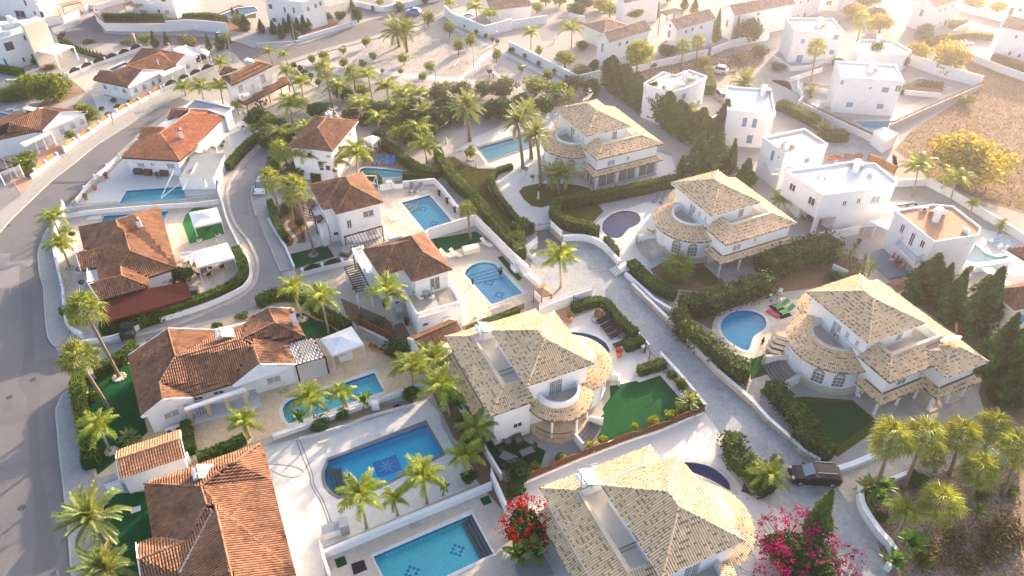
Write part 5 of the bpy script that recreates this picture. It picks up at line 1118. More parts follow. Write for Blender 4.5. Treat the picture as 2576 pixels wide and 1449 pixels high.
H=flat('hazy white two storey house with blue shutters behind the tall fan palm','30 262 322 760 330 640 200',6.3,'roof_cream');H.win('30 350 415',.7,.9,**sh);H.win('30 685 375',.9,.9,**sh);H.win('30 640 525',.9,.9,**sh);H.win('30 225 555',.7,1.6,'plain',glass='car_white',sill=False);H.win('30 315 590',1.2,1.5,**sh);H.win('30 775 480',.6,.6);H.done()
H=flat('single storey cream roofed white house behind the dark spreading pine','30 815 480 930 415 1240 412 1445 525 1390 565 900 570',3.2,'roof_cream');H.done()
H=flat('small white flat roofed house with sun sails on its roof','20 1320 855 1512 738 1640 768 1778 716 1965 782 1790 892 1580 955',6.,'roof_cream');H.win('20 1458 968 1535 995',.7,1.3,'slide',False,'dark_glass');H.win('20 1725 968',.9,1.,'slide',True,'dark_glass');H.win('20 1875 1030',.9,.9,**sh);H.done()
H=flat('narrow white house with four blue shutters and balcony beside the conifer','o 1829 281 1951 291 1962 231',6.);H.win('20 2340 1230 2440 1240',.7,1.6,**sh);H.win('20 2390 1400',.9,1.5,**sh);H.done()
q=[G(p,3.1)for p in P('20 2220 1300 2240 1330 2520 1345 2540 1310')];rlg(H.t,None,[q[0],q[1],q[2],q[3]],2.8,.8,'plaster',.2)
H=flat('white flat roofed house with cream roof surface and light blue window shutters','o 1974 391 2083 367 1914 350',6.,'roof_cream');F3=H;H.win('31 45 115',.6,1.6,**sh);H.win('31 390 165',.9,.8,**sh);H.win('31 108 135',.4,.5,'grid',True,'dark_glass');H.ac('31 195 250');H.done()
q=[G(p,3.1)for p in P('31 -40 160 40 290 140 280 150 240')];mb=MB();mb.prm([p[:2]for p in q],2.7,2.9);mb.mk('balcony_slab','plaster',H.t);rlg(H.t,None,q[:3],2.9,.85,'plaster',.2)
H=House('modern cream white house with tall tower block and white pergola',at=G((60,150)),wlm='plaster',name='flat_roofed_house');p=[G(q,6.2)[:2]for q in P('00 -200 310 0 392 330 300 470 240 300 190 0 215 -200 240')]
H.block(p if area(p)>0 else p[::-1],0,6.2);p=[G(q,8.2)[:2]for q in P('00 235 262 440 192 370 165 190 220')];H.block(p if area(p)>0 else p[::-1],0,8.2,1)
p=[G(q,6.9)[:2]for q in P('00 0 330 100 315 235 262 200 230 0 255')];mb=MB();rbn(mb,p,.2,6.2,7.,closed=True);mb.mk('parapet','plaster',H.t)
H.win('00 92 465',1.6,1.6,'plain',False,'dark_glass');H.win('00 250 380',.4,1.,'plain',False,'dark_glass');H.win('00 325 565 238 600',.4,.9,'plain',False,'dark_glass');H.win('00 55 625',1.,1.5,'plain',False,'brown_wood');H.done()
t=thg('pergola','white flat topped pergola on four posts beside the cream tower','pergola',GP('00 600 600'));q=[G(p,2.9)for p in P('00 365 515 545 552 745 465 570 440')];mb=MB();mb.prm([p[:2]for p in q],2.75,2.95);mb.mk('roof','plaster',t)
for p in q:d=(np.mean(q,0)-p)*.04;mb=MB();mb.box(p[0]+d[0]-.1,p[0]+d[0]+.1,p[1]+d[1]-.1,p[1]+d[1]+.1,0,2.75);mb.mk('post','plaster',t)
def block_house(lbl,base,h,wins=(),rm='roof_white',**k):
 """flat house given by its ground corners"""
 H=House(lbl,at=GP(base),name='flat_roofed_house');p=[G(q)[:2]for q in P(base)];p=p if area(p)>0 else p[::-1];H.block(p,0,h);c=MB();rbn(c,offset(p,.1,True),.2,h,h+.4,closed=True);c.mk('parapet','plaster',H.t);H.z=h
 for w_ in wins:H.win(*w_[:1],*w_[1:])
 return H
block_house('tall white house with wide dark window and timber pergola at the street corner','00 -200 150 440 192 600 65 0 -60',7,[('00 205 140',2.6,1.6,'slide',False,'dark_glass'),('00 425 145',.9,1.4,'plain',False,'dark_glass'),('00 255 30',.5,1.2,'plain',False,'dark_glass'),('00 370 15',1.1,.7,'slide',True,'dark_glass'),('00 350 130',.4,.8,'plain',False,'dark_glass')]).done()
block_house('white house behind the clipped hedge with light blue terrace doors','00 1390 178 1790 190 2000 60 1560 20',7,[('00 1450 135',1.8,1.7,'slide',False,'light_glass'),('00 1600 115',.5,.9,'plain',False,'dark_glass'),('00 1680 118',1.,.9,'slide',True,'light_glass'),('00 1645 5',1.,.5,'plain',False,'dark_glass')]).done()
H=flat('white cube house with small square windows above the hedge of young cypresses','10 75 -10 460 38 690 -30 300 -90',6.);H.win('10 145 65',.9,1.,'plain',False,'dark_glass');H.win('10 288 100 380 103',.45,1.2,'plain',False,'dark_glass');H.win('10 185 200',.9,.9,'plain',False,'dark_glass');H.win('10 525 90 600 60 648 35',.6,.9,'plain',False,'curtain_glass');H.done()
# --- gabled houses in the haze
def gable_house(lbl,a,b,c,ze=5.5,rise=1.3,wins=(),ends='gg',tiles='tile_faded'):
 H=House(lbl,at=GP(a,0),tiles=tiles,tw=.34,tl=.55,seg=3);F,x,y=H.rect(P(a)[0],P(b)[0],P(c)[0],ze);H.roof(F,0,x,0,y,ze,rise,ends,.3)
 for w_ in wins:H.win(*w_)
 return H
GH=[('white gabled house with round arched opening and chimney beside the bright pine','20 980 430','20 1400 300','20 855 368',[('20 1085 445 1157 428',.6,.7,'plain',True,'dark_glass'),('20 910 480',.7,1.9,'slide',False,'dark_glass')]),('white gabled house with three small square windows in a row','20 1660 300','20 2058 188','20 1540 225',[('20 1752 315 1817 295 1905 275',.5,.6,'plain',True,'dark_glass'),('20 1582 340',.7,1.6,'slide',False,'dark_glass'),('20 1590 258',.5,.6,'plain',False,'dark_glass')]),('white gabled house behind the rounded tree, washed by glare','20 2240 155','20 2850 40','20 2110 90',[('20 2165 235',.7,1.6,'slide',False,'dark_glass'),('20 2480 140',.5,.6,'plain',True,'dark_glass')]),('glare washed gabled house with balcony and tall windows near the leafy terrace','30 1680 78','30 1985 -30','30 1470 10',[('30 1545 130',.8,1.6,'slide',False,'dark_glass'),('30 1730 105 1785 90 1855 65',.5,.6,'plain',False,'curtain_glass'),('30 1780 235',.7,1.4,'plain',False,'brown_wood'),('30 1680 260 1735 235 1825 205',.4,.5,'plain',False,'dark_glass')]),('white house with low tiled roof at the edge of the dry field','30 2345 268','30 2760 360','30 2450 190',[('30 2500 370 2432 537 2528 560',.5,.7,'plain',True,'dark_glass')]),('low tiled house end beyond the tiny pool and banana plants','10 2360 105','20 200 60','10 2230 0',[]),('far tiled house among dark garden trees at the top of the lane','20 1130 30','20 1500 -40','20 1060 -20',[])]
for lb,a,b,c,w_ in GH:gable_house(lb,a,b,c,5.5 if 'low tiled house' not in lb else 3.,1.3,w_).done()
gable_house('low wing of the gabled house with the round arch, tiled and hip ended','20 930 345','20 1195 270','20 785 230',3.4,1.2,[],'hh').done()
H=House('two white townhouse walls fading into the glare above the pale lot',at=GP('30 300 150'));p=[G(q)[:2]for q in P('30 -60 255 130 252 500 130 300 20 -60 120')];H.block(p if area(p)>0 else p[::-1],0,6.5);H.win('30 115 80',.8,1.5,'slide',False,'curtain_glass');H.win('30 330 20 405 5',.5,.6,'plain',False,'curtain_glass');H.win('30 365 165',.8,1.7,'plain',False,'brown_wood');H.win('30 250 175 300 160',.4,.5,'plain',False,'dark_glass');H.done()
H=House('white house half cut by the top of the view behind the glare lit garden',at=GP('30 700 50'));p=[G(q)[:2]for q in P('30 520 95 690 112 960 30 740 -40')];H.block(p if area(p)>0 else p[::-1],0,6);H.win('30 612 30',1.2,1.2,'slide',False,'curtain_glass');H.done()
H=House('pale house wall with brown door at the field corner',at=GP('30 2500 100'));p=[G(q)[:2]for q in P('30 2400 190 2500 215 2800 260 2800 100 2520 60')];H.block(p if area(p)>0 else p[::-1],0,6);H.win('30 2445 120',.8,1.8,'plain',False,'brown_wood');H.win('30 2540 100',.6,.6,'plain',True,'dark_glass');H.done()
H=House('beige house with dark red tiled roof and bright blue shutters',at=GP('32 2480 500'),wlm='cream_plaster',tiles='tile_brown',tw=.27,tl=.42)
F,x,y=H.rect(P('32 2480 228')[0],P('32 2225 22')[0],P('32 2800 120')[0],5.2);H.roof(F,0,x,0,y,5.2,1.4,'hh',.35)
H.win('32 2312 190',1.1,1.1,'plain',False,'bright_blue');H.win('32 2545 320',1.2,1.6,'plain',False,'bright_blue');H.done()
H=House('open cream loggia with brown tiled roof beside the pale blue pool',at=GP('31 2400 1300'),wlm='plaster',tiles='tile_brown',tw=.27,tl=.42)
slopes(H,['31 2410 1055 2.8 2700 1240 2.8 2750 1080 3.6 2576 1030 3.4','31 1985 1250 2.6 2035 1300 2.6 2080 1230 3.0 2050 1215 3.0'])
for s,z0,z1 in(('31 2345 1290 2400 1310 2420 1290 2360 1275',0,2.7),('31 2085 1200 2430 1150 2450 1180 2100 1240',0,.9),('31 2140 1250 2250 1240 2500 1449 2480 1500',2.4,2.7)):p=[G(q,z1)[:2]for q in P(s)];H.block(p if area(p)>0 else p[::-1],z0,z1)
H.done()
H=House('low white outbuilding with red tiled roof behind the dark conifers','outbuilding','outbuilding',at=GP('31 1270 1449'),tiles='tile_brown',tw=.27,tl=.42)
F,x,y=H.rect(P('31 1170 1430')[0],P('31 1350 1350')[0],P('31 1290 1500')[0],2.6);H.roof(F,0,x,0,y,2.6,.4,'gg',.1);H.done()
H=flat('small plain white shed at the corner of the brown slatted wall','30 1060 1320 1170 1275 1315 1340 1190 1420',2.3,'roof_cream',0,name='shed',cornice=.05);H.done();H.t['category']='shed'
for V_ in VA+VB:V_.done()
OR='first second third fourth fifth sixth seventh eighth ninth tenth eleventh twelfth thirteenth fourteenth fifteenth sixteenth seventeenth eighteenth nineteenth twentieth'.split();OR+=['twenty '+o for o in OR[:9]]
# --- foliage
def cards(C,N,size,tone,rng,aspect=1.,jit=.9,tri=False):
 """one leaf-cluster face at each centre, roughly facing N"""
 n=len(C);N=N+rng.normal(0,jit,(n,3));N/=NN(N,axis=1)[:,None]+1e-9
 a=rng.normal(0,1,(n,3));X=np.cross(N,a);X/=NN(X,axis=1)[:,None]+1e-9;Y=np.cross(N,X)
 s=size*rng.uniform(.6,1.35,n)[:,None]*.5
 V=np.stack([C-X*s*1.,C-Y*s*aspect,C+X*s*1.,C+Y*s*aspect],1).reshape(-1,3)
 F=(np.arange(n)*4)[:,None]+NA([[0,1,2,3]]);return V,F,np.repeat(tone,4)
def cds(mb,C,N,size,tone,rng,mi=0,**k):
 V,F,T=cards(C,N,size,tone,rng,**k);mb.ch.append((V,F+mb.n,mi,T));mb.n+=len(V)
def blob(rng,n,clumps,squash=1.):
 """points on and just in clumps: list of (centre, radius)"""
 w=NA([c[1]**2 for c in clumps]);w=w/w.sum();k=rng.choice(len(clumps),n,p=w)
 d=rng.normal(0,1,(n,3));d/=NN(d,axis=1)[:,None];r=rng.uniform(.72,1.04,n)
 cc=NA([c[0]for c in clumps])[k];rr=NA([c[1]for c in clumps])[k]
 P_=cc+d*(rr*r)[:,None]*[1,1,squash];tone=np.clip(.5+rng.normal(0,.09,n)+rng.normal(0,.10,len(clumps))[k],.15,.95)
 return P_,d,tone
def trm(seed,r=2.,h=3.2,n=1300,m='leaf_tree',leaf=.24,nc=14,squash=.85,flat=1.,trunk=.14,spread=.62,name='tree',tm='trunk',clear=None):
 rng=RNG(seed);cz=h-r*squash*flat;clumps=[]
 for i in range(nc):
  d=rng.normal(0,1,3);d/=NN(d);d[2]=d[2]*flat*.8;q=d*r*spread*rng.uniform(.6,1.);clumps.append((NA([q[0],q[1],cz+q[2]*squash]),r*rng.uniform(.34,.5)))
 clumps.append((NA([0,0,cz]),r*.55));Pn,N,T=blob(rng,n,clumps,squash)
 c=MB();cds(c,Pn,N,leaf,T,rng);crown=c.mesh('crown',m)
 t=MB();base=max(.25,cz-r*squash*.6);t.tube([(0,0,-.05),(.04,.02,base*.5),(0,0,base),(0,0,cz)],[trunk*1.3,trunk,trunk*.85,trunk*.5],n=6)
 for i in range(5):q=clumps[i][0];t.tube([(0,0,base*.9),q*[.5,.5,1]*[1,1,.8],q],[trunk*.6,trunk*.4,trunk*.15],n=4)
 return crown,t.mesh('trunk',tm)
def cnm(seed,r=1.1,h=6.,n=1500,m='leaf_conifer',leaf=.26,pointed=1.):
 rng=RNG(seed);z=rng.random(n)**.8;a=rng.random(n)*2*PI
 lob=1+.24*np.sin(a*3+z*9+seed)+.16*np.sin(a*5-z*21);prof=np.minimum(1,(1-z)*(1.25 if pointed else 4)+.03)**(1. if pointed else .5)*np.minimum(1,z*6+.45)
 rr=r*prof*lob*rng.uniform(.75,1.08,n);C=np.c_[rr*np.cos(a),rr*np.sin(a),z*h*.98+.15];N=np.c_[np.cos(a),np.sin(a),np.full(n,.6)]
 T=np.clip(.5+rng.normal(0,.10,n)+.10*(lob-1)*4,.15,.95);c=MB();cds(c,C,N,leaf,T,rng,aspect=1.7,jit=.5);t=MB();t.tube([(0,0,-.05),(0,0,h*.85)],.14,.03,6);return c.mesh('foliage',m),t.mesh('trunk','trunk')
def plant_thing(name,meshes,names,loc,lbl,cat,grp=None,sc=1.,rz=0.):
 t=thg(name,lbl,cat,(float(loc[0]),float(loc[1]),float(loc[2])if len(loc)>2 else 0.),rz,grp)
 t.scale=(sc,)*3 if np.isscalar(sc)else sc
 for me,nm in zip(meshes,names):
  o=bpy.data.objects.new(nm,me);COL.objects.link(o);o.parent=t
 return t
TREES={}
def tree_kind(k):
 if k in TREES:return TREES[k]
 a,v=k;s=sum(map(ord,a))+v*13
 if a=='round':r=trm(s,1.5,3.,800,'leaf_tree',.22,10,.95,1.,.10)
 elif a=='globe':r=trm(s,.8,1.6,500,'leaf_dark',.16,6,1.,1.,.08,spread=.35)
 elif a=='big':r=trm(s,3.6,5.,3400,'leaf_tree',.36,26,.8,1.,.25)
 elif a=='dark':r=trm(s,2.2,3.8,1800,'leaf_dark',.28,16,.9,1.,.2)
 elif a=='olive':r=trm(s,2.,3.2,1500,'leaf_olive',.24,14,.85,1.,.2)
 elif a=='pine':r=trm(s,3.,8.5,2600,'leaf_pine',.34,22,.85,1.,.22,tm='trunk_grey')
 elif a=='yellow':r=trm(s,4.2,6.5,2600,'leaf_yellow',.40,26,.8,1.,.25)
 elif a=='bush':r=trm(s,.9,1.3,520,'leaf_hedge',.17,7,.8,1.,.06)
 elif a=='lime':r=trm(s,.8,1.3,520,'leaf_pine',.15,7,.85,1.,.06)
 elif a=='scrub':r=trm(s,1.4,1.5,700,'leaf_scrub',.17,10,.6,1.,.06)
 elif a=='glow':r=trm(s,3.4,5.4,2200,'leaf_yellow',.36,20,.85,1.,.25)
 TREES[k]=r;return r
def tree(kind,px,r,h,lbl,cat='tree',grp=None,name=None,z=0.,var=None):
 base={'round':(1.5,3.),'globe':(.8,1.6),'big':(3.6,5.),'dark':(2.2,3.8),'olive':(2.,3.2),'pine':(3.,8.5),'yellow':(4.2,6.5),'bush':(.9,1.3),'lime':(.8,1.3),'scrub':(1.4,1.5),'glow':(3.4,5.4)}[kind]
 g_=G(P(px)[0]if isinstance(px,str)else px,z);v=int(abs(g_[0]*7+g_[1]*3))%3 if var is None else var
 return plant_thing(name or('tree' if cat=='tree' else 'shrub'),tree_kind((kind,v)),('crown','trunk'),g_,lbl,cat,grp,(r/base[0],r/base[0],h/base[1]),(g_[0]*3)%6)
CON={}
def conifer(px,r,h,lbl,grp=None,m='leaf_conifer',pointed=1,name='cypress_tree',cat='tree',z=0.):
 g_=G(P(px)[0]if isinstance(px,str)else px,z)if len(px)!=3 or isinstance(px,str)else px;v=int(abs(g_[0]*5+g_[1]*3))%3;k=(m,pointed,v)
 if k not in CON:CON[k]=cnm(11+v,1.1,6.,1500,m,.27,pointed)
 return plant_thing(name,CON[k],('foliage','trunk'),g_,lbl,cat,grp,(r/1.1,r/1.1,h/6.),(g_[0]*3)%6)
def hedge(s,w,h,lbl,m='leaf_hedge',grp=None,leaf=.15,dens=60,name='hedge',rough=.08,smooth=True,closed=False,core='leaf_dark',z=0.,shaggy=0.):
 """clipped hedge along a photo path at ground level"""
 pts=GG(s)if isinstance(s,str)else s;path=curve(pts,.5,closed)if smooth else[p for p,a in along(pts,.5)]+[pts[-1][:2]]
 seed=int(abs(pts[0][0]*31+pts[0][1]*7));rng=RNG(seed);mid=path[len(path)//2];t=thg(name,lbl,'hedge',(float(mid[0]),float(mid[1]),z),0,grp)
 n=len(path);wv=[w*(1+rng.uniform(-.05,.05))for _ in range(n)]
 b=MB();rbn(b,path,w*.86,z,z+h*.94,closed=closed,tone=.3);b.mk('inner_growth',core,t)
 p=NA(path);d=np.diff(p,axis=0);L=NN(d,axis=1);tot=L.sum();cum=np.r_[0,np.cumsum(L)]
 N=int(tot*(w+2*h)*dens);u=rng.uniform(0,tot,N);k=np.clip(np.searchsorted(cum,u)-1,0,len(d)-1);tt=(u-cum[k])/np.maximum(L[k],1e-6)
 base=p[k]+d[k]*tt[:,None];dr=d[k]/np.maximum(L[k],1e-6)[:,None];nr=np.c_[-dr[:,1],dr[:,0]]
 q=rng.random(N)*(w+2*h);side=np.where(q<h,-1,np.where(q>h+w,1,0));zz=np.where(side==-1,q,np.where(side==1,q-h-w,h));off=np.where(side==0,q-h-w/2,side*w/2)
 wob=rough*(np.sin(u*2.1+zz*3)+np.sin(u*5.3+off*4));off=off+side*(wob*.6+rng.normal(0,.03+shaggy,N));zz=zz+(side==0)*(wob*.7+rng.normal(0,.03+shaggy,N))
 C=np.c_[base+nr*off[:,None],z+zz];Nn=np.c_[nr*side[:,None],(side==0)*1.]
 T=np.clip(.48+rng.normal(0,.10,N)+.10*np.sin(u*1.3+2)*np.sin(u*.37)+(side==0)*.03,.12,.95)
 c=MB();cds(c,C,Nn,leaf,T,rng,jit=.7,aspect=1.2);e=c.mk('leaves',m,t)
 return t,path
def flowers(t,C,n,spread,m='flower_red',size=.12,seed=1):
 rng=RNG(seed);k=rng.integers(0,len(C),n);Pn=np.asarray(C)[k]+rng.normal(0,spread,(n,3));c=MB();cds(c,Pn,rng.normal(0,1,(n,3))*.4+[0,0,1],size,rng.uniform(.35,.8,n),rng);return c.mk('blossom',m,t)
def frm(kind,seed):
 rng=RNG(seed);V=[];F=[];T=[];mb=MB()
 if kind in('queen','date','areca'):
  L,droop,rise={'queen':(2.7,1.55,1.),'date':(2.9,.95,.75),'areca':(1.9,.8,1.1)}[kind];n=34 if kind!='date' else 38
  s=np.linspace(0,1,n);x=L*(s-.12*s**2);z=rise*np.sin(s*1.5)*.9-droop*s**2.3
  if kind=='date':z=.75*s-1.05*s**2.2
  sp=np.c_[x,.05*np.sin(s*6+seed),z];mb.tube(sp[::3],[.045*(1-q*.8)for q in s[::3]],n=4,tone=.62)
  for i in range(3,n):
   t=sp[min(i+1,n-1)]-sp[i-1];t/=NN(t);ll=(.62 if kind=='queen' else .46)*(1.15-abs(s[i]-.45)*1.1)*rng.uniform(.8,1.15)*(.75 if kind=='areca' else 1)
   for sd in(-1,1):
    up={'queen':rng.uniform(-.45,.25),'date':rng.uniform(.15,.55),'areca':rng.uniform(.0,.4)}[kind]
    d=NA([t[0]*.55,sd*.85,up+t[2]*.4]);d/=NN(d);w=.034 if kind!='queen' else .04;a=sp[i];m_=a+d*ll*.55;e=a+d*ll+NA([0,0,-ll*(.55 if kind=='queen' else .12)])
    ww=t*w*1.15;to=.5+rng.normal(0,.07)
    mb.add([a-ww,a+ww,m_+ww*.9,m_-ww*.9,e],[(0,1,2,3),(3,2,4)],0,to)
 elif kind=='fan':
  L=1.15;mb.tube([(0,0,0),(L*.5,0,.18),(L,0,.15)],[.03,.022,.015],n=4,tone=.62);n=17;c=NA([L,0,.15]);R0=1.15
  for i in range(n):
   a=-2.2+4.4*i/(n-1);da=1.7/n;r1=R0*rng.uniform(.85,1.05);dz=-.12*abs(a)
   q=lambda an,rr,z:c+NA([mc(an)*rr,ms(an)*rr,z]);mb.add([c,q(a-da,r1*.5,.05+dz*.5),q(a,r1*.52,-.02+dz*.5),q(a+da,r1*.5,.05+dz*.5),q(a-.06,r1,-.45+dz)],[(0,1,2),(0,2,3),(1,4,2),(2,4,3)],0,.5+rng.normal(0,.08))
 elif kind=='cycad':return frm('date',seed)
 elif kind=='banana':
  n=8;L=1.7;s=np.linspace(0,1,n);x=L*s;z=1.*s-.95*s**2.4;w=.30*np.sin(np.clip(s*1.05-.08,0,1)*PI)**.6*(s>.08)+.015
  V=[];
  for i in range(n):V+=[(x[i],-w[i],z[i]+w[i]*.5),(x[i],0,z[i]),(x[i],w[i],z[i]+w[i]*.5)]
  mb.add(V,[(3*i,3*i+1,3*i+4,3*i+3)for i in range(n-1)]+[(3*i+1,3*i+2,3*i+5,3*i+4)for i in range(n-1)],0,.5)
 return mb.mesh('frond',{'queen':'frond_queen','areca':'frond_queen','date':'frond_date','fan':'frond_fan','banana':'banana'}[kind])
FR={};TRK={}
def palm(kind,base,top,lbl,n=None,size=1.,tr=None,grp=None,name='palm_tree',cat='palm tree',z=0.,wind=.35,bz=None):
 """base and crown centre as photo points; the trunk is as tall as they say"""
 b=P(base)[0]if isinstance(base,str)else base;tp=P(top)[0]if isinstance(top,str)else top
 g_=G(b,z);h=hgt(b,tp)if z==0 else hgt(b,tp);h=max(.4,min(h,12));q=G(tp,h);lean=q[:2]-g_[:2]
 rng=RNG(int(abs(g_[0]*131+g_[1]*17))+5);t=thg(name,lbl,cat,(g_[0],g_[1],z),0,grp)
 tr=tr or{'queen':.13,'date':.26,'fan':.17,'areca':.07,'banana':.07}[kind];h0=h
 mb=MB();k=7;pts=[NA([lean[0]*(i/k)**1.3,lean[1]*(i/k)**1.3,h*i/k-(.05 if i==0 else 0)])+g_*[1,1,0]for i in range(k+1)]
 rad=[tr*(1.35 if i==0 else 1.05-.25*i/k)*(1+.06*(i%2))for i in range(k+1)];mb.tube(pts,rad,n=8);mb.mk('trunk','trunk_grey' if kind in('queen',)else 'trunk_palm',t,smooth=True)
 if kind=='queen':cs=MB();top_=pts[-1];cs.tube([top_,top_+(0,0,.55)],[tr*.75,tr*.5],n=8,tone=.6);cs.mk('crownshaft','leaf_pine',t)
 if kind in('date','fan'):cs=MB();top_=pts[-1];cs.lth(top_-(0,0,.5),[(tr*.7,0),(tr*1.5,.25),(tr*1.3,.6),(tr*.4,.85)],8);cs.mk('boot','trunk_palm',t)
 n=n or{'queen':15,'date':40,'fan':26,'areca':14,'banana':7}[kind];top_=pts[-1]+NA([0,0,.35 if kind!='banana' else .1])
 inv=WM[t].inverted()
 for i in range(n):
  key=(kind,i%(4 if kind!='banana' else 1))
  if key not in FR:FR[key]=frm(kind,3+i)
  az=i*2.399+rng.uniform(-.25,.25);f=(i+.5)/n
  el={'queen':R(62-62*f),'date':R(72-100*f),'fan':R(80-125*f),'areca':R(75-55*f),'banana':R(75-45*f)}[kind]+rng.uniform(-.12,.12)
  dx,dy=mc(az)-wind*.5,ms(az)+wind*.15;az=at2(dy,dx);roll=rng.uniform(-.25,.25)
  if kind=='banana':dx,dy=mc(az),ms(az)
  M=Matrix.Translation(Vector(top_-(0,0,.3*f)))@Matrix.Rotation(az,4,'Z')@Matrix.Rotation(-el,4,'Y')@Matrix.Rotation(roll,4,'X')@Matrix.Scale(size*rng.uniform(.86,1.12),4)
  o=bpy.data.objects.new('frond' if kind!='banana' else 'leaf',FR[key]);COL.objects.link(o);o.parent=t;o.matrix_basis=inv@M
 return t,pts[-1]
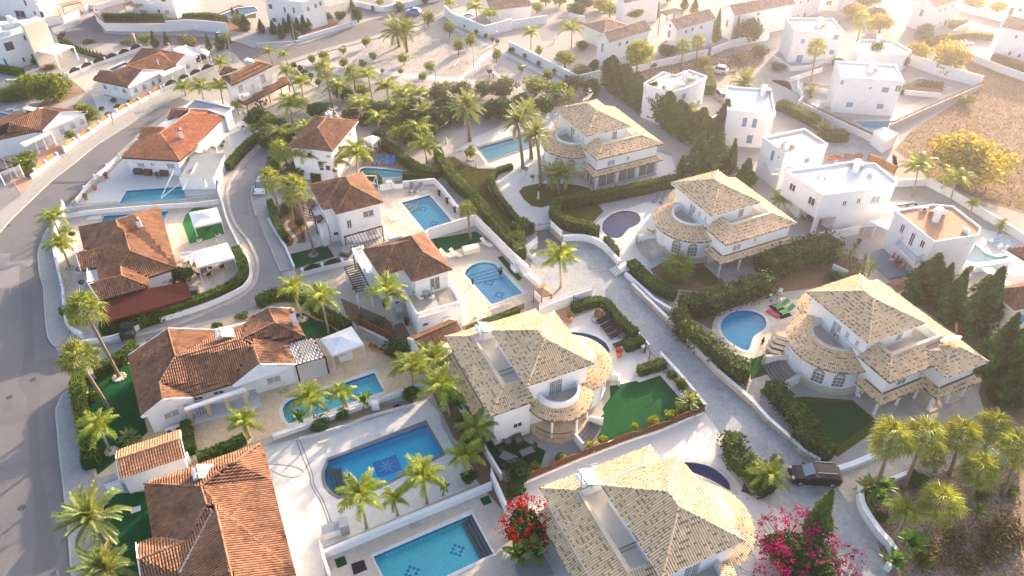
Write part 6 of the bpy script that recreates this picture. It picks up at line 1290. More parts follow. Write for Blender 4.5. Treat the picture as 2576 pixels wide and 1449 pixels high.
QP=[('queen','01 705 1245','01 625 1040',.72,'slim feather palm in a small square bed on the yellow patio beside the bungalow'),('queen','01 600 900','01 545 770',.72,'feather palm with long yellow green fronds leaning over the street pavement by the stone planter'),('fan','02 1200 890','02 860 250',1.,'tallest leaning fan palm ringed by white stones on the dark green turf'),('fan','02 1130 1270','02 800 740',1.,'leaning fan palm rising from turf beside the flowering hedge'),('queen','03 1110 195','02 1010 1420',.9,'feather palm with swept fronds and a stone ring on the dark turf by the hedge'),('date','03 1150 1250','03 925 890',1.,'date palm with orange fruit clusters at the foot of the huge brown roof'),('date','03 1130 1600','03 1060 1400',.9,'date palm cut by the lower edge of the view with orange fruit'),('queen','12 465 310','12 375 40',.8,'feather palm ringed by stones beside the chimney of the long brown roof'),('queen','12 735 450','12 660 130',.95,'feather palm between hedge and white canopy on the dark turf'),('queen','12 1390 450','12 1320 70',1.05,'feather palm growing from the timber deck before the balustraded balcony'),('queen','12 600 1340','12 540 1150',.9,'feather palm leaning over the steps of the long rounded pool'),('queen','12 900 1260','12 850 1100',.7,'small yellow feather palm over the middle of the long rounded pool'),('queen','12 1590 1020','12 1560 830',.95,'feather palm on the white wall beside the grey equipment hatch'),('queen','12 1830 900','12 1790 760',1.05,'feather palm with glowing top fronds against the cream tiled villa'),('queen','12 1960 1290','12 1860 1030',1.05,'dark feather palm in the shaded bed between pool wall and villa'),('queen','12 2250 1640','12 2210 1449',.85,'deep green feather palm beside the white corner of the villa'),('queen','13 2190 420','13 2110 270',.8,'drooping dark feather palm at the corner of the star pool terrace'),('queen','13 1115 965','13 1060 680',.95,'feather palm with grey trunk in the pebble strip left of the small palm'.replace('left of','nearest'),),('queen','13 1425 835','13 1385 690',.55,'smallest feather palm in the pebble strip behind the white slatted wall'),('queen','13 1720 715','13 1690 480',.95,'feather palm with tall spear leaf standing over the star pool'),('queen','12 -60 1500','12 -110 1380',.75,'feather palm beside the yellow paving corner hedge'),('fan','11 590 1110','11 390 480',1.,'very tall fan palm ringed with grey stones on the square turf'),('fan','11 250 740','11 150 370',.85,'fan palm rising from the shaded garden beside the parked white car'),('fan','11 330 240','11 260 90',.95,'fan palm crowding the top of the lane beside the hedge'),('queen','11 560 340','11 480 130',1.,'feather palm with thick peeling trunk against the white wall'),('queen','11 830 330','11 810 190',.95,'feather palm before the white wall of the half hidden house'),('queen','11 1020 320','11 1010 120',.95,'bright feather palm at the end of the small blue pool'),('fan','11 2160 960','11 2130 680',.62,'small fan palm at the corner of the rectangular turf strip'),('queen','10 370 1240','10 350 1080',1.,'wide bright feather palm beside the corner of the white wall'),('queen','10 190 1440','10 230 1380',1.,'feather palm in the dense clump at the lane bend'),('queen','10 560 1449','10 500 1330',1.,'greyish feather palm leaning on the brown hipped roof'),('queen','21 490 1440','21 480 1180',.95,'yellow green feather palm standing alone in the round end of the concrete lane'),('date','21 110 250','20 60 1250',.95,'tall date palm in a white ringed bed by the pool corner'),('date','21 195 150','20 150 1180',.95,'tall date palm behind the pool corner palm'),('date','21 290 430','20 250 1370',.85,'slim date palm rising from the tip of the small front lawn'),('date','10 2150 1420','10 2130 1100',1.05,'date palm with heavy crown before the dark hedge'),('date','20 590 1080','20 570 1010',.8,'low date palm at the foot of the dark trees behind the villa'),('date','10 1440 470','10 1410 330',1.25,'huge date palm with grey green crown in the sandy park'),('date','10 1520 520','10 1500 330',1.1,'second huge date palm touching the biggest one in the sandy park'),('fan','10 770 1080','10 690 720',.95,'fan palm with long trunk in a white ring on the gravel'),('fan','10 1000 890','10 975 760',.85,'fan palm with thick rough trunk at the edge of the gravel'),('queen','10 1170 1000','10 1130 780',.8,'feather palm in the middle of the gravel palm garden'),('queen','10 850 1090','10 830 900',.95,'feather palm spreading over the gravel beside the round path'),('queen','10 400 960','10 320 740',.7,'feather palm beside the row of clipped dark globes'),('queen','10 470 980','10 460 850',.9,'feather palm behind the two storey house with red veranda roof'),('queen','10 170 650','10 130 540',.55,'small feather palm on the street corner near the tiled house'),('queen','10 320 650','10 290 570',.5,'thin wind bent feather palm on the street corner'),('queen','10 1330 1030','10 1320 900',.9,'feather palm in the bright grove below the park'),('queen','10 1500 1120','10 1490 990',1.,'big drooping feather palm in the middle of the grove'),('queen','10 1680 1060','10 1640 970',.9,'yellow lit feather palm at the park side of the grove'),('queen','10 1420 1200','10 1400 1100',.9,'feather palm in the lower grove near the pink flowers'),('date','10 1700 1260','10 1690 1170',.9,'blue green date palm inside the grove'),('queen','10 1250 1330','10 1230 1220',.8,'feather palm behind the white parasol'),('queen','10 1650 1440','10 1640 1340',1.,'bright feather palm over the long hedge end'),('queen','11 1720 190','11 1700 60',1.,'wide feather palm growing over the trimmed hedge corner'),('queen','10 1060 1200','10 1040 1080',.9,'feather palm next to the pink and white flowers'),('fan','33 1060 620','33 1240 90',1.,'tall fan palm leaning over the crazy paved drive'),('fan','33 1360 570','33 1560 70',1.,'second tall fan palm beside the crazy paved drive'),('fan','33 1820 430','33 1930 60',.95,'fan palm with slim trunk at the upper edge of the brown garden'),('fan','33 2150 230','33 2250 -30',.95,'fan palm with brown trunk before the dark conifers'),('fan','33 1550 1130','33 1720 730',.9,'lone leaning fan palm in the middle of the brown garden'),('fan','33 2000 730','33 2130 400',.9,'backlit fan palm in the brown garden with hanging dry flowers'),('fan','33 2360 640','33 2520 180',.95,'fan palm cut by the edge of the view'),('fan','33 1680 400','33 1660 240',.7,'short fan palm low between the two tall ones'),('queen','33 1260 1100','33 1370 840',.6,'thin feather palm near the curved white wall'),('queen','31 1450 525','31 1510 260',.95,'feather palm in a brown square bed on the grey terrace'),('queen','31 1820 625','31 1880 390',.9,'feather palm outside the white wall beside the pale path'),('queen','31 2020 730','31 2060 620',.35,'tiny feather palm behind the terracotta flat roof'),('date','31 2320 935','31 2345 830',.35,'little palm beside the pale blue loungers'),('queen','31 100 660','31 120 590',.65,'dark green feather palm between the villa roof and the white house'),('fan','30 430 810','30 485 500',.95,'tall fan palm before the hazy blue shuttered house'),('date','30 430 980','30 430 935',.5,'small stubby palm in the walled forecourt'),('fan','30 890 440','30 940 220',1.,'fan palm washed in glare between the hazy houses'),('fan','20 1700 720','20 1720 490',.8,'fan palm by the white wall near the parked white car'),('fan','20 1850 660','20 1870 440',.8,'taller fan palm by the white wall near the parked white car'),('queen','20 600 480','20 600 310',1.,'wide feather palm beside the far grey street'),('queen','20 190 500','20 190 350',.8,'feather palm behind the white park wall'),('date','20 2350 950','20 2340 850',1.,'glare lit bushy palm at the end of the dirt lot'),('queen','20 1780 1300','20 1770 1170',.9,'glare lit palm beside the faded red canopy'),('date','30 560 1370','30 560 1330',.7,'low spiky palm above the trimmed hedge end'),('queen','10 2230 230','10 2210 90',.85,'bright feather palm beside the tiny pool'),('queen','10 2370 280','10 2350 170',.8,'feather palm among bananas at the tiny pool'),('queen','10 1960 120','10 1950 50',.6,'small palm beyond the white wall corner'),('date','22 1800 1190','22 1780 1180',.5,'small spiky palm at the lawn corner behind the woven fence'),('date','33 1000 600','33 1005 590',.5,'low dark cycad beside the curved white wall'),('date','03 1330 125','03 1320 90',.42,'small dark cycad on the turf above the pink roof'),('queen','23 2560 560','23 2576 470',.7,'lime green feather palm in the hedge beside the black car'),('queen','00 1870 960','00 1860 900',.75,'feather palm in the clump at the street end'),('queen','00 2050 1010','00 2030 900',.85,'second feather palm in the clump at the street end'),('queen','00 2250 1060','00 2220 900',.9,'feather palm against the white two storey house'),('queen','00 2400 1150','00 2390 1090',.5,'small feather palm by the grey flat roof'),('queen','00 2200 720','00 2230 650',.7,'feather palm by the carport with the dark car'),]
ORN={}
for q in QP:
 k,b,tp,s,lb=q[:5];s*={'queen':1. if b[:2]in('12','13','02','03')else 1.15,'fan':1.05,'date':1.08}[k];t,top_=palm(k,b,tp,lb,size=s)
 if k=='date' and 'orange fruit' in lb:
  rng=RNG(3);C=top_+rng.normal(0,1,(260,3))*[.45,.45,.28]+[0,0,.05];mb=MB();cds(mb,C,rng.normal(0,1,(260,3)),.11,rng.uniform(.3,.8,260),rng);mb.mk('fruit','date_orange',t)
for b,s,lb in(('21 1670 1330',.9,'round silvery fan palm on the small lawn below the arched windows'),):palm('fan',b,(P(b)[0][0],P(b)[0][1]-12),lb,size=s*1.3,tr=.2,n=40,wind=0)
for i,(b,tp)in enumerate((('21 470 490','21 470 330'),('21 520 480','21 540 330'),('21 430 470','21 400 330'))):palm('date',b,tp,('thick trunk of the low date palm cluster on the front lawn','stem of the date palm cluster nearest the arched window','stem of the date palm cluster nearest the slim palm')[i],size=.9,n=26)
for i,(b,tp)in enumerate((('31 740 1260','31 730 1110'),('31 780 1280','31 820 1130'),('31 850 1160','31 865 1060'),('31 960 1300','31 975 1180'),('31 1010 1330','31 1040 1250'),('31 930 1390','31 950 1290'),('31 880 1340','31 900 1260'))):palm('date',b,tp,OR[i]+' spiky yellow green yucca beside the grey terrace, counting from the hedge',size=.32,n=26,tr=.08,name='yucca',cat='yucca',grp='yuccas beside the grey terrace',wind=0)
for i,(b,s,lb)in enumerate((('33 1150 640',.9,'broad leaved banana plant at the foot of the tall fan palm'),('33 1100 760',.9,'banana plant hanging over the curved white wall'),('33 1200 820',.6,'small banana plant behind the curved white wall'),('33 1420 1230',1.1,'large bright banana plant low in the brown garden'),('33 1250 1400',1.,'banana plant at the bottom corner of the brown garden'),('33 1370 1130',.7,'dark banana plant above the bright one'),('12 430 1400',.8,'dark leaved plant at the end of the grey planting strip'),('12 1080 1220',.8,'glossy banana plant beside the white pump box'),('12 2010 1260',.8,'dark banana plant in the narrow side bed'),('23 60 1330',1.1,'big lime green banana plant beside the yellow passage'),('23 230 1300',1.1,'tall banana plant beside the red bougainvillea'),('13 1880 640',.6,'banana plant at the white slatted wall'),('33 2090 880',.7,'banana plant by the dark tree stump'))):
 palm('banana',b,(P(b)[0][0]+3,P(b)[0][1]-16),lb,size=s,n=11,wind=0,name='banana_plant',cat='banana plant')
hedge('o 258 838 330 828 420 800 500 772 560 748 602 722 617 700 610 672 598 640',1.1,1.5,'long clipped hedge following the bend of the lane round the bungalow')
hedge('o 575 430 612 388 650 352',1.1,1.4,'bright clipped hedge between white terrace and the lane')
hedge('o 236 1170 225 1110 210 1040 202 985 215 955',1.3,1.5,'hedge with red flowers along the street pavement','leaf_hedge')
flowers(thg('flower_patch','scattered red blossoms on the street side hedge','flowers',tuple(G((208,1020)))),[G(p,1.3)for p in P('o 203 985 205 1010 206 1030 204 1045 210 1060')],60,.35,seed=4)
hedge('o 232 1180 236 1155',1.5,1.5,'rounded end of the street side hedge beside the drive')
hedge('o 240 945 285 925 318 905 345 878',1.2,1.3,'hedge with orange flowers behind the leaning fan palms')
hedge('o 650 772 700 752 760 758 800 790 840 812 880 835',1.2,1.4,'dense garden hedge behind the dark turf triangle','leaf_hedge',shaggy=.08)
hedge('o 470 1075 485 1145',.9,1.2,'narrow hedge beside the pink tiled garage')
hedge('o 500 1160 560 1140 618 1110',1.,1.,'low hedge above the huge brown roof',shaggy=.05)
hedge('12 2130 460 2330 380 2560 290 2640 250',.8,.9,'low hedge between timber deck and cream tiled villa')
hedge('11 1830 120 1880 260 2000 420 2150 560 2330 760 2500 960 2600 1080',1.3,1.7,'long tall hedge between the pool terraces and the lawn')
hedge('11 2576 250 2430 300 2370 390 2420 520 2520 660 2640 800 2740 860',.8,.9,'low clipped hedge edging the curved white drive')
hedge('21 20 880 90 900 170 860',2.2,1.6,'rounded bright hedge clump beside the iron gate',shaggy=.08,leaf=.2)
hedge('21 70 960 60 1080 90 1170',1.6,1.7,'dark end of the hedge below the iron gate',shaggy=.06)
hedge('11 1260 20 1400 110 1500 200 1640 290 1800 340 1820 270',1.3,1.4,'wide hedge behind the brown paved pool yard')
hedge('11 560 380 700 350 780 340',1.,1.3,'hedge between the two hipped roofs')
hedge('11 1480 350 1790 350',.9,1.1,'hedge behind the white pool terrace wall')
hedge('11 1130 350 1240 380 1240 440',.7,1.,'short hedge beside the white garden swing')
hedge('11 150 620 190 760 250 900 310 1000',.9,1.2,'clipped hedge along the pavement of the house with serpentine path')
hedge('11 170 190 200 330',1.6,1.3,'bushy hedge beside the parked white car',shaggy=.08)
hedge('21 1640 420 1300 500 1000 560 800 600 560 640 420 700 440 780 560 860 720 900 860 950',1.1,1.9,'tall clipped hedge wrapping the dark kidney pool garden',leaf=.17)
hedge('21 940 1000 1000 1080 1050 1150',.9,1.3,'short tapering hedge end beside the concrete lane','leaf_dark',shaggy=.08)
hedge('21 1190 1240 1300 1360 1420 1449 1560 1530 1640 1560',1.5,1.3,'thick clipped hedge between lane and small lawn',leaf=.17)
hedge('22 610 240 720 200 850 170 940 190 1020 290 1120 400 1240 500',1.1,1.1,'curved clipped hedge behind the row of black loungers',leaf=.15)
hedge('22 1130 620 1220 600 1310 560',1.1,1.1,'short clipped hedge block beside the grey bin',leaf=.15)
hedge('22 1270 870 1400 830 1530 790',1.,1.1,'clipped hedge block at the top of the green lawn',leaf=.15)
hedge('22 1660 330 1720 480 1900 620 2100 780 2250 900 2360 920',1.6,2.2,'long shaggy conifer hedge between the lane and the blue kidney pool','leaf_conifer',leaf=.24,shaggy=.22,rough=.2,dens=40)
hedge('22 1680 260 1850 250 2000 220 2200 150 2400 80 2560 20',2.,2.4,'dense dark conifer hedge behind the blue kidney pool','leaf_conifer',leaf=.26,shaggy=.28,rough=.25,dens=36)
hedge('31 -60 1330 120 1250 300 1180 480 1150 640 1100',3.,2.6,'broad shaggy conifer hedge above the kidney pool','leaf_conifer',leaf=.28,shaggy=.35,rough=.3,dens=30)
hedge('32 0 1030 150 1200 300 1380 420 1500',1.6,1.7,'shaggy conifer hedge beside the concrete lane','leaf_conifer',leaf=.24,shaggy=.2,rough=.2,dens=40)
hedge('33 250 50 400 150 560 250 620 290',1.6,1.7,'lower stretch of conifer hedge ending above the black car','leaf_conifer',leaf=.24,shaggy=.22,rough=.2,dens=40)
hedge('23 2200 100 2220 260 2300 380 2400 420 2500 560 2576 640',1.8,1.7,'shaggy conifer hedge beside the white tiled court','leaf_conifer',leaf=.24,shaggy=.25,rough=.2,dens=40)
hedge('30 100 1090 260 1160 420 1240 520 1300',2.,1.6,'bright trimmed hedge along the far lane')
hedge('30 540 1400 700 1410 770 1400',2.,1.6,'end block of the bright trimmed hedge')
hedge('20 1960 760 1960 860 1990 960',2.,2.,'glare lit hedge beside the parked pale car')
hedge('00 1050 230 1400 235 1680 240',1.3,2.,'clipped hedge on the white wall at the street bend',rough=.15,shaggy=.1)
hedge('00 1850 200 2100 195 2280 230',1.2,1.4,'second hedge behind the brown slatted fence at the street bend')
hedge('00 620 430 800 520 1050 590',1.2,.5,'low planted bank with a row of tiny cypresses','leaf_scrub')
hedge('00 0 720 120 740 230 760',1.6,1.2,'hedge with small white lamps beside the modern house','leaf_tree',shaggy=.1)
hedge('30 1600 470 1750 420 2000 380 2250 400',1.4,1.3,'leafy border behind the row of hazy white loungers','leaf_tree',shaggy=.15)
hedge('30 2250 600 2400 650 2576 720',1.6,1.2,'flowering shrubs along the field wall','leaf_scrub',shaggy=.15)
hedge('30 1840 290 1900 260 2000 260',1.6,1.2,'curved hedge beside the glare washed gabled house')
hedge('30 1320 950 1500 870 1750 890',1.2,1.,'dark shrubs behind the brown slatted wall','leaf_dark',shaggy=.15)
cy=curve(GG('20 960 880 1130 1000 1300 1120 1480 1230 1600 1330 1750 1420 1850 1449 1950 1520'),.5)
for i,(p,a)in enumerate(along(cy,1.15)):
 conifer((p[0],p[1],0.),1.12,5.7+.9*ms(i*1.7),OR[i]+' tall clipped cypress in the long row, counting from the park end',grp='cypresses in the long tall row',pointed=0)
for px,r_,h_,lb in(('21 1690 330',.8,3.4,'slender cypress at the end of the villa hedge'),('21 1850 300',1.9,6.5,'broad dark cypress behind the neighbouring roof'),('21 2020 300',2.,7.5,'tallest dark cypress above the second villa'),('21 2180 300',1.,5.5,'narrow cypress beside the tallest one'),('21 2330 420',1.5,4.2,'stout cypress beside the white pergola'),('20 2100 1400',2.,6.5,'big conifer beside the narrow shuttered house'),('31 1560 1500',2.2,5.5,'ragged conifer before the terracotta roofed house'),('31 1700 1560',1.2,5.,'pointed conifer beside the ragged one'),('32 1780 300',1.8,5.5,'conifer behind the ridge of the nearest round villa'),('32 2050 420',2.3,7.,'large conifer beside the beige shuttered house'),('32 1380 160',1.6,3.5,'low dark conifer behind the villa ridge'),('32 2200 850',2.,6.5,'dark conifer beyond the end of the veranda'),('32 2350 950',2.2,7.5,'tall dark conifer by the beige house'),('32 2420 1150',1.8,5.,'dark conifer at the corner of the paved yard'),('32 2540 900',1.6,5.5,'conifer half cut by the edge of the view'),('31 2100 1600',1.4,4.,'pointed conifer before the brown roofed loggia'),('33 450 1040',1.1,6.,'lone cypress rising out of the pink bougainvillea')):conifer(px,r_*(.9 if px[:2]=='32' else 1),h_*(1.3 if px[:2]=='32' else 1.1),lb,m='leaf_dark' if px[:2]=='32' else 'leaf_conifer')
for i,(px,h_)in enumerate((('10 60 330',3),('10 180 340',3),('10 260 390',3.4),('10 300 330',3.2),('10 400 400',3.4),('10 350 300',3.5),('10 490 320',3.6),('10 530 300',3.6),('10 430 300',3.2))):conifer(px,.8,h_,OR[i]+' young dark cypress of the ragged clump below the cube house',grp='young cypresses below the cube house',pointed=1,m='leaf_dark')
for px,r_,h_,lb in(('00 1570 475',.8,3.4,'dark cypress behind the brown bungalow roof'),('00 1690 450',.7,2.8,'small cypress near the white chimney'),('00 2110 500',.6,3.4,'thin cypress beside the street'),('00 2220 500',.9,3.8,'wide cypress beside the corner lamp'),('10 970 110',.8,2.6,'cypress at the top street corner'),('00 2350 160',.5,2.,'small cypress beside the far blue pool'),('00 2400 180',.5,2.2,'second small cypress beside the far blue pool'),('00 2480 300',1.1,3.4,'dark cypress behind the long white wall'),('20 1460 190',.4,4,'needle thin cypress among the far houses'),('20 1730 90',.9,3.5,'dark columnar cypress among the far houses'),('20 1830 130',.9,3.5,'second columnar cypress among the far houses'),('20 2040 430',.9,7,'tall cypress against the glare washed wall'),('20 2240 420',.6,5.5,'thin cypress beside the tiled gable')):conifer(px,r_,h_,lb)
row=curve(GG('00 600 420 760 500 900 560 1050 600'),.5)
for i,(p,a)in enumerate(along(row,1.1)):conifer((p[0],p[1],.2),.22,1.5,OR[i]+' tiny pointed cypress in the planted bank, counting from the tower',grp='tiny cypresses in the planted bank',name='cypress_shrub',cat='shrub')
for i,(px,r_,h_)in enumerate((('10 575 655',.9,2.6),('10 690 620',1.5,2.6),('10 880 550',1.,2.3),('10 890 690',1.1,2.6),('10 1110 480',1.25,2.7),('10 1080 690',1.05,2.3),('10 1180 615',1.,2.2),('10 1490 655',1.35,2.9),('10 1460 755',.75,1.7),('10 1275 740',.55,1.2),('10 1680 830',1.05,2.5),('10 1755 740',1.25,3.),('10 1735 265',1.8,4.3),('10 1950 375',1.6,4.3),('10 2160 480',1.5,3.8),('10 2040 550',1.4,4.),('10 2420 620',1.2,3.4),('10 1905 905',.95,2.),('10 1800 960',1.,1.9),('20 90 735',.9,2.3),('20 355 830',1.4,3.2))):
 tree('round',px,r_,h_,'park tree '+('at the street corner of the sand','tall and broad at the street corner','in front of the street side lamp','forked, beside the path start','round, alone near the street','where the sand path begins to run straight','small and round in the upper sand','before the two huge date palms','narrow, below the huge date palms','tiny and grey, near the path','at the path beside the slim lamp','large, beside the slim park lamp','largest, beside the top street','beside the white wall corner','second along the upper path','leaning, next to the upper path pair','alone in the upper sand triangle','near the white bench','at the dark hedge edge','beyond the play area','dense, by the last ball shrubs')[i],grp='young trees in the sandy park')
for i,px in enumerate(('10 2105 290','10 2215 345','10 2310 385','10 2380 425','10 2430 445','10 2560 530','20 10 530','20 130 590','20 265 665','20 425 745','20 550 805')):tree('globe',px,.75,1.4,OR[i]+' dark ball shrub along the white park wall, counting from the street','shrub','ball shrubs along the white park wall')
for i,px in enumerate(('10 390 700','10 450 730','10 500 770','10 560 810','10 635 870')):tree('globe',px,1.,1.9,OR[i]+' clipped dark globe beside the gravel, counting from the street','shrub','clipped globes beside the gravel')
for k,px,r_,h_,lb in(('big','00 560 1010',4.2,5.6,'big spreading green tree behind the ridged bungalow'),('big','00 300 960',3.4,4.6,'wide green tree joined to the big spreading one'),('big','00 880 1240',2.4,4.2,'green tree beside the white gable and curved fence'),('big','00 100 1010',2.6,2.6,'low green bushes behind the blue pool'),('round','00 740 1420',1.1,2.4,'small tree before the arched window wall'),('round','01 280 240',2.4,3.2,'round bright tree with red flowers by the curved fence'),('olive','00 1900 480',2.8,3.4,'silvery olive tree beside the far street'),('olive','00 2420 280',2.2,3.4,'silvery olive tree behind the long white wall'),('round','00 1480 470',1.6,3.4,'leaning bushy tree beside the orange sign pillar'),('round','00 2290 480',1.8,3.6,'bright leafy tree beside the street lamp'),('olive','10 1440 110',1.6,2.6,'round silvery tree at the top of the street'),('dark','10 1030 230',1.7,3.6,'broad dark tree at the street junction'),('dark','10 850 200',1.6,2.4,'dark bush on the planted street bank'),('dark','10 720 200',1.4,1.8,'bush below the white cube house'),('pine','20 1240 850',3.3,9.,'bright tall pine with bare leaning trunk'),('yellow','31 1950 360',7.2,7.5,'huge yellow leaved tree at the edge of the dry field'),('glow','30 1770 720',4.6,6.4,'glowing golden dome shaped tree beside the white wall'),('glow','30 1480 620',2.5,4.5,'golden tree behind the dark spreading pine'),('dark','30 1070 640',3.3,4.4,'dark spreading pine before the single storey house'),('dark','30 1330 680',2.,3.6,'smaller dark pine beside the spreading one'),('dark','30 720 680',2.,2.,'dark shrub beside the hazy wall'),('dark','30 1540 400',2.6,3.8,'hazy round tree before the glare washed house'),('dark','20 2370 420',3.2,5.4,'rounded tree washed by glare before the tiled house'),('olive','20 690 790',2.6,2.8,'dense pale green tree inside the white park wall'),('dark','20 820 720',1.4,2.8,'narrow green tree inside the white park wall'),('round','20 530 690',2.6,4.4,'leafy fruit tree inside the white park wall'),('round','20 270 560',1.2,2.4,'small leafy tree behind the far park wall'),('dark','20 640 170',2.6,3.4,'dark tree behind the far tiled roofs'),('round','20 980 180',3.2,4.2,'bright leafy tree among the far houses'),('pine','20 1200 240',2.8,3.8,'bright bushy pine behind the gabled house'),('dark','20 1280 100',1.6,3.4,'dark tree against the far white wall'),('dark','20 330 1120',2.6,3.4,'dark leafy tree behind the tall date palms'),('dark','20 520 950',2.2,2.8,'yellow tipped tree behind the villa with satellite dish'),('dark','20 780 960',2.4,3.4,'dark tree at the start of the cypress row'),('olive','10 2050 960',2.6,3.,'silvery shrub tree at the lower park edge'),('olive','10 2300 960',2.6,3.,'second silvery shrub tree at the lower park edge'),('dark','10 1900 1120',2.6,3.2,'dark tree behind the heavy crowned date palm'),('dark','10 2350 1180',2.8,3.4,'dark leafy mass beside the iron railing'),('dark','10 2120 1200',2.4,3.,'dark tree between the palms and iron railing'),('dark','20 100 1080',2.2,3.,'dark tree behind the tall palms'),('dark','10 1550 1260',2.2,3.,'dark undergrowth tree in the grove'),('dark','10 1330 1130',1.8,2.6,'dark tree in the palm grove'),('round','10 1160 1120',1.8,2.6,'bright shrub tree by the pink flowers'),('round','10 1400 1320',1.8,2.2,'green shrub tree under the grove palms'),('dark','10 1250 1400',1.6,2.,'shrub beside the white parasol'),('dark','10 1560 1400',2.2,2.4,'dark shrub tree behind the brown paved yard'),('round','10 60 1340',2.2,2.6,'dense green shrub tree at the bend of the lane'),('dark','10 250 1350',2.2,2.8,'dark shrub tree beside the lane bend'),('round','11 1100 170',1.4,2.4,'lemon tree beside the small blue pool'),('round','11 900 170',1.5,2.4,'dark fruit tree before the white wall'),('round','11 2160 150',1.2,2.8,'slim bright tree in a round bed beside the pool'),('dark','11 320 690',1.1,2.,'shrub with red blossoms in the shaded front garden'),('dark','11 440 250',1.4,1.8,'green shrub between palm and white wall'),('dark','11 450 830',.9,1.8,'dark flowering shrub at the entrance path'),('dark','12 1420 680',1.8,2.4,'round dark shrub beside the terracotta planters'),('scrub','12 1210 400',1.4,1.5,'bare twiggy shrub behind the woven fence'),('bush','12 1050 320',.6,1.1,'small agave like shrub beside the drive'),('dark','12 1560 1110',1.2,1.4,'trailing shrub on the grey wall'),('dark','12 650 1400',1.3,1.2,'dark shrub at the base of the pool palm'),('dark','12 870 1290',1.,1.,'shrub at the foot of the small yellow palm'),('dark','12 1930 1160',1.,2.,'dark undergrowth in the shaded side bed'),('dark','12 2120 1420',1.4,1.8,'shrub beside the narrow side passage'),('dark','13 2200 200',1.5,2.2,'dark shrub filling the shaded bed by the villa'),('dark','13 2150 480',1.,1.4,'shrub at the corner of the white slatted wall'),('dark','23 60 460',1.6,2.2,'dark shrub in the corner below the woven fence'),('dark','23 30 600',1.3,1.6,'shrub above the red bougainvillea'),('round','31 380 1110',1.8,2.6,'reddish green tree behind the villa veranda'),('dark','31 660 1380',1.4,1.4,'dark shrub at the end of the conifer hedge'),('round','31 760 1380',1.2,1.1,'bushy shrub beside the low white wall'),('dark','32 2480 1180',1.2,1.4,'dark shrub by the yard wall'),('dark','32 2300 1120',1.6,1.5,'spreading shrub under the tall conifers'),('scrub','33 1700 1250',1.7,.9,'dry scrub at the bottom of the brown garden'),('scrub','33 2000 1350',1.8,.9,'brown scrub beside the bare slope'),('scrub','33 1850 1080',2.,1.2,'olive coloured scrub in the brown garden'),('scrub','33 2250 1250',1.8,1.,'tangled dry scrub at the lower corner'),('scrub','33 2400 1050',2.4,1.6,'dry scrub beside the last fan palm'),('scrub','33 2200 1040',1.6,1.2,'low scrub between stump and dry slope'),('bush','33 1530 1330',1.2,1.1,'green ground shrub among the dry scrub'),('dark','33 1480 520',1.2,1.6,'dark shrub at the foot of the second fan palm'),('bush','33 1120 900',.9,1.,'feathery shrub against the curved white wall'),('bush','33 2130 640',1.1,1.,'low shrub under the backlit fan palm'),('bush','33 2420 620',1.,1.,'low shrub at the edge of the garden'),('round','01 670 900',1.,1.2,'yellow green shrub on the stone planter'),('bush','01 730 920',.6,.7,'small shrub on the stone planter'),('dark','02 720 270',1.3,1.8,'dark shrub under the tallest fan palm'),('bush','02 2190 400',.9,.8,'round shrub with red berries by the white ridge'),('bush','02 2440 310',1.,.8,'yellow green shrub beside the lane'),('bush','02 1910 1449',.8,1.1,'bushy plant below the air conditioners'),('bush','02 960 1110',.9,1.2,'lone bush on the dark turf'),('round','33 80 320',.8,1.4,'leafy bush beside the black car'),('bush','00 1150 1030',.7,1.,'small dark bush in the gravel garden'),('bush','00 1200 1090',.9,1.,'larger bush in the gravel garden'),('bush','00 1030 1110',.8,.7,'low bush at the gravel garden wall'),('bush','00 1090 1160',.9,.8,'bush beside the street lamp wall'),('bush','00 1300 1030',.6,.6,'low flowering bush at the white wall'),('bush','00 360 640',.9,1.4,'green shrub at the modern house corner'),('scrub','00 480 690',2.2,.9,'dry shrubs on the bank of the modern house'),('bush','00 900 430',1.6,.7,'low bush at the street kerb'),('bush','00 1280 440',1.4,1.,'bush with red tips beside the street'),('scrub','00 640 370',1.,1.6,'shrub with dull red leaves by the white gate wall'),('dark','20 1400 680',1.4,1.6,'shrub against the lit white wall'),('round','20 1230 660',1.5,2.,'yellowish shrub behind the white wall'),('dark','20 1560 560',2.6,3.,'dark tree between the two gabled houses'),('dark','20 700 500',1.6,2.,'round dark bush on the terrace'),('yellow','20 1930 660',1.8,2.2,'golden shrub beside the parked white car'),('round','30 1990 1040',1.8,2.,'green shrub outside the brown slatted wall'),('glow','30 1120 330',3.4,4.4,'glare lit leafy tree at the back of the hazy garden'),('glow','30 850 180',3.,3.6,'golden leafy tree against the glare'),('dark','30 90 700',1.8,1.6,'reddish shrub in the glare lit yard')):
 tree(k,px,r_,h_,lb,'tree' if k in('big','dark','olive','round','pine','yellow','glow')and r_>1.2 else 'shrub')
for px,lb in(('23 220 400','nearest the banana plants'),('23 490 310','beside the leaning post'),('23 790 180','by the round steps'),('23 900 130','touching its wider neighbour'),('22 1230 1440','small one against the fence'),('22 1420 1380','in front of the lawn corner'),('22 1580 1320','midway along the fence'),('22 1700 1270','at the spiky palm')):tree('lime',px,.78 if 'small' not in lb else .5,1.35,'lime green ball shrub behind the woven fence, '+lb,'shrub','lime ball shrubs behind the woven fence')
for px,r_,h_,lb in(('22 1600 900',.8,1.1,'greyish shrub in the pebble strip next to the hedge block'),('22 1700 1010',1.,1.4,'largest shrub in the pebble strip'),('22 1790 1110',.7,1.,'thin grey shrub in the pebble strip'),('22 1880 1200',.8,1.,'pale leaved shrub at the fence corner')):tree('bush',px,r_,h_,lb,'shrub')
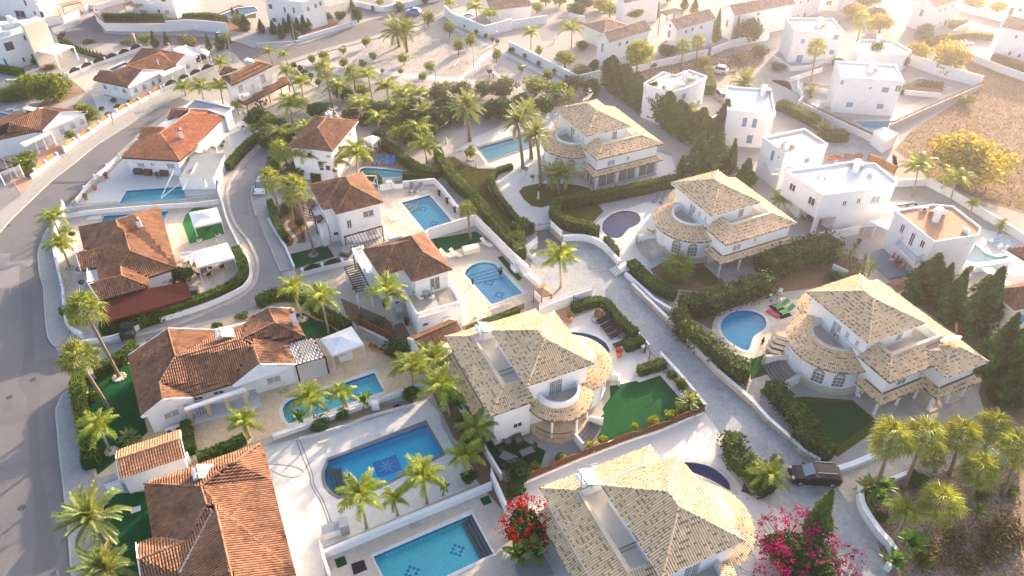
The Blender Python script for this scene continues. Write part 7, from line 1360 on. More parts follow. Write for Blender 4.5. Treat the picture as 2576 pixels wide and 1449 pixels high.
for i,(q,k,r_)in enumerate((('10 640 1180','dark',2.),('10 880 1000','dark',1.8),('10 1240 1240','dark',2.4),('10 1480 1180','round',2.4),('10 1640 1180','dark',2.4),('10 1790 1280','dark',2.4),('10 1500 1440','round',2.4),('10 1960 1230','dark',2.6),('10 1850 1010','olive',2.2),('10 2500 980','olive',2.6),('10 2480 1200','dark',2.6),('20 240 960','round',2.6),('20 430 1000','round',2.4),('20 640 900','olive',2.2),('10 1080 960','round',1.6),('10 470 1100','round',1.6),('11 620 60','dark',1.6),('11 380 30','dark',1.8),('11 160 40','dark',1.8),('11 420 330','dark',1.6),('10 1380 1260','round',2.2),('10 1700 1380','dark',2.2),('10 1300 1180','round',2.),('10 30 1260','dark',2.2),('10 160 1300','round',2.))):
 tree(k,q,r_*1.25,r_*1.6,('dark' if k=='dark' else 'bright')+' shrub tree filling the grove, '+OR[i]+' among its scattered shrubs','tree','shrub trees filling the grove')
for q,k,r_,h_,lb in(('20 480 60','round',2.6,3.4,'leafy tree left pale by the glare beside the top lane'.replace('left ','')),('20 720 80','dark',3,3.6,'dark tree among the topmost tiled roofs'),('20 1560 20','dark',1.6,3.2,'dark tree at the topmost far wall'),('20 900 100','glow',2.6,3.4,'golden tree among the topmost houses'),('20 250 130','round',1.8,3,'tree beside the banana clump at the white wall'),('20 340 60','round',1.8,3.2,'tall leafy clump behind the banana plants'),('20 2040 300','dark',2.,3.,'dark shrubbery below the gabled house row'),('30 1000 60','dark',3.,3.6,'glare washed tree above the golden one'),('30 1080 200','dark',2.6,3.,'reddish shrubbery under the glare'),('30 2050 80','glow',3.,3.,'golden scrubby tree above the white wall'),('30 2300 120','glow',2.4,2.6,'golden shrub at the pale house corner'),('20 2500 560','dark',2.4,2.4,'scrub at the edge of the hazy lot'),('20 2300 620','scrub',2.4,1.6,'hazy scrub on the dirt lot'),('30 620 290','dark',2.,2.4,'shrub against the hazy house side'),('10 1250 60','round',1.4,2.,'bush behind the top street wall'),('10 1700 40','dark',1.4,2.6,'dark tree at the top street corner wall'),('00 1950 60','round',1.6,3.2,'bright tree beside the white wall and far pool'),('00 1850 120','round',1.2,2.4,'smaller bright tree beside the far pool')):
 tree(k,q,r_,h_,lb)
def bougain(px,r_,h_,m,lbl,nb,seed,sp=.0):
 t=tree('dark',px,r_,h_,lbl,'shrub',name='bougainvillea');rng=RNG(seed);K=nb//16;d=rng.normal(0,1,(K,3));d[:,2]=abs(d[:,2])*.8;d/=NN(d,axis=1)[:,None]
 c=d*NA([2.2,2.2,1.9])*rng.uniform(.75,1.1+sp*1.6,(K,1))+[0,0,1.9];k=(rng.random(nb)**1.6*K).astype(int);u=rng.random((nb,1));Pn=c[k]+d[k]*u*.5-[0,0,.3]*u**2+rng.normal(0,.09,(nb,3));mb=MB();cds(mb,Pn,d[k],.13,np.clip(rng.normal(.5,.16,nb),.15,.95),rng);o=bpy.data.objects.new('blossom',mb.mesh('blossom',m));COL.objects.link(o);o.parent=t
 mb=MB()
 for i in range(26):q=c[i%K];mb.tube([(0,0,.8),q*.8,q*1.05+d[i%K]*(.2+sp)-(0,0,.2)],[.05,.03,.012],n=4)
 o=bpy.data.objects.new('branches',mb.mesh('branches','trunk'));COL.objects.link(o);o.parent=t;return t
bougain('23 150 1060',2.3,3.8,'flower_red','red bougainvillea with a blaze of blossom beside the cream tiled roof',2400,5)
bougain('33 320 1400',3.2,3.4,'flower_pink','pink bougainvillea spilling round the lone cypress',2200,6,.25);bougain('33 120 1250',2.,2.8,'flower_pink','outer pink bougainvillea beside the white court',1100,8,.25);bougain('33 470 1560',2.6,2.6,'flower_pink','lower pink bougainvillea reaching over the lane',1200,9,.3)
bougain('01 1850 1380',2.,2.4,'flower_red','dark bush with orange red blossoms at the end of the maroon awning',700,7);bougain('10 950 1190',1.9,2.,'flower_pink','bush of pink and white flowers behind the roof tank',500,3);bougain('10 1080 1260',1.5,1.8,'flower_red','bush of crimson flowers beside the white wall end',400,4)
def scatter(name,s,n,m,size,seed,h=.25,lbl=None,cat='grass'):
 pts=[G(p)[:2]for p in P(s)];A=NA(pts);rng=RNG(seed);Q=rng.uniform(A.min(0),A.max(0),(n*3,2));Q=Q[inside(Q,A)][:n];n=len(Q)
 a=rng.random(n)*2*PI;hh=h*rng.uniform(.4,1.4,n);w=size*rng.uniform(.5,1.3,n);dx,dy=np.cos(a)*w,np.sin(a)*w
 V=np.stack([np.c_[Q[:,0]-dx,Q[:,1]-dy,np.full(n,.0)],np.c_[Q[:,0]+dx,Q[:,1]+dy,np.full(n,.0)],np.c_[Q[:,0]+dy*.6,Q[:,1]-dx*.6,hh]],1).reshape(-1,3)
 mb=MB();mb.add(V,(np.arange(n)*3)[:,None]+NA([[0,1,2]]),0,np.repeat(np.clip(rng.normal(.5,.12,n),.2,.9),3));o=mb.mk(name,m);o['kind']='stuff';return o
scatter('dry_grass','o 2420 160 2620 190 2620 540 2576 530 2482 505 2407 475 2332 440 2260 378 2290 335 2460 228',9000,'dry_grass',.13,1,.14)
scatter('leaf_litter','o 2165 1240 2250 1200 2290 1170 2400 1120 2560 1080 2576 1449 2240 1449 2220 1400',9000,'leaf_scrub',.09,2,.08)
scatter('park_litter','10 700 640 1150 380 1850 230 2280 480 2576 700 2500 860 1900 780 1100 690',5000,'leaf_scrub',.12,3,.05)
scatter('scrub_grass','20 1100 700 1500 650 2000 480 2576 520 2400 760 1990 760 1500 780 1150 880',5000,'dry_grass',.16,4,.22)
scatter('lawn_grass','11 1930 140 2000 130 2230 250 2490 255 2350 370 2330 430 2450 620 2576 780 2200 480',9000,'lawn',.05,5,.06)
# --- haze over the whole place
def haze():
 mb=MB();mb.box(-425,425,-25,625,-2.4,62.5);o=mb.mk('haze','plaster');m=bpy.data.materials.new('haze');m.use_nodes=True;N=m.node_tree.nodes
 N.remove(N['Principled BSDF']);v=N.new('ShaderNodeVolumePrincipled');v.inputs['Color'].default_value=(.96,.89,1.,1);v.inputs['Density'].default_value=HAZE_D;v.inputs['Anisotropy'].default_value=HAZE_G
 m.node_tree.links.new(v.outputs[0],N['Material Output'].inputs['Volume']);o.data.materials.clear();o.data.materials.append(m);o['kind']='stuff'
haze()
# --- garden walls and fences
def wall(s,h,lbl,w=.2,m='wall_paint',smooth=False,sl_=0,sm='white_metal',sh=.7,cap=True,name='garden_wall',post=2.4,gap=.35,cat='wall'):
 t,path=low_wall(s,h,lbl,w,m,smooth=smooth,coping=cap,name=name,cat=cat)
 if sl_:slat_fence(t,path,h+.06,h+sh,sl_,sm,post,gap=gap)
 return t,path
def arches(t,path,h,m,step=2.9,ph=.75):
 """piers with arched timber infill panels along a wall"""
 pts=along(path,step)
 for i,(q,a)in enumerate(pts):
  mb=MB();F=Frame(q,a);mb.box(-.16,.16,-.16,.16,0,h+.55,fr=F);mb.mk('pier','wall_paint',t)
  if i+1<len(pts):
   F=Frame(q,at2(*(pts[i+1][0]-q)[::-1]));L=NN(pts[i+1][0]-q)-.36;mb=MB();n=9
   V=[(.18+L*k/n,y,z)for y in(-.03,.03)for z0 in(0,1)for k in range(n+1)for z in((h+.02)if z0==0 else h+.12+ph*ms(PI*(.08+.84*k/n)),)]
   V=F(NA(V));o=n+1;Fc=[(k,k+1,o+k+1,o+k)for k in range(n)]+[(2*o+k,3*o+k,3*o+k+1,2*o+k+1)for k in range(n)]+[(o+k,o+k+1,3*o+k+1,3*o+k)for k in range(n)]
   mb.add(V,Fc);mb.mk('arched_panel',m,t)
def balls(t,path,h,step=3.):
 for q,a in along(path,step):mb=MB();mb.box(q[0]-.14,q[0]+.14,q[1]-.14,q[1]+.14,0,h+.2);p=mb.mk('pier','wall_paint',t);b=MB();b.lth((q[0],q[1],h+.2),[(.03,0),(.12,.08),(.14,.18),(.08,.29),(.01,.31)],8);b.mk('globe_lamp','frame_white',p)
t,p=wall('o 162 522 155 552 144 580 141 612 140 634 150 682 160 724 163 739 170 812 180 832 195 842 212 852',.8,'white garden wall with globe lamps along the bending street pavement',smooth=True);balls(t,p,.8)
wall('o 212 868 232 866 245 864 280 858 307 850 337 835 360 823 447 798 527 772 600 739 622 722 633 698 627 660 610 636 592 600 574 562 563 525 553 491 553 470',.7,'long white wall following the bend of the lane below the clipped hedge',smooth=True)
wall('o 553 470 560 440 575 418 645 350 668 330',1.2,'white wall with framed panels along the upper lane',w=.25)
wall('01 680 745 870 715 1100 692 1400 668 1700 645 1950 635 2215 600',.7,'white wall topped by grey blue slatted fence between two pool gardens',sl_=3,sm='blue_grey_metal',sh=.8,post=3.2,gap=.2)
t,p=wall('01 1210 150 1095 250 980 345 880 455 775 600',.6,'white wall with globe lamps beside the tiled pool terrace');balls(t,p,.6,3.4)
for s,m,lb,st in(('00 2150 700 2000 760 1830 840 1630 925','dark_wood','white street wall with dark arched panels before the arched window bungalow',2.9),('00 1630 925 1460 1015 1300 1100 1140 1195','golden_wood','white street wall with golden arched panels beside the street lamp',2.7),('00 1110 1215 1000 1290 890 1375 760 1449','golden_wood','wall with golden arched timber panels before the white gable',2.6),('01 760 0 650 90','golden_wood','short wall with a golden arched panel by the red paved porch',2.9),('01 590 150 445 250 320 350','golden_wood','wall with two golden arched panels beside the round flowering tree',2.6),('00 1430 500 1210 585 960 670 680 790','dark_wood','white back wall with dark arched panels behind the narrow pool',2.8)):
 t,p=wall(s,.65,lb);arches(t,p,.65,m,st)
t,p=wall('11 480 1330 640 1285 830 1240 985 1205',.7,'white wall with black arched panels at the brick drive');arches(t,p,.7,'black_metal',2.6)
wall('00 965 150 985 220 1075 312 1400 318 1690 318',1.7,'curved white wall below the clipped hedge at the street bend',sl_=3,sm='brown_wood',sh=.6)
wall('00 1690 318 1940 300 2300 335',2.3,'tall white wall with stepped end at the street bend',sl_=3,sm='brown_wood',sh=.6)
wall('00 480 262 650 240 805 170',1.6,'angled white wall with timber rail at the tall white house',sl_=2,sm='golden_wood',sh=.35)
wall('10 430 425 700 345 1020 250',1.,'long low white wall above the street beside the planted bank');wall('10 0 450 430 425',.3,'kerb like planter edge below the young cypresses')
wall('10 990 60 1200 110 1290 125 1500 80 1900 -10',1.3,'white garden wall along the top of the street');wall('00 870 130 905 95 990 100 1250 20',1.2,'white wall with railing behind the brown pergola')
wall('10 1900 160 1990 245 2300 370 2576 300',2.4,'tall white wall at the back of the sandy park',w=.3);wall('20 0 290 350 235',1.8,'white wall beside the far grey street')
wall('20 -30 500 150 590 650 850 880 800',1.8,'long white park wall with the ball shrubs',w=.3);wall('20 1080 790 1370 700 1600 650 1960 570',1.5,'white wall with grey doors behind the bare dirt lot');wall('20 570 190 730 230',1.4,'far white wall at the end of the grey street')
wall('20 2000 560 2200 480 2576 400',1.6,'glare washed wall below the tiled gable');wall('10 2480 250 2576 250',1.6,'short white wall beyond the bananas')
wall('11 1250 470 1475 430 1795 400 1875 480 2040 690',.9,'white wall round the bright blue pool terrace');wall('11 1740 960 2210 815',1.7,'white rendered block wall between the two pool terraces')
wall('11 2210 815 2400 1000 2576 1180 2740 1330',1.,'white wall topped by white slatted fence along the tall hedge',sl_=3,sh=.8,post=2.)
wall('21 -20 1160 130 1330 290 1470',.8,'white slatted fence beside the flower pots and round ended pool',sl_=4,sh=1.)
wall('22 275 290 500 200 800 95',1.4,'white wall with white slatted top between drive and pink patio',sl_=3,sh=.7)
wall('22 850 135 960 155 1080 285 1280 490 1380 605',.5,'low white wall behind the curved clipped hedge');wall('22 1490 715 1600 830 1760 1010 1940 1240',.8,'low white wall with railing beside the pebble strip',sl_=2,sh=.35)
wall('22 910 900 1070 935 1075 990',.9,'short white wall by the green lawn corner');wall('13 2240 110 2470 490',1.,'low white wall in the shaded side bed');wall('12 1930 1060 2170 1380',1.,'low wall of the narrow side passage')
wall('12 180 1525 720 1338 1160 1185 1780 965',.5,'long white wall between the rounded pool and grey planting strip',sl_=3,sh=.45,post=2.2)
wall('12 440 1530 940 1390 1120 1310 1600 1180 1590 1130',.35,'low rough white kerb wall of the planting strip',m='coping',cap=False)
wall('13 700 1262 1000 1140 1500 930 2000 730 2370 575',.8,'long white wall with slats between star pool and square tiled pool',sl_=3,sh=.45,post=2.2,w=.25)
wall('13 2370 490 2520 830',1.2,'white slatted wall climbing beside the red bougainvillea',sl_=3,sh=.8);wall('13 665 1200 700 1330 760 1520',1.1,'white slatted wall beside the white paved terrace',sl_=2,sh=.5)
wall('03 1225 520 1570 440 1930 320',1.,'white slatted wall beside the pink tiled garage',sl_=4,sh=.8);wall('03 1110 640 1250 590',1.2,'short white slatted wall at the street gate',sl_=3,sh=.5);wall('03 965 1050 1035 1290',.8,'low white wall with slats beside the date palms',sl_=2,sh=.4)
wall('33 905 600 925 760 1000 900 1130 1080 1200 1150 1270 1300 1180 1395',.9,'curved thick white wall of the brown palm garden',w=.5,smooth=True,cap=False);wall('33 1120 548 1260 490 1415 430',.5,'low white wall at the foot of the fan palms',w=.35);wall('33 690 400 830 360 1200 205',.6,'thick white wall between lawn and crazy paved drive',w=.5)
wall('33 2000 180 2150 130 2400 320',.6,'white wall end at the upper corner of the brown garden',w=.5)
wall('22 1205 0 1400 190 1610 395 1760 560 1900 715 2080 890 2300 1080 2420 1190 2576 1370',.75,'long rough stone wall with white top along the concrete lane',w=.32,m='rock');wall('33 0 -90 100 0 230 110 330 220 510 325',.7,'end of the stone wall by the black car',w=.32,m='rock')
wall('21 510 985 640 975 780 990 920 1060 1080 1240',1.,'curved white retaining wall at the round end of the lane',w=.3,smooth=True);wall('21 1140 1330 1290 1465 1420 1590 1600 1700',.6,'rough white wall under the thick hedge',w=.35)
wall('21 385 880 500 990',1.,'white slatted stone wall beside the iron gate',sl_=4,sh=.9,m='rock');wall('21 140 1130 250 1040',1.,'white slatted wall end beside the potted plant',sl_=3,sh=.8)
wall('30 300 830 290 920 330 960 340 1020 300 1060',.9,'curved white wall of the walled forecourt');wall('30 330 1090 660 1250 1040 1430',1.1,'long pale wall topped by brown slats along the far lane',sl_=2,sm='brown_wood',sh=.5)
wall('30 1210 1310 1560 1150 1930 990 2130 900',1.,'stone wall topped with brown timber rails at the field edge',sl_=2,sm='brown_wood',sh=.6,m='rock');wall('30 1360 955 1560 970 1730 985',.9,'brown slatted fence on white wall beside the white house',sl_=4,sm='brown_wood',sh=.9);wall('30 340 910 660 950',.8,'brown slatted fence before the glare lit yard',sl_=4,sm='brown_wood',sh=.7)
wall('30 1400 650 1700 760 2130 880',2.2,'tall white wall running to the dry field');wall('30 2010 600 2300 720 2576 820',1.4,'white field wall under the flowering shrubs');wall('30 50 600 220 720 420 700 640 600',.9,'curving white wall before the hazy shuttered house');wall('30 210 830 540 720',.9,'white wall with a pale blue gate panel');wall('30 1930 110 2350 220',1.4,'white wall behind the glare washed house');wall('30 1850 360 2020 270',1.2,'curved white wall end in the glare')
wall('31 1240 430 1590 415 1870 560 2170 745',1.2,'white boarded wall round the grey terrace',w=.3);wall('31 2170 745 2400 880 2650 1040',1.2,'thick white wall beside the pale lane',w=.5);wall('31 480 975 700 945 900 905',1.3,'white boarded wall below the corner terrace');wall('31 640 1260 790 1330',.8,'low white wall beside the yuccas');wall('31 820 820 1020 800 1240 760',2.3,'white boarded lean-to wall beside the plain white house',w=1.6,m='wall_paint')
wall('20 1890 1290 2120 1180 2200 1100',1.,'white wall of the far terrace with parasols');wall('11 130 775 200 900 300 1050 390 1265',.5,'low white wall along the pavement before the square turf')
wall('00 640 800 890 680 880 640',1.,'low white wall below the modern house yard');wall('00 80 850 250 850',1.,'white wall end beside the big trees')
def fence_panels(s,lbl,n,h=1.3,m='brown_wood',dip=.25,post='brown_wood',base=.3):
 """woven panels between posts, each with a dipping top"""
 pts=GG(s);path=[q[:2]for q in pts];t=thg('woven_fence',lbl,'fence',tuple(pts[len(pts)//2]));tot=sum(NN(NA(path[i+1])-path[i])for i in range(len(path)-1));q=[a for a,_ in along(path,tot/n-1e-6)][:n+1]
 mb=MB();rbn(mb,path,.25,0,base);mb.mk('plinth','wall_paint',t)
 for i in range(len(q)-1):
  F=Frame(q[i],at2(*(q[i+1]-q[i])[::-1]));L=NN(q[i+1]-q[i]);mb=MB();k=8
  V=[(.05+(L-.1)*j/k,y,z)for y in(-.03,.03)for j in range(k+1)for z in(base+.02,base+h-dip*(1-abs(2*j/k-1))*(1 if i%2 else-.6))]
  V=F(NA(V));o=2*(k+1);mb.add(V,[(2*j,2*j+2,2*j+3,2*j+1)for j in range(k)]+[(o+2*j,o+2*j+1,o+2*j+3,o+2*j+2)for j in range(k)]+[(2*j+1,2*j+3,o+2*j+3,o+2*j+1)for j in range(k)],0,.5)
  pn=mb.mk('panel',m,t)
  for z in(.35,.6,.85):sl=MB();a,b=F(NA([.05,-.045,base+h*z*.9])),F(NA([L-.05,-.045,base+h*z*.9]));sl.bar(a,b,.02,.06);sl.mk('slat','dark_wood',pn)
 for a in q:mb=MB();mb.box(a[0]-.06,a[0]+.06,a[1]-.06,a[1]+.06,0,base+h+.12);mb.mk('post',post,t)
mat('woven',(.22,.105,.055),.85,.2,.25,10,bump=.5,bscale=20);joints('woven',.1,.03,.6,R(25),6,.5)
fence_panels('23 110 520 700 270 1180 90 1490 -10 1720 -110 1925 -190','long woven brown fence with dipping panels below the green lawn',12,.95,'woven')
fence_panels('12 1040 400 1200 470 1370 560','woven dark brown fence panels beside the terracotta planters',3,1.3,'woven',0,base=.4)
fence_panels('31 1000 180 1130 240 1265 315','straw coloured fence with brown posts beside the far lane',2,1.5,'golden_wood',0,base=.1)
# --- street lamps, antennas, dishes, solar heaters
def lamp(b,tp,lbl,park=False):
 g_=GP(b);h=max(3,min(9,hgt(P(b)[0],P(tp)[0])));q=GP(tp,h);d=q[:2]-g_[:2];t=thg('street_lamp',lbl,'street lamp',g_);mb=MB();mb.tube([g_,g_+(0,0,h*.97)],.09,.045,8);mb.mk('pole','grey_metal',t)
 a=at2(d[1],d[0])if NN(d)>.3 else R(200);e=NA([mc(a),ms(a),0]);L=.5 if park else 1.4;mb=MB();mb.tube([g_+(0,0,h*.96),g_+(0,0,h)+e*.3*L,g_+(0,0,h+.1)+e*L],.035,n=6);mb.mk('arm','grey_metal',t);F=Frame(g_+e*L,a);mb=MB();mb.box(-.1,.5,-.12,.12,h+.04,h+.14,fr=F);mb.mk('lamp_head','frame_white',t)
for b,tp,lb in(('00 1145 1260','00 1010 890','street lamp leaning view before the golden arched panels'),('01 205 520','01 5 130','street lamp at the brick paved drive by the round flowering tree'),('00 650 240','00 560 0','street lamp at the angled wall of the tall white house'),('00 1690 315','00 1600 30','street lamp against the long white wall and clipped hedge'),('00 2345 615','00 2275 320','street lamp beside the carport and leafy tree'),('10 395 445','10 370 180','street lamp below the white cube house'),('10 970 280','10 935 20','street lamp at the junction beside the broad dark tree'),('10 1215 100','10 1205 -60','street lamp at the top of the planted bank'),('00 1075 310','00 1010 130','street lamp at the street bend corner'),('00 2330 190','00 2200 88','street lamp behind the stepped white wall')):lamp(b,tp,lb)
for b,tp,lb in(('10 1810 805','10 1795 600','slim park lamp beside the sand path'),('10 2190 680','10 2170 485','slim park lamp by the play area'),('10 2430 450','10 2425 330','slim park lamp by the ball shrubs'),('10 860 640','10 862 490','slim park lamp near the street side trees'),('20 145 910','20 145 660','slim park lamp near the hedge of the villa'),('20 318 640','20 320 560','slim park lamp at the park wall corner')):lamp(b,tp,lb,True)
def solar(px,z,lbl,rz=R(155),tank_up=1.,s=1.,stand=True,parent=None):
 """roof water heater: sloping collector, white drum on a frame"""
 g_=GP(px,z);t=thg('solar_water_heater',lbl,'solar water heater',g_,rz);F=Frame(g_,rz);zz=z
 for k in(-1,1):
  mb=MB();x0,x1=sorted((k*.05*s,k*1.*s));V=[(x0,-1.9*s,zz+.15),(x1,-1.9*s,zz+.15),(x1,-.3*s,zz+.95*s),(x0,-.3*s,zz+.95*s)];V+=[(a,b,c-.08)for a,b,c in V];mb.add(F(NA(V)),[(0,1,2,3),(7,6,5,4)]+[(i,4+i,4+(i+1)%4,(i+1)%4)for i in range(4)]);mb.mk('collector','solar_glass',t)
 mb=MB();zt=zz+(1.2 if stand else .55)*s*tank_up;a,b=F(NA([-.75*s,0,zt])),F(NA([.75*s,0,zt]));mb.tube([a,b],.3*s,n=12);mb.mk('tank','white_metal',t,smooth=False)
 mb=MB()
 for x in(-.6,.6):
  for y in(-.25,.3):mb.bar(F(NA([x*s,y*s,zz-.1])),F(NA([x*s,y*.4*s,zt])),.05)
 mb.mk('frame','grey_metal',t)
 if stand and s>.9:mb=MB();mb.tube([F(NA([.2,.5,zz])),F(NA([.2,.5,zz+1.9]))],.45,n=12);mb.mk('cold_water_tank','white_metal',t)
for px,z,lb,st,rz in(('31 1700 760',6.,'white roof heater on the terracotta flat roof',True,155),('31 890 270',6.2,'roof heater with tangled pipes on the largest white flat roof',True,155),('30 1040 720',6.3,'roof heater on the white house with pale blue shutters',True,150),('30 520 270',6.3,'roof heater on the hazy shuttered house',True,150),('30 1110 440',3.2,'roof heater on the single storey cream roof',True,150),('20 1750 820',6.,'roof heater beside the sun sails',True,150),('31 190 60',6.,'roof heater with slanting collector on the cream roof surface',True,155),('30 -40 960',6.,'roof heater on the narrow shuttered house',True,155),('00 150 250',6.5,'white tank on the cream tower roof',True,160),('03 1980 460',4.3,'white solar heater on the huge brown roof',False,115),('23 690 520',6.2,'white solar heater on the biggest cream tiled roof',False,115),('12 2240 450',6.,'solar heater with mast on the cream tiled villa',False,115),('12 -370 500',4.5,'flat solar panels on the long low brown roof',False,115),('10 720 1180',6.3,'white roof tank on the half hidden hipped roof',False,115),('11 1400 985',6.,'flat white solar panels on the hipped roof beside the balustraded balcony',False,25),('00 260 1130',4.3,'white tank on the ridged bungalow roof',False,115),('00 2480 640',6.2,'white tank on the two storey house by the palms',False,115)):solar(px,z,lb,R(rz),stand=st,s=1. if st else .85)
def dish(px,z,r_,az,lbl):
 g_=GP(px,z);t=thg('satellite_dish',lbl,'satellite dish',g_);d=NA([mc(az)*.62,ms(az)*.62,.785]);a=np.cross(d,(0,0,1));a/=NN(a);b=np.cross(d,a);c=g_+(0,0,r_*1.1);mb=MB();V=[c-d*r_*.28];n=18
 for rr,k in((.5,-.2),(1,.0)):V+=[c+d*r_*k+r_*rr*(a*mc(2*PI*i/n)+b*ms(2*PI*i/n))for i in range(n)]
 mb.add(V,[(0,1+i,1+(i+1)%n)for i in range(n)]+[(1+i,1+n+i,1+n+(i+1)%n,1+(i+1)%n)for i in range(n)]);mb.mk('reflector','cream_canvas',t,smooth=True)
 mb=MB();f=c+d*r_*.75
 for i in(0,6,12):mb.bar(V[1+n+i],f,.04)
 mb.mk('feed_arm','grey_metal',t);mb=MB();mb.tube([g_-(0,0,.3),c-d*r_*.2],.06,n=6);mb.mk('mast','grey_metal',t)
dish('32 1800 590',5.4,1.05,R(120),'big pale satellite dish on the round fronted villa');dish('20 760 1040',7.9,1.05,R(160),'satellite dish on the ridge of the villa with glazed veranda')
for b,z,h,lb in(('12 2285 560',6.1,4.2,'thin antenna mast on the cream tiled villa roof'),('31 640 330',6.2,2.6,'thin antenna mast on the largest white flat roof'),('23 690 580',6.2,2.8,'antenna with round dish on the biggest cream roof'),('23 800 560',6.2,3.2,'second antenna with small dish on the biggest cream roof'),('20 770 1040',7.9,2.6,'rooftop antenna beside the dish'),('12 -10 0',4.9,.1,'')):
 if lb:g_=GP(b,z);t=thg('antenna',lb,'antenna',g_);mb=MB();mb.tube([g_,g_+(0,0,h)],.035,n=5);mb.mk('mast','grey_metal',t);mb=MB();mb.bar(g_+(-.3,0,h-.1),g_+(.3,.2,h-.1),.03);mb.lth(g_+(.1,0,h-.5),[(.02,0),(.22,.04),(.22,.07),(.02,.1)],8);mb.mk('head','white_metal',t)
for px,z,rz,lb in(('31 515 320',6.25,1.,'air conditioner on the big white flat roof, outer one of two'),('31 585 330',6.25,1.2,'air conditioner on the big white flat roof, beside the cables'),('31 1030 310',6.25,2,'air conditioner standing alone on the big white flat roof'),('31 1565 670',6.05,.2,'air conditioner at the back of the terracotta roof'),('31 1985 890',6.05,2,'air conditioner at the front corner of the terracotta roof'),('02 1720 1449',0,.45,'air conditioner on the ground by the white gable wall'),('02 1810 1420',0,.45,'second air conditioner under the window of the white gable'),('20 1530 890',6.05,0,'air conditioner under the sun sails'),('20 1850 800',6.05,1,'air conditioner at the roof corner behind the sun sails')):q=GP(px,z);ac_unit(q,rz,None,lb)
# --- shade roofs and pergolas
def canopy(s,z,lbl,m='white_canvas',peak=.7,val=.25,posts=True,pr=.05,name='gazebo'):
 q=[G(p,z)for p in P(s)];c=np.mean(q,0);t=thg(name,lbl,'gazebo' if name=='gazebo' else 'canopy',(c[0],c[1],0));top=c+(0,0,peak);mb=MB()
 for i in range(4):
  a,b=q[i],q[(i+1)%4];ma,mb_=(a+top)/2-(0,0,peak*.12),(b+top)/2-(0,0,peak*.12);mb.add([a,b,mb_,ma,top],[(0,1,2,3),(3,2,4)]);mb.add([a,b,b-(0,0,val),a-(0,0,val)],[(0,1,2,3)])
 mb.mk('canvas',m,t)
 if posts:
  for p in q:d=(c-p)*.03;k=MB();k.tube([(p[0]+d[0],p[1]+d[1],0),(p[0]+d[0],p[1]+d[1],z)],pr,n=6);k.mk('post','white_metal',t)
 return t
canopy('01 1900 690 2180 640 2230 775 1950 835',2.4,'white peaked canopy standing on the bright round turf');canopy('12 640 515 960 385 1085 565 765 680',2.3,'white canopy with flat pyramid roof over the covered boat by the pergola');canopy('01 1920 1085 2285 992 2360 1140 1985 1240',2.2,'long white canopy over the outdoor tables by the curved hedge',peak=.25,val=.3,name='canopy')
canopy('10 1085 1390 1165 1360 1245 1385 1170 1449',2.3,'white parasol beside the blue loungers',peak=.6,posts=True,name='gazebo');canopy('20 1670 1100 1790 1045 1945 1125 1800 1210',2.4,'faded red canopy beside the white terrace',m='roof_terracotta',peak=.3,name='canopy');canopy('00 1835 455 2060 500 2110 520 2090 560',2.5,'white carport roof sheltering the dark car',peak=.4,val=.1,name='canopy');canopy('00 1740 490 1870 450 2010 540 1870 560',2.4,'pale flat sunshade behind the brown bungalow',peak=.1,name='canopy');canopy('31 1000 770 1230 745 1250 860 1090 810',2.3,'boarded lean-to roof beside the plain white house',peak=.1,name='canopy')
for s,lb in(('20 1370 840 1560 745 1600 760 1500 800','cream sun sail at the back of the roof'),('20 1540 800 1700 780 1740 850 1540 850','larger cream sun sail at the front of the roof')):canopy(s,7.2,lb,'cream_canvas',peak=-.15,val=.02,pr=.03,name='sun_sail')
def pergola(s,z,n,lbl,m='dark_wood',slat='slat',w=.12,posts=True,pm=None,along_=0):
 q=[G(p,z)for p in P(s)];c=np.mean(q,0);t=thg('pergola',lbl,'pergola',(c[0],c[1],0))
 if along_:q=q[1:]+q[:1]
 for a,b in((q[0],q[1]),(q[3],q[2])):mb=MB();mb.bar(a,b,.12,.16);mb.mk('beam',m,t)
 for i in range(n):f=(i+.5)/n;a,b=q[0]+(q[1]-q[0])*f,q[3]+(q[2]-q[3])*f;mb=MB();mb.bar(a+(0,0,.12),b+(0,0,.12),w,.08);mb.mk(slat,m,t)
 if posts:
  for p in q:d=(c-p)*.04;mb=MB();mb.box(p[0]+d[0]-.07,p[0]+d[0]+.07,p[1]+d[1]-.07,p[1]+d[1]+.07,0,z);mb.mk('post',pm or m,t)
 return t
t=pergola('12 305 560 590 495 705 690 395 775',2.6,13,'black pergola with white checkered shade strips beside the white canopy',w=.05)
q=[G(p,2.75)for p in P('12 305 560 590 495 705 690 395 775')];at=lambda f,g_:q[0]*(1-f)*(1-g_)+q[1]*f*(1-g_)+q[2]*f*g_+q[3]*(1-f)*g_
for i in range(7):
 for j in range(9):
  f0,f1=(i+(.5 if j%2 else 0))/7.5,(i+(.5 if j%2 else 0)+.62)/7.5;g0,g1=(j+.08)/9,(j+.92)/9;mb=MB();V=[at(min(f0,1),g0),at(min(f1,1),g0),at(min(f1,1),g1),at(min(f0,1),g1)];mb.add(V+[v-(0,0,.03)for v in V],[(0,1,2,3),(7,6,5,4),(0,4,5,1),(1,5,6,2),(2,6,7,3),(3,7,4,0)]);mb.mk('shade_strip','white_canvas',t)
pergola('11 885 935 1275 825 1360 985 970 1105',2.5,12,'thin black bar pergola over the white car port','black_metal',w=.05);pergola('11 370 610 520 580 600 780 440 800',2.6,13,'dark slatted pergola above the house entrance',along_=1);pergola('11 890 1240 1020 1200 1160 1480 1010 1500',2.7,12,'dark slatted pergola on white columns beside the long drive',along_=1,pm='plaster')
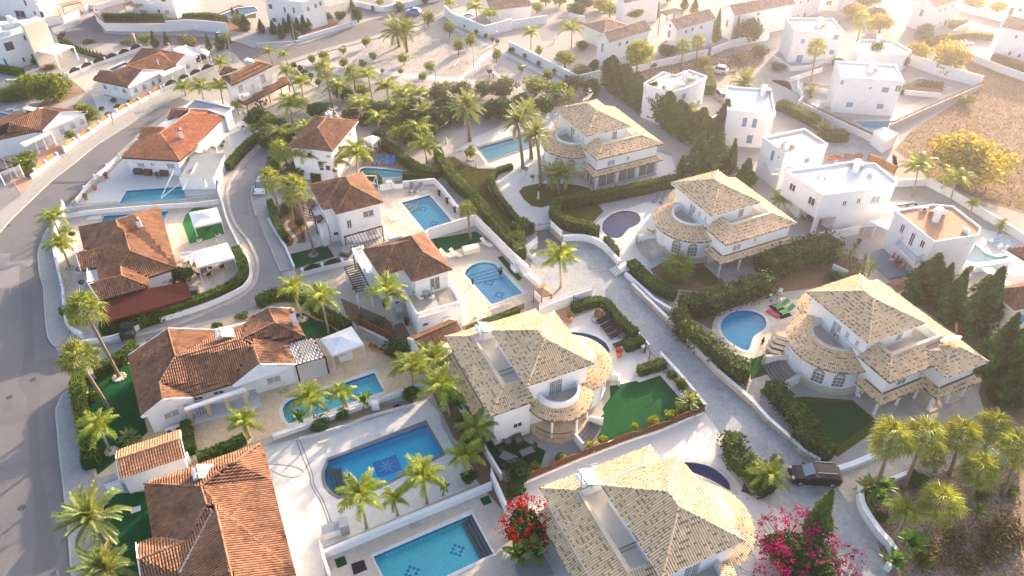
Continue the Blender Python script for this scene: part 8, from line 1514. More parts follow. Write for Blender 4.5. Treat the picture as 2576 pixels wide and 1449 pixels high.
pergola('00 560 50 780 10 820 25 620 70',2.8,12,'golden timber pergola beside the tall white house','golden_wood');pergola('00 1240 50 1320 15 1450 40 1360 85',3,8,'bleached timber pergola on arched posts','golden_wood');pergola('01 -100 130 110 190 190 200 -20 280',2.4,10,'white framed pergola with dark slats by the street','dark_wood',pm='plaster');pergola('20 1490 120 1640 85 1720 110 1560 160',5.,9,'dark rooftop timber pergola','dark_wood',along_=1)
t=pergola('22 215 0 330 -40 400 70 300 90',2.2,3,'brown roofed garden bar with white counter beside the timber deck','brown_wood');q=[G(p,2.5)for p in P('22 210 0 335 -60 410 65 300 95')];mb=MB();c=np.mean(q,0)+(0,0,.4)
for i in range(4):mb.add([q[i],q[(i+1)%4],c],[(0,1,2)])
mb.mk('roof','roof_terracotta',t);g_=GP('22 270 110');mb=MB();F=Frame(g_,R(120));mb.box(-1,1,-.3,.3,0,1.05,fr=F);mb.mk('counter','wall_paint',t)
# --- furniture
def lounger(px,az,lbl,m='grey_fabric',fm='white_metal',s=1.,grp=None,z=0.,up=.55,rep=None):
 g_=GP(px,z);key=(m,fm,s,up)
 if key in LG:return copy_thing(LG[key],g_,R(az),lbl,grp)
 t=thg('sun_lounger',lbl,'sun lounger',g_,R(az),grp);F=Frame(g_,R(az));LG[key]=t
 mb=MB();mb.box(-.95*s,.25*s,-.3*s,.3*s,z+.30,z+.36,fr=F);mb.mk('seat',m,t);mb=MB();V=[(x,y,zz)for x,zz in((.25*s,z+.30),(.95*s,z+.3+up),(.95*s,z+.36+up),(.25*s,z+.36))for y in(-.3*s,.3*s)];mb.add(F(NA(V)),[(0,1,3,2),(2,3,5,4),(4,5,7,6),(6,7,1,0),(0,2,4,6),(1,7,5,3)]);mb.mk('backrest',m,t)
 mb=MB()
 for y in(-.32,.32):mb.bar(F(NA([-.98*s,y*s,z+.28])),F(NA([.9*s,y*s,z+.28])),.05)
 mb.mk('frame',fm,t)
 for x in(-.8,.7):
  for y in(-.3,.3):mb=MB();mb.bar(F(NA([x*s,y*s,z])),F(NA([x*s,y*s,z+.3])),.045);mb.mk('leg',fm,t)
 return t
LG={}
for i,(px,az)in enumerate((('22 920 330',60),('22 960 385',60),('22 1000 430',60),('22 1040 480',60))):lounger(px,az-25,('nearest the hanging egg chair','second from the hanging egg chair','third from the hanging egg chair','nearest the black side tables')[i]+', black sun lounger before the hedge','black_fabric','black_metal',grp='black loungers before the hedge')
lounger('22 1090 575',25,'black sun lounger half hidden by the hedge block','black_fabric','black_metal')
for i,px in enumerate(('32 110 520','32 95 565','32 70 610','32 50 660')):lounger(px,155,('topmost','second','third','lowest')[i]+' grey padded lounger in the row beside the round villa','grey_fabric','black_metal',grp='grey loungers beside the round villa')
lounger('32 130 190',25,'bright green lounger further from the house','green_fabric',grp='green loungers on the black mat');lounger('32 185 245',25,'bright green lounger nearer the tiled roof','green_fabric',grp='green loungers on the black mat')
mb=MB();mb.prm([G(p)[:2]for p in P('32 0 180 110 155 245 280 130 315')],.016,.03);solo(mb,'ground_mat','black_fabric','black rectangular mat under the green loungers','mat');g_=GP('32 50 260');t=thg('air_mattress','pink inflatable mattress lying beside the black mat','air mattress',g_,R(130))
for i in range(5):mb=MB();F=Frame(g_,R(130));mb.tube([F(NA([-.85,-.28+.14*i,.08])),F(NA([.85,-.28+.14*i,.08]))],.075,n=8);mb.mk('tube','pink_plastic',t)
for i,(px,m,az,lb)in enumerate((('11 1200 185','grey_fabric',75,'greyish lounger beside the blue ones'),('11 1240 180','blue_fabric',75,'blue lounger next to the greyish one'),('11 1310 185','blue_fabric',75,'blue lounger with a red towel'),('11 1370 190','blue_fabric',75,'last blue lounger at the hedge side'),('11 1560 470','grey_fabric',85,'reclining chair before the white wall, barbecue side'),('11 1635 465','grey_fabric',65,'reclining chair before the white wall, hedge side'),('11 1350 695','cream_canvas',20,'cream lounger beside the pool, furthest from the drain'),('11 1395 730','cream_canvas',20,'cream lounger beside the pool, middle of three'),('11 1420 765','cream_canvas',20,'cream lounger beside the pool, nearest the house'),('11 1910 1130','cream_canvas',150,'folded cream chair near the covered table'),('11 2015 1125','cream_canvas',150,'cream deck chair near the covered table'),('11 2320 1020','cream_canvas',140,'cream deck chair at the white slatted fence'),('21 1450 560','grey_fabric',55,'white framed lounger at the hedge, first of two'),('21 1510 570','grey_fabric',65,'white framed lounger at the hedge, nearer the villa'),('21 1420 900','grey_fabric',190,'topmost white lounger by the round steps'),('21 1400 940','grey_fabric',200,'middle white lounger by the round steps'),('21 1330 1000','grey_fabric',165,'lowest white lounger by the round steps'),('31 2270 980','pale_blue_fabric',20,'pale blue lounger nearer the little palm'),('31 2350 1035','pale_blue_fabric',20,'pale blue lounger nearer the pool'),('30 1900 470','cream_canvas',160,'hazy white lounger, first in the row'),('30 1930 450','cream_canvas',160,'hazy white lounger, second in the row'),('30 1970 445','cream_canvas',160,'hazy white lounger, third in the row'),('30 2010 440','cream_canvas',160,'hazy white lounger, last in the row'),('00 130 1110','cream_canvas',20,'white lounger behind the ridged bungalow'),('00 200 1120','cream_canvas',20,'white lounger near the roof tank'))):lounger(px,az,lb,m)
def table(px,lbl,r_=.5,m='frame_white',chairs=4,cm='black_fabric',z=0.,rect=None,rz=25,name='table'):
 g_=GP(px,z);t=thg('garden_table',lbl,'table',g_,R(rz));F=Frame(g_,R(rz));mb=MB();a,b=rect or(r_,r_)
 if rect:mb.box(-a,a,-b,b,z+.70,z+.75,fr=F)
 else:mb.lth(g_+(0,0,.70),[(r_,0),(r_,.05)],16)
 mb.mk('tabletop',m,t)
 for x,y in((-.7,-.7),(.7,-.7),(.7,.7),(-.7,.7)):mb=MB();mb.bar(F(NA([x*a,y*b,z])),F(NA([x*a,y*b,z+.7])),.05);mb.mk('leg','black_metal',t)
 for i in range(chairs):aa=2*PI*i/chairs+.5;q=F(NA([mc(aa)*(a+.45),ms(aa)*(b+.45),z]));chair(q,R(rz)+aa+PI,lbl,cm,i,chairs)
CH={}
def chair(q,rz,lbl,m,i,n):
 lb='chair %s the %s'%(('drawn up to','beside','behind','in front of','next to','near')[i%6],lbl);lb=' '.join(lb.split()[:15]);key=m
 if key in CH:return copy_thing(CH[key],q,rz,lb,'chairs at the '+' '.join(lbl.split()[:6]))
 t=thg('garden_chair',lb,'chair',q,rz,'chairs at the '+' '.join(lbl.split()[:6]));F=Frame(q,rz);z=q[2];CH[key]=t;mb=MB();mb.box(-.22,.22,-.22,.22,z+.42,z+.47,fr=F);mb.mk('seat',m,t);mb=MB();mb.box(-.25,-.2,-.22,.22,z+.47,z+.88,fr=F);mb.mk('backrest',m,t)
 for x in(-.2,.2):
  for y in(-.2,.2):mb=MB();mb.bar(F(NA([x,y,z])),F(NA([x,y,z+.42])),.035);mb.mk('leg',m,t)
 return t
table('01 2190 1235','white oval table beside the end of the long canopy',.55,chairs=4);table('12 1715 95','round glass table on the balustraded balcony',.45,'light_glass',4,'frame_white',2.77);table('32 690 510','small round table on the curved balcony',.35,'light_glass',2,'grey_metal',3.95);table('12 2440 270','patterned oval table on the timber deck',.7,'grey_fabric',4,'cream_canvas',rect=(.95,.5));table('11 1200 90','brown table under the white parasol',.5,'brown_wood',4,'brown_wood');table('01 2090 850','dark wicker table under the peaked canopy',.5,'wicker',3,'wicker');table('01 2060 1290','long dark table under the long canopy',.5,'dark_panel',4,'black_fabric',rect=(1.1,.4),rz=115);table('32 90 100','dark round table by the kidney pool end',.4,'black_metal',3,'frame_white');table('31 600 850','long brown table on the corner terrace',.8,'trim',0,rect=(1.,.6));table('31 405 770','round wicker table in the shade of the corner terrace',.4,'wicker',3,'wicker');table('00 2455 1310','small round table on the bright terrace',.3,'brown_wood',3,'frame_white');table('01 2200 30','patio table under the pale fabric cover',.5,'light_glass',4,'dark_green');table('23 150 240','light topped table on the shaded turf',.5,'grey_fabric',1,'wicker',rect=(.7,.4));table('13 2540 300','grey slab table on the shaded turf',.5,'grey_fabric',3,'wicker',rect=(.8,.5),rz=-30);table('10 60 1060','dark iron table under the red tiled veranda',.5,'black_metal',4,'black_metal');table('32 920 1060','white table in the veranda of the round villa',.4,'frame_white',2,'frame_white');table('21 2200 1220','blue table in the shaded veranda',.5,'shutter_blue',0,rect=(1.2,.5))
for px,lb in(('22 1090 500','black side table, nearer the loungers'),('22 1140 515','black side table, nearer the hedge block')):g_=GP(px);t=thg('side_table',lb,'side table',g_);mb=MB();F=Frame(g_,R(25));mb.box(-.25,.25,-.25,.25,.42,.46,fr=F);mb.mk('tabletop','black_metal',t);[MB().bar(F(NA([x,y,0])),F(NA([x,y,.42])),.04).mk('leg','black_metal',t)for x in(-.2,.2)for y in(-.2,.2)]
def sofa(px,rz,lbl,m='wicker',w=1.):
 g_=GP(px);t=thg('garden_sofa',lbl,'sofa',g_,R(rz));F=Frame(g_,R(rz));mb=MB();mb.box(-w,w,-.4,.4,0,.38,fr=F);mb.box(-w,w,.3,.42,.38,.8,fr=F);mb.box(-w,-w+.15,-.4,.3,.38,.6,fr=F);mb.box(w-.15,w,-.4,.3,.38,.6,fr=F);mb.mk('base',m,t);mb=MB();mb.box(-w+.17,w-.17,-.38,.28,.385,.5,fr=F);mb.mk('cushion','grey_fabric' if m!='frame_white' else 'white_canvas',t)
for a in(('23 65 100',25,'dark wicker armchair against the white wall','wicker',.45),('13 2530 110',25,'dark wicker armchair beside the palm bed','wicker',.45),('22 330 1400',-40,'grey wicker sofa on the round porch','grey_wicker',.9),('22 450 1410',20,'grey wicker armchair in the middle of the round porch','grey_wicker',.5),('22 655 1370',100,'grey wicker armchair beside the porch column','grey_wicker',.5),('01 1880 1150',20,'white bench with cushions beside the long canopy','frame_white',.7),('21 35 1270',120,'white garden bench by the slatted fence','frame_white',.6)):sofa(*a)
g_=GP('22 865 320');t=thg('hanging_chair','hanging egg chair in black wicker at the hedge corner','egg chair',g_);mb=MB();mb.lth(g_+(0,0,.35),[(.1,0),(.45,.2),(.55,.6),(.45,1.05),(.1,1.3)],14);mb.mk('basket','wicker',t);mb=MB();mb.tube([g_+(.75*mc(a),.75*ms(a),.03)for a in np.linspace(0,2*PI,17)],.04,n=5);mb.mk('base_ring','black_metal',t);mb=MB();mb.tube([g_+(.6,.5,0),g_+(.7,.6,1.4),g_+(.4,.35,2.),g_+(0,0,2.),g_+(0,0,1.65)],.04,n=6);mb.mk('stand','black_metal',t)
def pot(px,lbl,m='terracotta_pot',r_=.28,h=.5,plant=None,pr=.35,ph=.6,z=0.):
 g_=GP(px,z);t=thg('plant_pot',lbl,'plant pot',g_);mb=MB();mb.lth(g_,[(r_*.6,0),(r_*.8,h*.4),(r_,h*.92),(r_*1.12,h*.93),(r_*1.12,h),(r_*.9,h)],10);mb.mk('pot',m,t)
 if plant:rng=RNG(int(abs(g_[0])*9));C,N,T=blob(rng,130,[(g_+(0,0,h+ph*.5),pr)],ph/pr*.5);mb=MB();cds(mb,C,N,.13,T,rng);mb.mk('plant',plant,t)
for a in(('01 870 560','terracotta pot nearest the grey slatted fence','terracotta_pot',.3,.5,'leaf_dark'),('01 960 460','terracotta pot with a small tree by the white wall','terracotta_pot',.35,.6,'leaf_olive',.4,1.5),('01 1075 345','terracotta pot at the upper end of the pool terrace wall','terracotta_pot',.32,.5,'leaf_dark'),('01 1590 345','terracotta pot between the wicker boxes','terracotta_pot',.32,.5,'leaf_dark'),('11 1845 520','tall black pot, furthest from the white block wall','black_fabric',.22,.95),('11 1925 600','tall black pot, middle of three on the terrace','black_fabric',.22,.95),('11 2000 690','tall black pot, nearest the small fan palm','black_fabric',.22,.95),('22 575 345','terracotta pot with a shrub on white pebbles','terracotta_pot',.38,.7,'leaf_hedge',.25,.8),('22 1075 690','terracotta pot with red flowers by the hedge block','terracotta_pot',.38,.75,'flower_red',.4,.5),('01 810 1310','white pot below the side roof','frame_white',.4,.5,'leaf_scrub'),('01 840 1440','second white pot nearer the fan palms','frame_white',.4,.5,'leaf_dark'),('01 2010 985','white pot with flowers at the turf edge','frame_white',.35,.35,'leaf_olive'),('01 2200 935','white pot with a grey shrub near the canopy post','frame_white',.35,.4,'leaf_olive'),('21 205 1150','white round pot with a small tree at the slatted wall','frame_white',.4,.7,'leaf_hedge',.4,.8),('21 165 1280','pot with a leafy shrub beside the bench','frame_white',.3,.5,'leaf_tree',.35,.7),('21 205 385','white urn nearest the villa steps','frame_white',.3,.8,'leaf_dark'),('21 140 310','white urn beside the tall date palm','frame_white',.3,.8,'leaf_dark'),('12 1520 370','square dark pot against the balcony block','brown_wood',.3,.5,'leaf_dark'),('11 2460 1310','black pot on the narrow turf strip, upper','black_fabric',.25,.5,'leaf_dark',.3,.6),('11 2180 1410','small potted plant at the pool corner','black_fabric',.15,.3,'leaf_dark',.15,.5),('12 2205 300','stone bowl on the pool terrace','rock',.25,.3),('12 1300 200','tall potted palm by the drive steps','black_fabric',.25,.5,'leaf_dark',.3,.9),('12 1000 45','white pot beside the slatted pergola column','frame_white',.22,.4,'leaf_dark'),('31 905 1010','dark pot on the pale terrace','black_fabric',.2,.35,'leaf_dark'),('11 320 260','white pot on the dark forecourt','frame_white',.35,.5,'leaf_dark'),('01 740 590','pot with silvery plant at the fence corner','wall_paint',.25,.4,'leaf_olive')):pot(*a)
for i,px in enumerate(('12 1180 600','12 1240 630','12 1290 655','12 1330 680')):g_=GP(px);F=Frame(g_,R(-28));t=thg('planter_box','terracotta planter box, '+('first','second','third','last')[i]+' from the woven fence end','planter',g_,R(-28),'terracotta planter boxes');mb=MB();mb.box(-.55,.55,-.2,.2,0,.35,fr=F);mb.mk('box','terracotta_pot',t);rng=RNG(i);C,N,T=blob(rng,90,[(F(NA([-.3,0,.42])),.2),(F(NA([.3,0,.42])),.2)]);mb=MB();cds(mb,C,N,.13,T,rng);mb.mk('plant','leaf_hedge',t)
for i,px in enumerate(('31 635 155','31 692 145','31 803 133','31 910 130')):g_=GP(px);F=Frame(g_,R(-5));t=thg('planter_box','orange planter box beside the far lane, '+('first','second','third','last')[i]+' in the row','planter',g_,R(-5),'orange planter boxes beside the far lane');mb=MB();mb.box(-.6,.6,-.25,.25,0,.5,fr=F);mb.mk('box','terracotta_pot',t);mb=MB();mb.box(-.52,.52,-.18,.18,.505,.51,fr=F);mb.mk('earth','soil',t)
for i,px in enumerate(('01 1395 300','01 1495 308','01 1660 315')):g_=GP(px);F=Frame(g_,R(-5));t=thg('storage_box','brown wicker box by the white wall, '+('furthest from','next to','beyond')[i]+' the potted plant','storage box',g_,R(-5),'wicker boxes by the white wall');mb=MB();mb.box(-.6,.6,-.35,.35,0,.75,fr=F);mb.mk('body','wicker',t);mb=MB();mb.box(-.64,.64,-.39,.39,.755,.82,fr=F);mb.mk('lid','brown_wood',t)
def bxt(px,dims,rz,name,lbl,cat,m,lid=None,z=0.,lm=None,legs=0):
 g_=GP(px,z);F=Frame(g_,R(rz));a,b,h=dims;t=thg(name,lbl,cat,g_,R(rz));mb=MB();z0=z+(.35 if legs else 0);mb.box(-a,a,-b,b,z0,z+h,fr=F);mb.mk('body',m,t)
 mb=MB();mb.box(-a*1.04,a*1.04,-b*1.06,b*1.06,z+h+.002,z+h+.05,fr=F);mb.mk('lid' if lid is None else lid,lm or m,t)
 if legs:[MB().box(x*a-.04,x*a+.04,y*b-.04,y*b+.04,z,z0,fr=F).mk('leg',m,t)for x in(-.85,.85)for y in(-.8,.8)]
 return t
for a in(('11 2165 1085',(1.1,.5,.8),22,'covered_table','long table under a pale yellow cover on the terrace','table','cream_canvas','cover_top'),('12 900 700',(.75,.6,.8),25,'covered_tub','round white covered tub beneath the white canopy','tub','white_canvas','cover_top'),('12 1450 290',(.45,.5,1.2),20,'garden_cabinet','grey metal cabinet beside the balcony block','cabinet','grey_metal'),('12 1205 1215',(.4,.3,1.),15,'pump_box','white pump box on the grey planting strip','pump box','frame_white'),('22 1320 640',(.22,.22,.8),25,'litter_bin','square grey bin beside the hedge block','bin','grey_metal'),('13 770 1020',(.8,.45,.9),22,'outdoor_kitchen','grey and white outdoor kitchen counter at the slatted wall','kitchen counter','frame_white','worktop',0.,'grey_metal'),('13 895 990',(.4,.5,1.3),22,'barbecue','grey stone barbecue beside the outdoor kitchen','barbecue','grey_metal','hood'),('11 1345 440',(.45,.4,1.1),5,'barbecue','white brick barbecue with chimney hood at the pool wall','barbecue','beige_stone','hood',0.,'plaster'),('11 1440 440',(.6,.35,.9),5,'outdoor_counter','white counter with dark top beside the brick barbecue','counter','plaster','worktop',0.,'dark_panel'),('02 1950 70',(.7,.4,1.),10,'covered_grill','dark covered grill at the end of the maroon awning','grill','dark_panel'),('12 1900 860',(.5,.4,1.1),25,'barbecue','cream barbecue beside the feather palm and tiled roof','barbecue','plaster','hood',0.,'trim'),('01 1905 1225',(.35,.3,.9),10,'outdoor_oven','white outdoor oven with black mouth','oven','plaster'),('01 870 700',(.5,.35,.35),-5,'garden_bench','stone bench beside the stacked blue loungers','bench','rock','seat'),('10 1175 110',(.3,.3,1.2),10,'gate_pillar','dark meter box on a pillar by the street wall','pillar','dark_panel'),('00 1360 440',(.3,.3,2.2),10,'sign_pillar','orange pillar sign beside the leaning bushy tree','sign','roof_terracotta'),('23 220 1440',(1.3,1.,.9),25,'covered_table','grey covered table at the bottom by the banana plants','table','grey_fabric','cover_top'),('30 610 1050',(1.,.5,.7),5,'covered_grill','pale covered furniture in the white fenced yard','furniture','cream_canvas')):bxt(*a)
t=bxt('02 1305 510',(.75,.5,1.15),12,'rubbish_container','dark green wheeled rubbish container with open lid by the lane wall','rubbish container','dark_green',lid='rim',legs=1);g_=GP('02 1305 510');F=Frame(g_,R(12));mb=MB();V=F(NA([(-.75,.5,1.22),(.75,.5,1.22),(.75,.75,1.9),(-.75,.75,1.9)]));mb.add(V,[(0,1,2,3)]);mb.add(V+[0,.04,0],[(3,2,1,0)]);mb.mk('lid','dark_green',t);mb=MB();mb.box(-.68,.68,-.45,.45,1.205,1.21,fr=F);mb.mk('opening','black_fabric',t)
t=thg('garden_swing','white swing frame at the corner of the hipped roof','swing',GP('11 1215 440'));q=[G(p)for p in P('11 1165 420 1240 485 1100 380 1190 430')];a,b=GP('11 1210 320',2.1),GP('11 1090 320',2.1)
for u_,v_ in((q[0],a),(q[1],a),(q[2],b),(q[3],b),(a,b)):MB().bar(u_,v_,.09).mk('frame_pole','white_metal',t)
MB().box(-.8,.8,-.2,.2,.5,.56,fr=Frame((q[0]+q[3])[:2]/2,R(-10))).mk('seat','white_canvas',t)
t=thg('cantilever_parasol','big white folded parasol frame reaching over the pool','parasol',GP('01 1620 545'));MB().tube([GP('01 1620 545'),GP('01 1750 260',2.6)],.09,n=6).mk('mast','white_metal',t);MB().tube([GP('01 1620 545',.3),GP('01 1830 380',1.2)],.07,n=6).mk('arm','white_metal',t);MB().tube([GP('01 1980 195',2.4),GP('01 1840 460',1.2)],.16,n=6).mk('folded_canvas','white_canvas',t)
p_=[G(q)[:2]for q in P('01 1980 195 2290 210 2180 455 1840 460')];mb=MB();mb.prm(p_,0,2.,0,topmi=1);o=solo(mb,'plant_room',['plaster','grey_roof'],'low building with plain grey flat roof beside the pool and lane','outbuilding')
g_=GP('01 2070 430',2.);t=thg('bust','dark bust on a white pedestal on the grey flat roof','statue',g_);MB().box(g_[0]-.2,g_[0]+.2,g_[1]-.2,g_[1]+.2,2,2.9).mk('pedestal','plaster',t);MB().lth(g_+(0,0,.9),[(.16,0),(.2,.15),(.08,.28),(.14,.42),(.1,.55),(.01,.6)],8).mk('head','grey_metal',t)
def statue(px,lbl,h=1.3):
 g_=GP(px);t=thg('statue',lbl,'statue',g_);k=h/1.3;MB().lth(g_,[(.24*k,0),(.2*k,.12*k),(.12*k,.2*k)],8).mk('base','frame_white',t);MB().lth(g_+(0,0,.2*k),[(.2*k,0),(.14*k,.3*k),(.1*k,.5*k),(.16*k,.75*k),(.06*k,.86*k),(.1*k,.98*k),(.07*k,1.08*k),(.01,1.12*k)],9).mk('figure','frame_white',t,smooth=True)
statue('21 265 550','white draped statue on the small front lawn');statue('11 2220 230','white garden urn statue at the pool corner',1.1);statue('01 2190 1010','white fountain statue beside the turf circle',1.);statue('20 430 430','pale statue near the far street palms',1.6);statue('10 1915 1440','white statue by the iron railing',1.2)
for i in range(6):g_=GP('01 745 715')+(.06*i,.03*i,.14*i);F=Frame(g_,R(5));t=thg('stacked_lounger',('lowest','second','third','fourth','fifth','topmost')[i]+' blue lounger in the stack by the slatted fence','sun lounger',g_,R(5),'blue loungers stacked by the fence');z=g_[2];MB().box(-.95,.95,-.3,.3,z+.28,z+.33,fr=F).mk('seat','blue_fabric',t);[MB().bar(F(NA([x,y,z])),F(NA([x,y,z+.28])),.04).mk('leg','white_metal',t)for x in(-.8,.8)for y in(-.28,.28)]
for i in range(5):g_=G(P('02 %d %d'%(1985+i*28,1290-i*9))[0]);F=Frame(g_,R(25));t=thg('folded_chair','white folded plastic chair leaning in the veranda, '+('outermost','second','third','fourth','innermost')[i],'chair',g_,R(25),'folded chairs in the veranda');MB().box(-.02,.04,-.25,.25,.15,1.,fr=F).mk('backrest','frame_white',t);[MB().bar(F(NA([.1,y,0])),F(NA([-.05,y,.6])),.04).mk('leg','frame_white',t)for y in(-.22,.22)]
def stone_ring(px,r_,n,lbl,m='rock',s=.16):
 g_=GP(px);t=thg('stone_ring',lbl,'stone edging',g_);rng=RNG(n)
 for i in range(n):a=2*PI*i/n;q=g_+(r_*mc(a),r_*ms(a),0);mb=MB();mb.lth(q,[(s*1.1,0),(s*1.2,s*.4),(s*.8,s*.8)],6);mb.mk('stone',m,t)
 mb=MB();mb.lth(g_,[(r_-.02,.0),(r_-.05,.06)],14);mb.mk('bed','white_pebble' if m!='grey_stone' else 'gravel',t)
for a in(('02 1200 900',.62,11,'ring of pale stones round the tallest leaning fan palm'),('12 470 315',.5,9,'ring of pale stones round the palm by the chimney'),('11 575 1115',.65,12,'grey stone ring round the very tall fan palm','grey_stone',.12),('03 1120 195',.5,9,'ring of stones round the swept palm'),('10 775 1090',.8,12,'white painted stone ring on the gravel','frame_white',.14),('21 105 250',.55,10,'white ring round the tall date palm','frame_white',.12),('21 190 155',.55,10,'white ring round the second date palm','frame_white',.12),('01 705 1245',.45,8,'small square edge round the slim patio palm'),('11 2160 155',.45,9,'brown ring round the slim bright tree')):stone_ring(*a)
t=thg('rockery','pale boulders of the stone planter beside the street wall','rockery',GP('01 700 980'));rng=RNG(2)
for i in range(9):q=G(P('01 %d %d'%(650+rng.integers(0,100),900+i*16))[0]);mb=MB();mb.lth(q,[(.35,0),(.4+.1*(i%3),.2),(.2,.45)],7);mb.mk('boulder','rock',t)
for s,lb in(('21 225 890 270 885 380 870','black iron gate across the dark paved drive'),('22 615 165 700 200','small black iron gate at the pink patio'),('22 1330 655 1380 720 1450 790','black iron gate between the bin and hedge block')):w_=GG(s);t=thg('iron_gate',lb,'gate',tuple(w_[0]));rlg(t,None,w_,0,1.2,'black_metal',.16,'bars');[MB().bar(q,q+(0,0,1.5),.08).mk('post','black_metal',t)for q in w_]
t=thg('playground_slide','white playground slide with wooden tower in the sandy park','slide',GP('10 2380 790'));q=GG('10 2350 795 2395 800 2385 790');[MB().bar(a,a+(0,0,1.6),.08).mk('post','brown_wood',t)for a in q];MB().bar(GP('10 2385 790')+(0,0,1.4),GP('10 2475 805')+(0,0,.2),.45,.06).mk('chute','frame_white',t);MB().box(-.4,.4,-.4,.4,1.4,2.,fr=Frame(q[0],.3)).mk('tower','brown_wood',t)
t=thg('football_goal','small white goal frame in the sandy park','goal',GP('10 1780 470'));a,b=GG('10 1707 475 1850 460');[MB().bar(*k,.08).mk('bar','frame_white',t)for k in((a,a+(0,0,1.3)),(b,b+(0,0,1.3)),(a+(0,0,1.3),b+(0,0,1.3)))]
t=thg('seesaw','pale seesaw in the sand pit beside the park path','seesaw',GP('10 2020 660'));a,b=GG('10 1990 680 2050 630');MB().bar(a+(0,0,.25),b+(0,0,.7),.15).mk('plank','frame_white',t);MB().bar((a+b)/2,(a+b)/2+(0,0,.45),.12).mk('pivot','grey_metal',t)
for s,lb in(('10 2045 830 2105 830','white bench beside the park path'),):a,b=GG(s);t=thg('park_bench',lb,'bench',a);MB().bar(a+(0,0,.45),b+(0,0,.45),.4,.06).mk('seat','trim',t);[MB().bar(q,q+(0,0,.43),.08).mk('leg','grey_metal',t)for q in(a,b)]
def cover(s,lbl,m='dark_panel',z=.03,cat='cover',name='access_cover'):mb=MB();mb.prm([G(p)[:2]for p in P(s)],.012,z);solo(mb,name,m,lbl,cat)
for i,q in enumerate(('02 95 1100','03 220 760','02 330 925','01 90 820','01 420 700','02 1500 530')):
 mb=MB();mb.lth(GP(q)+(0,0,.012),[(.33,0),(.33,.012)],14);solo(mb,'manhole_cover','dark_panel','round dark manhole cover in the street, '+('mid road by the tall fan palm','on the dark patch by the date palm','on the patched strip','in the paved footway','at the street bend','in the lane mouth')[i],'manhole cover')
for a in(('03 1310 770 1415 740 1420 790 1320 825','pale slab lying on the dark turf','paving_white'),('13 790 1285 890 1245 920 1330 820 1372','square dark green hatch by the white lamp post','turf'),('13 2250 670 2340 635 2375 710 2290 742','square dark hatch at the corner of the slatted walls','turf'),('13 955 1330 1085 1285 1120 1385 985 1440','open dark pump pit beside the square tiled pool','black_fabric'),('12 1375 1195 1430 1165 1465 1195 1400 1225','open hatch in the grey strip','black_fabric'),('12 2140 180 2195 155 2255 200 2195 228','square inspection cover near the pale pool','rock'),('13 185 720 220 712 232 742 195 752','small brown drain on the white terrace','brown_wood'),('01 865 765 895 730 1025 720 1010 755','white pool hatch cover by the stone bench','frame_white'),('23 2305 600 2335 510 2415 630','dark folded cover lying on the white court','dark_green'),('11 1470 850 1490 820 1590 850 1560 885','pale inspection slab by the hose','paving_beige'),('22 1225 1065 1310 1040 1320 1085 1260 1105','darker square patch on the green lawn, small one','turf'),('22 1300 1160 1380 1125 1430 1180 1345 1215','darker square patch on the green lawn, large one','turf'),('01 165 630 185 610 215 622 195 640','drain cover on the street pavement','dark_panel'),('03 0 0 1 1 2 0','')):
 if a[1]and a[0][0]!='x':cover(*a)
def hose(s,lbl,m='grey_fabric',z=.02):solo(MB().tube(smooth_path_3(GG(s),z),.02,n=4),'garden_hose',m,lbl,'hose')
def smooth_path_3(p,z):return[NA([*q,z])for q in curve(p,.25)]
for s,lb in(('13 120 318 350 340 440 370 480 405 430 450 340 455 250 430 130 375','thin dark hose looped on the white terrace'),('12 330 1000 250 1040 220 1055 300 1050 340 1030 280 1020 330 1050','brown hose coiled near the rounded pool'),('11 1340 860 1420 840 1500 830 1400 880 1450 900','hose lying on the crazy paving'),('23 2270 1340 2350 1400 2440 1420 2400 1440 2300 1400 2330 1280 2420 1230 2450 1290','black hoses looped beside the biggest roof'),('13 1540 920 1600 940 1650 930 1590 970 1540 960 1620 920','tangled hose by the long slatted wall')):hose(s,lb)
MB_=MB();w_=curve(GG('13 405 80 470 260 540 430 550 520 600 620 660 720 740 950'),.5);rbn(MB_,w_,.09,.008,.014);w_=curve(GG('13 440 80 510 260 570 430 580 520 635 620 690 720 770 945'),.5);rbn(MB_,w_,.09,.008,.014);struct(MB_,'drain_channel','grey_stone')
mb=MB();rbn(mb,curve(GG('11 330 765 300 810 320 860 370 920 400 960 390 1010 360 1040'),.3),.55,.0,.03);struct(mb,'path','paving_yellow')
mb=MB();F=Frame.from_px(P('21 1080 1240')[0],P('21 1150 1320')[0]);[mb.box(0,1.6,-.6-.3*i,1.2-.3*i,0,.55-.13*i,fr=F)for i in range(4)];struct(mb,'steps','paving_tile')
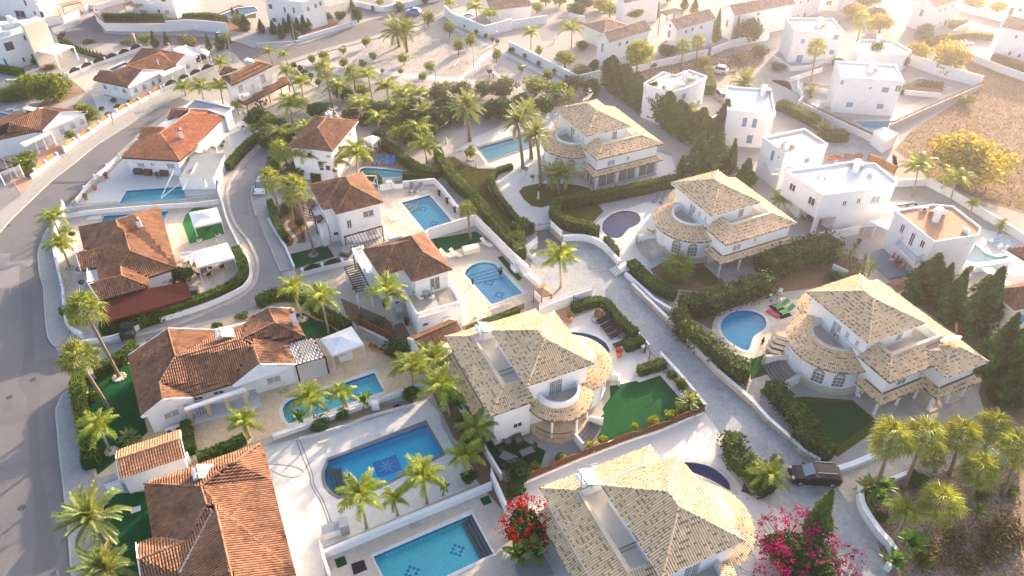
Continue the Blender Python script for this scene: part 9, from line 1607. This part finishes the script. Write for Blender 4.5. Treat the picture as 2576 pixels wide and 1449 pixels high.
# --- vehicles
def car(px,az,lbl,paint='car_white',L=4.,W=1.72,H=1.48,van=0,cat='car',name='parked_car'):
 g_=GP(px);t=thg(name,lbl,cat,g_,R(az));F=Frame(g_,R(az));l,w=L/2,W/2
 def loft(secs,m,nm,par=t):
  V=[];n=len(secs)
  for x,a,b,z0,z1 in secs:V+=[(x,-a,z0),(x,a,z0),(x,a*1.02,(z0+z1)*.5),(x,b,z1),(x,-b,z1),(x,-a*1.02,(z0+z1)*.5)]
  Fc=[(6*i+k,6*i+(k+1)%6,6*i+6+(k+1)%6,6*i+6+k)for i in range(n-1)for k in range(6)]+[tuple(range(6))[::-1],tuple(6*(n-1)+k for k in range(6))]
  mb=MB();mb.add(F(NA(V)),Fc);return mb.mk(nm,m,par)
 b=H*.60;loft([(-l,w*.80,w*.78,.38,b*.80),(-l*.93,w*.97,w*.90,.22,b*1.02),(-l*.5,w,w*.93,.2,b*1.05),(l*.35,w,w*.92,.2,b*1.02),(l*.72,w*.98,w*.86,.2,b*.90),(l*.93,w*.92,w*.78,.24,b*.76),(l,w*.7,w*.6,.32,b*.55)],paint,'body')
 r0=-.88 if van else-.80;loft([(l*r0,w*.86,w*.72,b*.98,b*1.08),(l*(r0+.1),w*.90,w*.74,b*.98,H*.97),(-l*.1,w*.92,w*.76,b*.98,H),(l*.12,w*.91,w*.74,b*.98,H*.98),(l*.50,w*.86,w*.70,b*.95,b*1.02)],'car_glass','windows')
 V=F(NA([(l*(r0+.12),-w*.74,H*.985),(l*(r0+.12),w*.74,H*.985),(-l*.1,w*.76,H*1.012),(l*.1,w*.74,H*1.),(l*.1,-w*.74,H*1.),(-l*.1,-w*.76,H*1.012)]));mb=MB();mb.add(V,[(0,5,4,3,2,1)[::-1]]);mb.add(V-[0,0,.04],[(0,5,4,3,2,1)]);mb.mk('roof',paint,t)
 V=F(NA([(l*.135,-w*.70,H*.975),(l*.135,w*.70,H*.975),(l*.49,w*.68,b*1.06),(l*.49,-w*.68,b*1.06)]))+[0,0,.015];mb=MB();mb.add(V,[(0,1,2,3)]);mb.mk('windscreen','windscreen',t)
 for x in(-.62,.62):
  for y in(-1,1):
   c=F(NA([x*l,y*(w-.09),.32]));d=F(NA([x*l,y*(w+.015),.32]));o=MB().tube([c-(d-c),d],.32,n=16).mk('wheel','tyre',t);MB().tube([d,d+(d-c)*.12],.2,n=10).mk('rim','rim',o)
 for y in(-1,1):
  MB().box(l*.88,l*.97,min(y*w*.5,y*w*.85),max(y*w*.5,y*w*.85),b*.70,b*.86,fr=F).mk('headlight','light_glass',t);MB().box(-l*.99,-l*.94,min(y*w*.62,y*w*.9),max(y*w*.62,y*w*.9),b*.75,b*1.,fr=F).mk('tail_light','red_light',t);MB().box(l*.36,l*.46,min(y*w*.98,y*w*1.12),max(y*w*.98,y*w*1.12),b*1.,b*1.14,fr=F).mk('wing_mirror',paint,t)
  if van:MB().bar(F(NA([-l*.7,y*w*.72,H*1.04])),F(NA([l*.05,y*w*.72,H*1.04])),.05).mk('roof_rail','grey_metal',t)
 MB().box(l*.985,l*1.005,-.26,.26,.34,.46,fr=F).mk('number_plate','frame_white',t)
car('11 65 455',-88,'white hatchback parked at the lane edge with red front plate','car_white',4.);car('33 455 470',176,'black people carrier with silver roof rails at the foot of the lane','car_black',4.8,1.85,1.7,1);car('11 945 1120',75,'silver hatchback under the thin black pergola','car_silver',4.);car('20 2075 730',155,'small white hatchback on the dirt lot','car_white',3.7,1.65,1.5);car('20 2095 985',100,'pale sport utility car beside the glare lit hedge','car_silver',4.3,1.8,1.6,1);car('10 1590 140',160,'blue hatchback parked at the top of the street','car_blue',3.8);car('00 2030 590',60,'dark car parked under the white carport','car_black',4.3)
# --- people
def person(px,az,lbl,top='black_fabric',legs='red',z=0.,seated=False,h=1.4,walk=.3):
 g_=GP(px,z);t=thg('person',lbl,'person',g_,R(az));k=h/1.75;v=[];e=[];r_=[]
 def chain(pts,rad,root=None):
  i0=root
  for p,q in zip(pts,rad):
   v.append(tuple(NA(p)*k));r_.append(q*k)
   if i0 is not None:e.append((i0,len(v)-1))
   i0=len(v)-1
  return i0
 hp=.5 if seated else .92;chain([(0,0,hp)],[.14]);tt=chain([(0,0,hp+.2),(.02,0,hp+.42),(.02,0,hp+.54),(.03,0,hp+.6)],[.12,.15,.07,.055],0);chain([(.04,0,hp+.68),(.04,0,hp+.80)],[.10,.085],tt)
 for s in(-1,1):
  chain([(0,s*.17,hp+.47),(.06+.1*s*walk,s*.24,hp+.22),(.2 if seated else .1+.15*s*walk,s*.22,hp+.05),(.28 if seated else .14+.2*s*walk,s*.2,hp+.0)],[.06,.045,.038,.03],2)
  if seated:chain([(.1,s*.1,.5),(.45,s*.12,.5),(.48,s*.12,.28),(.5,s*.12,.06),(.6,s*.12,.04)],[.09,.07,.055,.04,.035],0)
  else:chain([(0,s*.09,.85),(.12*s*walk*2,s*.1,.48),(.1*s*walk*2-.05,s*.1,.08),(.1*s*walk*2+.1,s*.1,.03)],[.09,.065,.04,.035],0)
 me=bpy.data.meshes.new('body');me.from_pydata(v,e,[]);o=bpy.data.objects.new('body',me);COL.objects.link(o);o.parent=t;sk=o.modifiers.new('skin','SKIN');me.skin_vertices.new()if not me.skin_vertices else None
 for i,q in enumerate(me.skin_vertices[0].data):q.radius=(r_[i],r_[i]);q.use_root=i==0
 sb=o.modifiers.new('smooth','SUBSURF');sb.levels=sb.render_levels=1;me.materials.append(MATS['skin'])
 F=Frame(g_,R(az));Z=z;pt=lambda x,y,zz:F(NA([x*k,y*k,Z+zz*k]))
 mb=MB();mb.tube([pt(0,0,hp-.02),pt(0,0,hp+.2),pt(.02,0,hp+.44),pt(.02,0,hp+.56)],[.17*k,.155*k,.2*k,.10*k],n=10);mb.mk('shirt',top,t,smooth=True);mb=MB()
 for s in(-1,1):mb.tube([pt(0,s*.17,hp+.48),pt(.05,s*.23,hp+.26)],[.085*k,.06*k],n=8)
 mb.mk('sleeves',top,t);mb=MB();mb.tube([pt(0,0,hp+.02),pt(0,0,hp-.12)],[.17*k,.16*k],n=10)
 for s in(-1,1):mb.tube([pt(.0,s*.09,hp),pt(.35,s*.12,.5)if seated else pt(.08*s*walk*2,s*.1,.6)],[.11*k,.085*k],n=8)
 mb.mk('shorts',legs,t);mb=MB();mb.lth(pt(.02,0,hp+.72),[(.11*k,0),(.125*k,.08*k),(.09*k,.17*k),(.01,.2*k)],10);mb.mk('hair','hair',t)
person('22 2505 600',-60,'child in black shirt and red shorts walking beside the kidney pool','black_fabric','red',h=1.6)
for px,az,lb,a,b in(('31 1240 1180',-40,'seated person in red and white at the terrace table','red','white_canvas'),('31 1280 1210',60,'seated person behind the small terrace table','grey_fabric','grey_fabric'),('31 1320 1240',200,'seated person in dark green shirt on a white chair','dark_green','red')):person(px,az,lb,a,b,.3,True,1.75)
table('31 1285 1235','little round table between the seated people',.35,'wicker',0,z=.3)
for px,az,lb in(('31 1235 1185',-40,'wicker chair under the person in red'),('31 1325 1245',200,'white chair under the person in green')):q=GP(px,.3);chair(q,R(az),lb,'frame_white',0,1)['label']=lb
if MISSED:print('MISSED windows',MISSED[:40])
print('OBJECTS',len(bpy.data.objects),'TRIS',sum(len(m.polygons)for m in bpy.data.meshes))
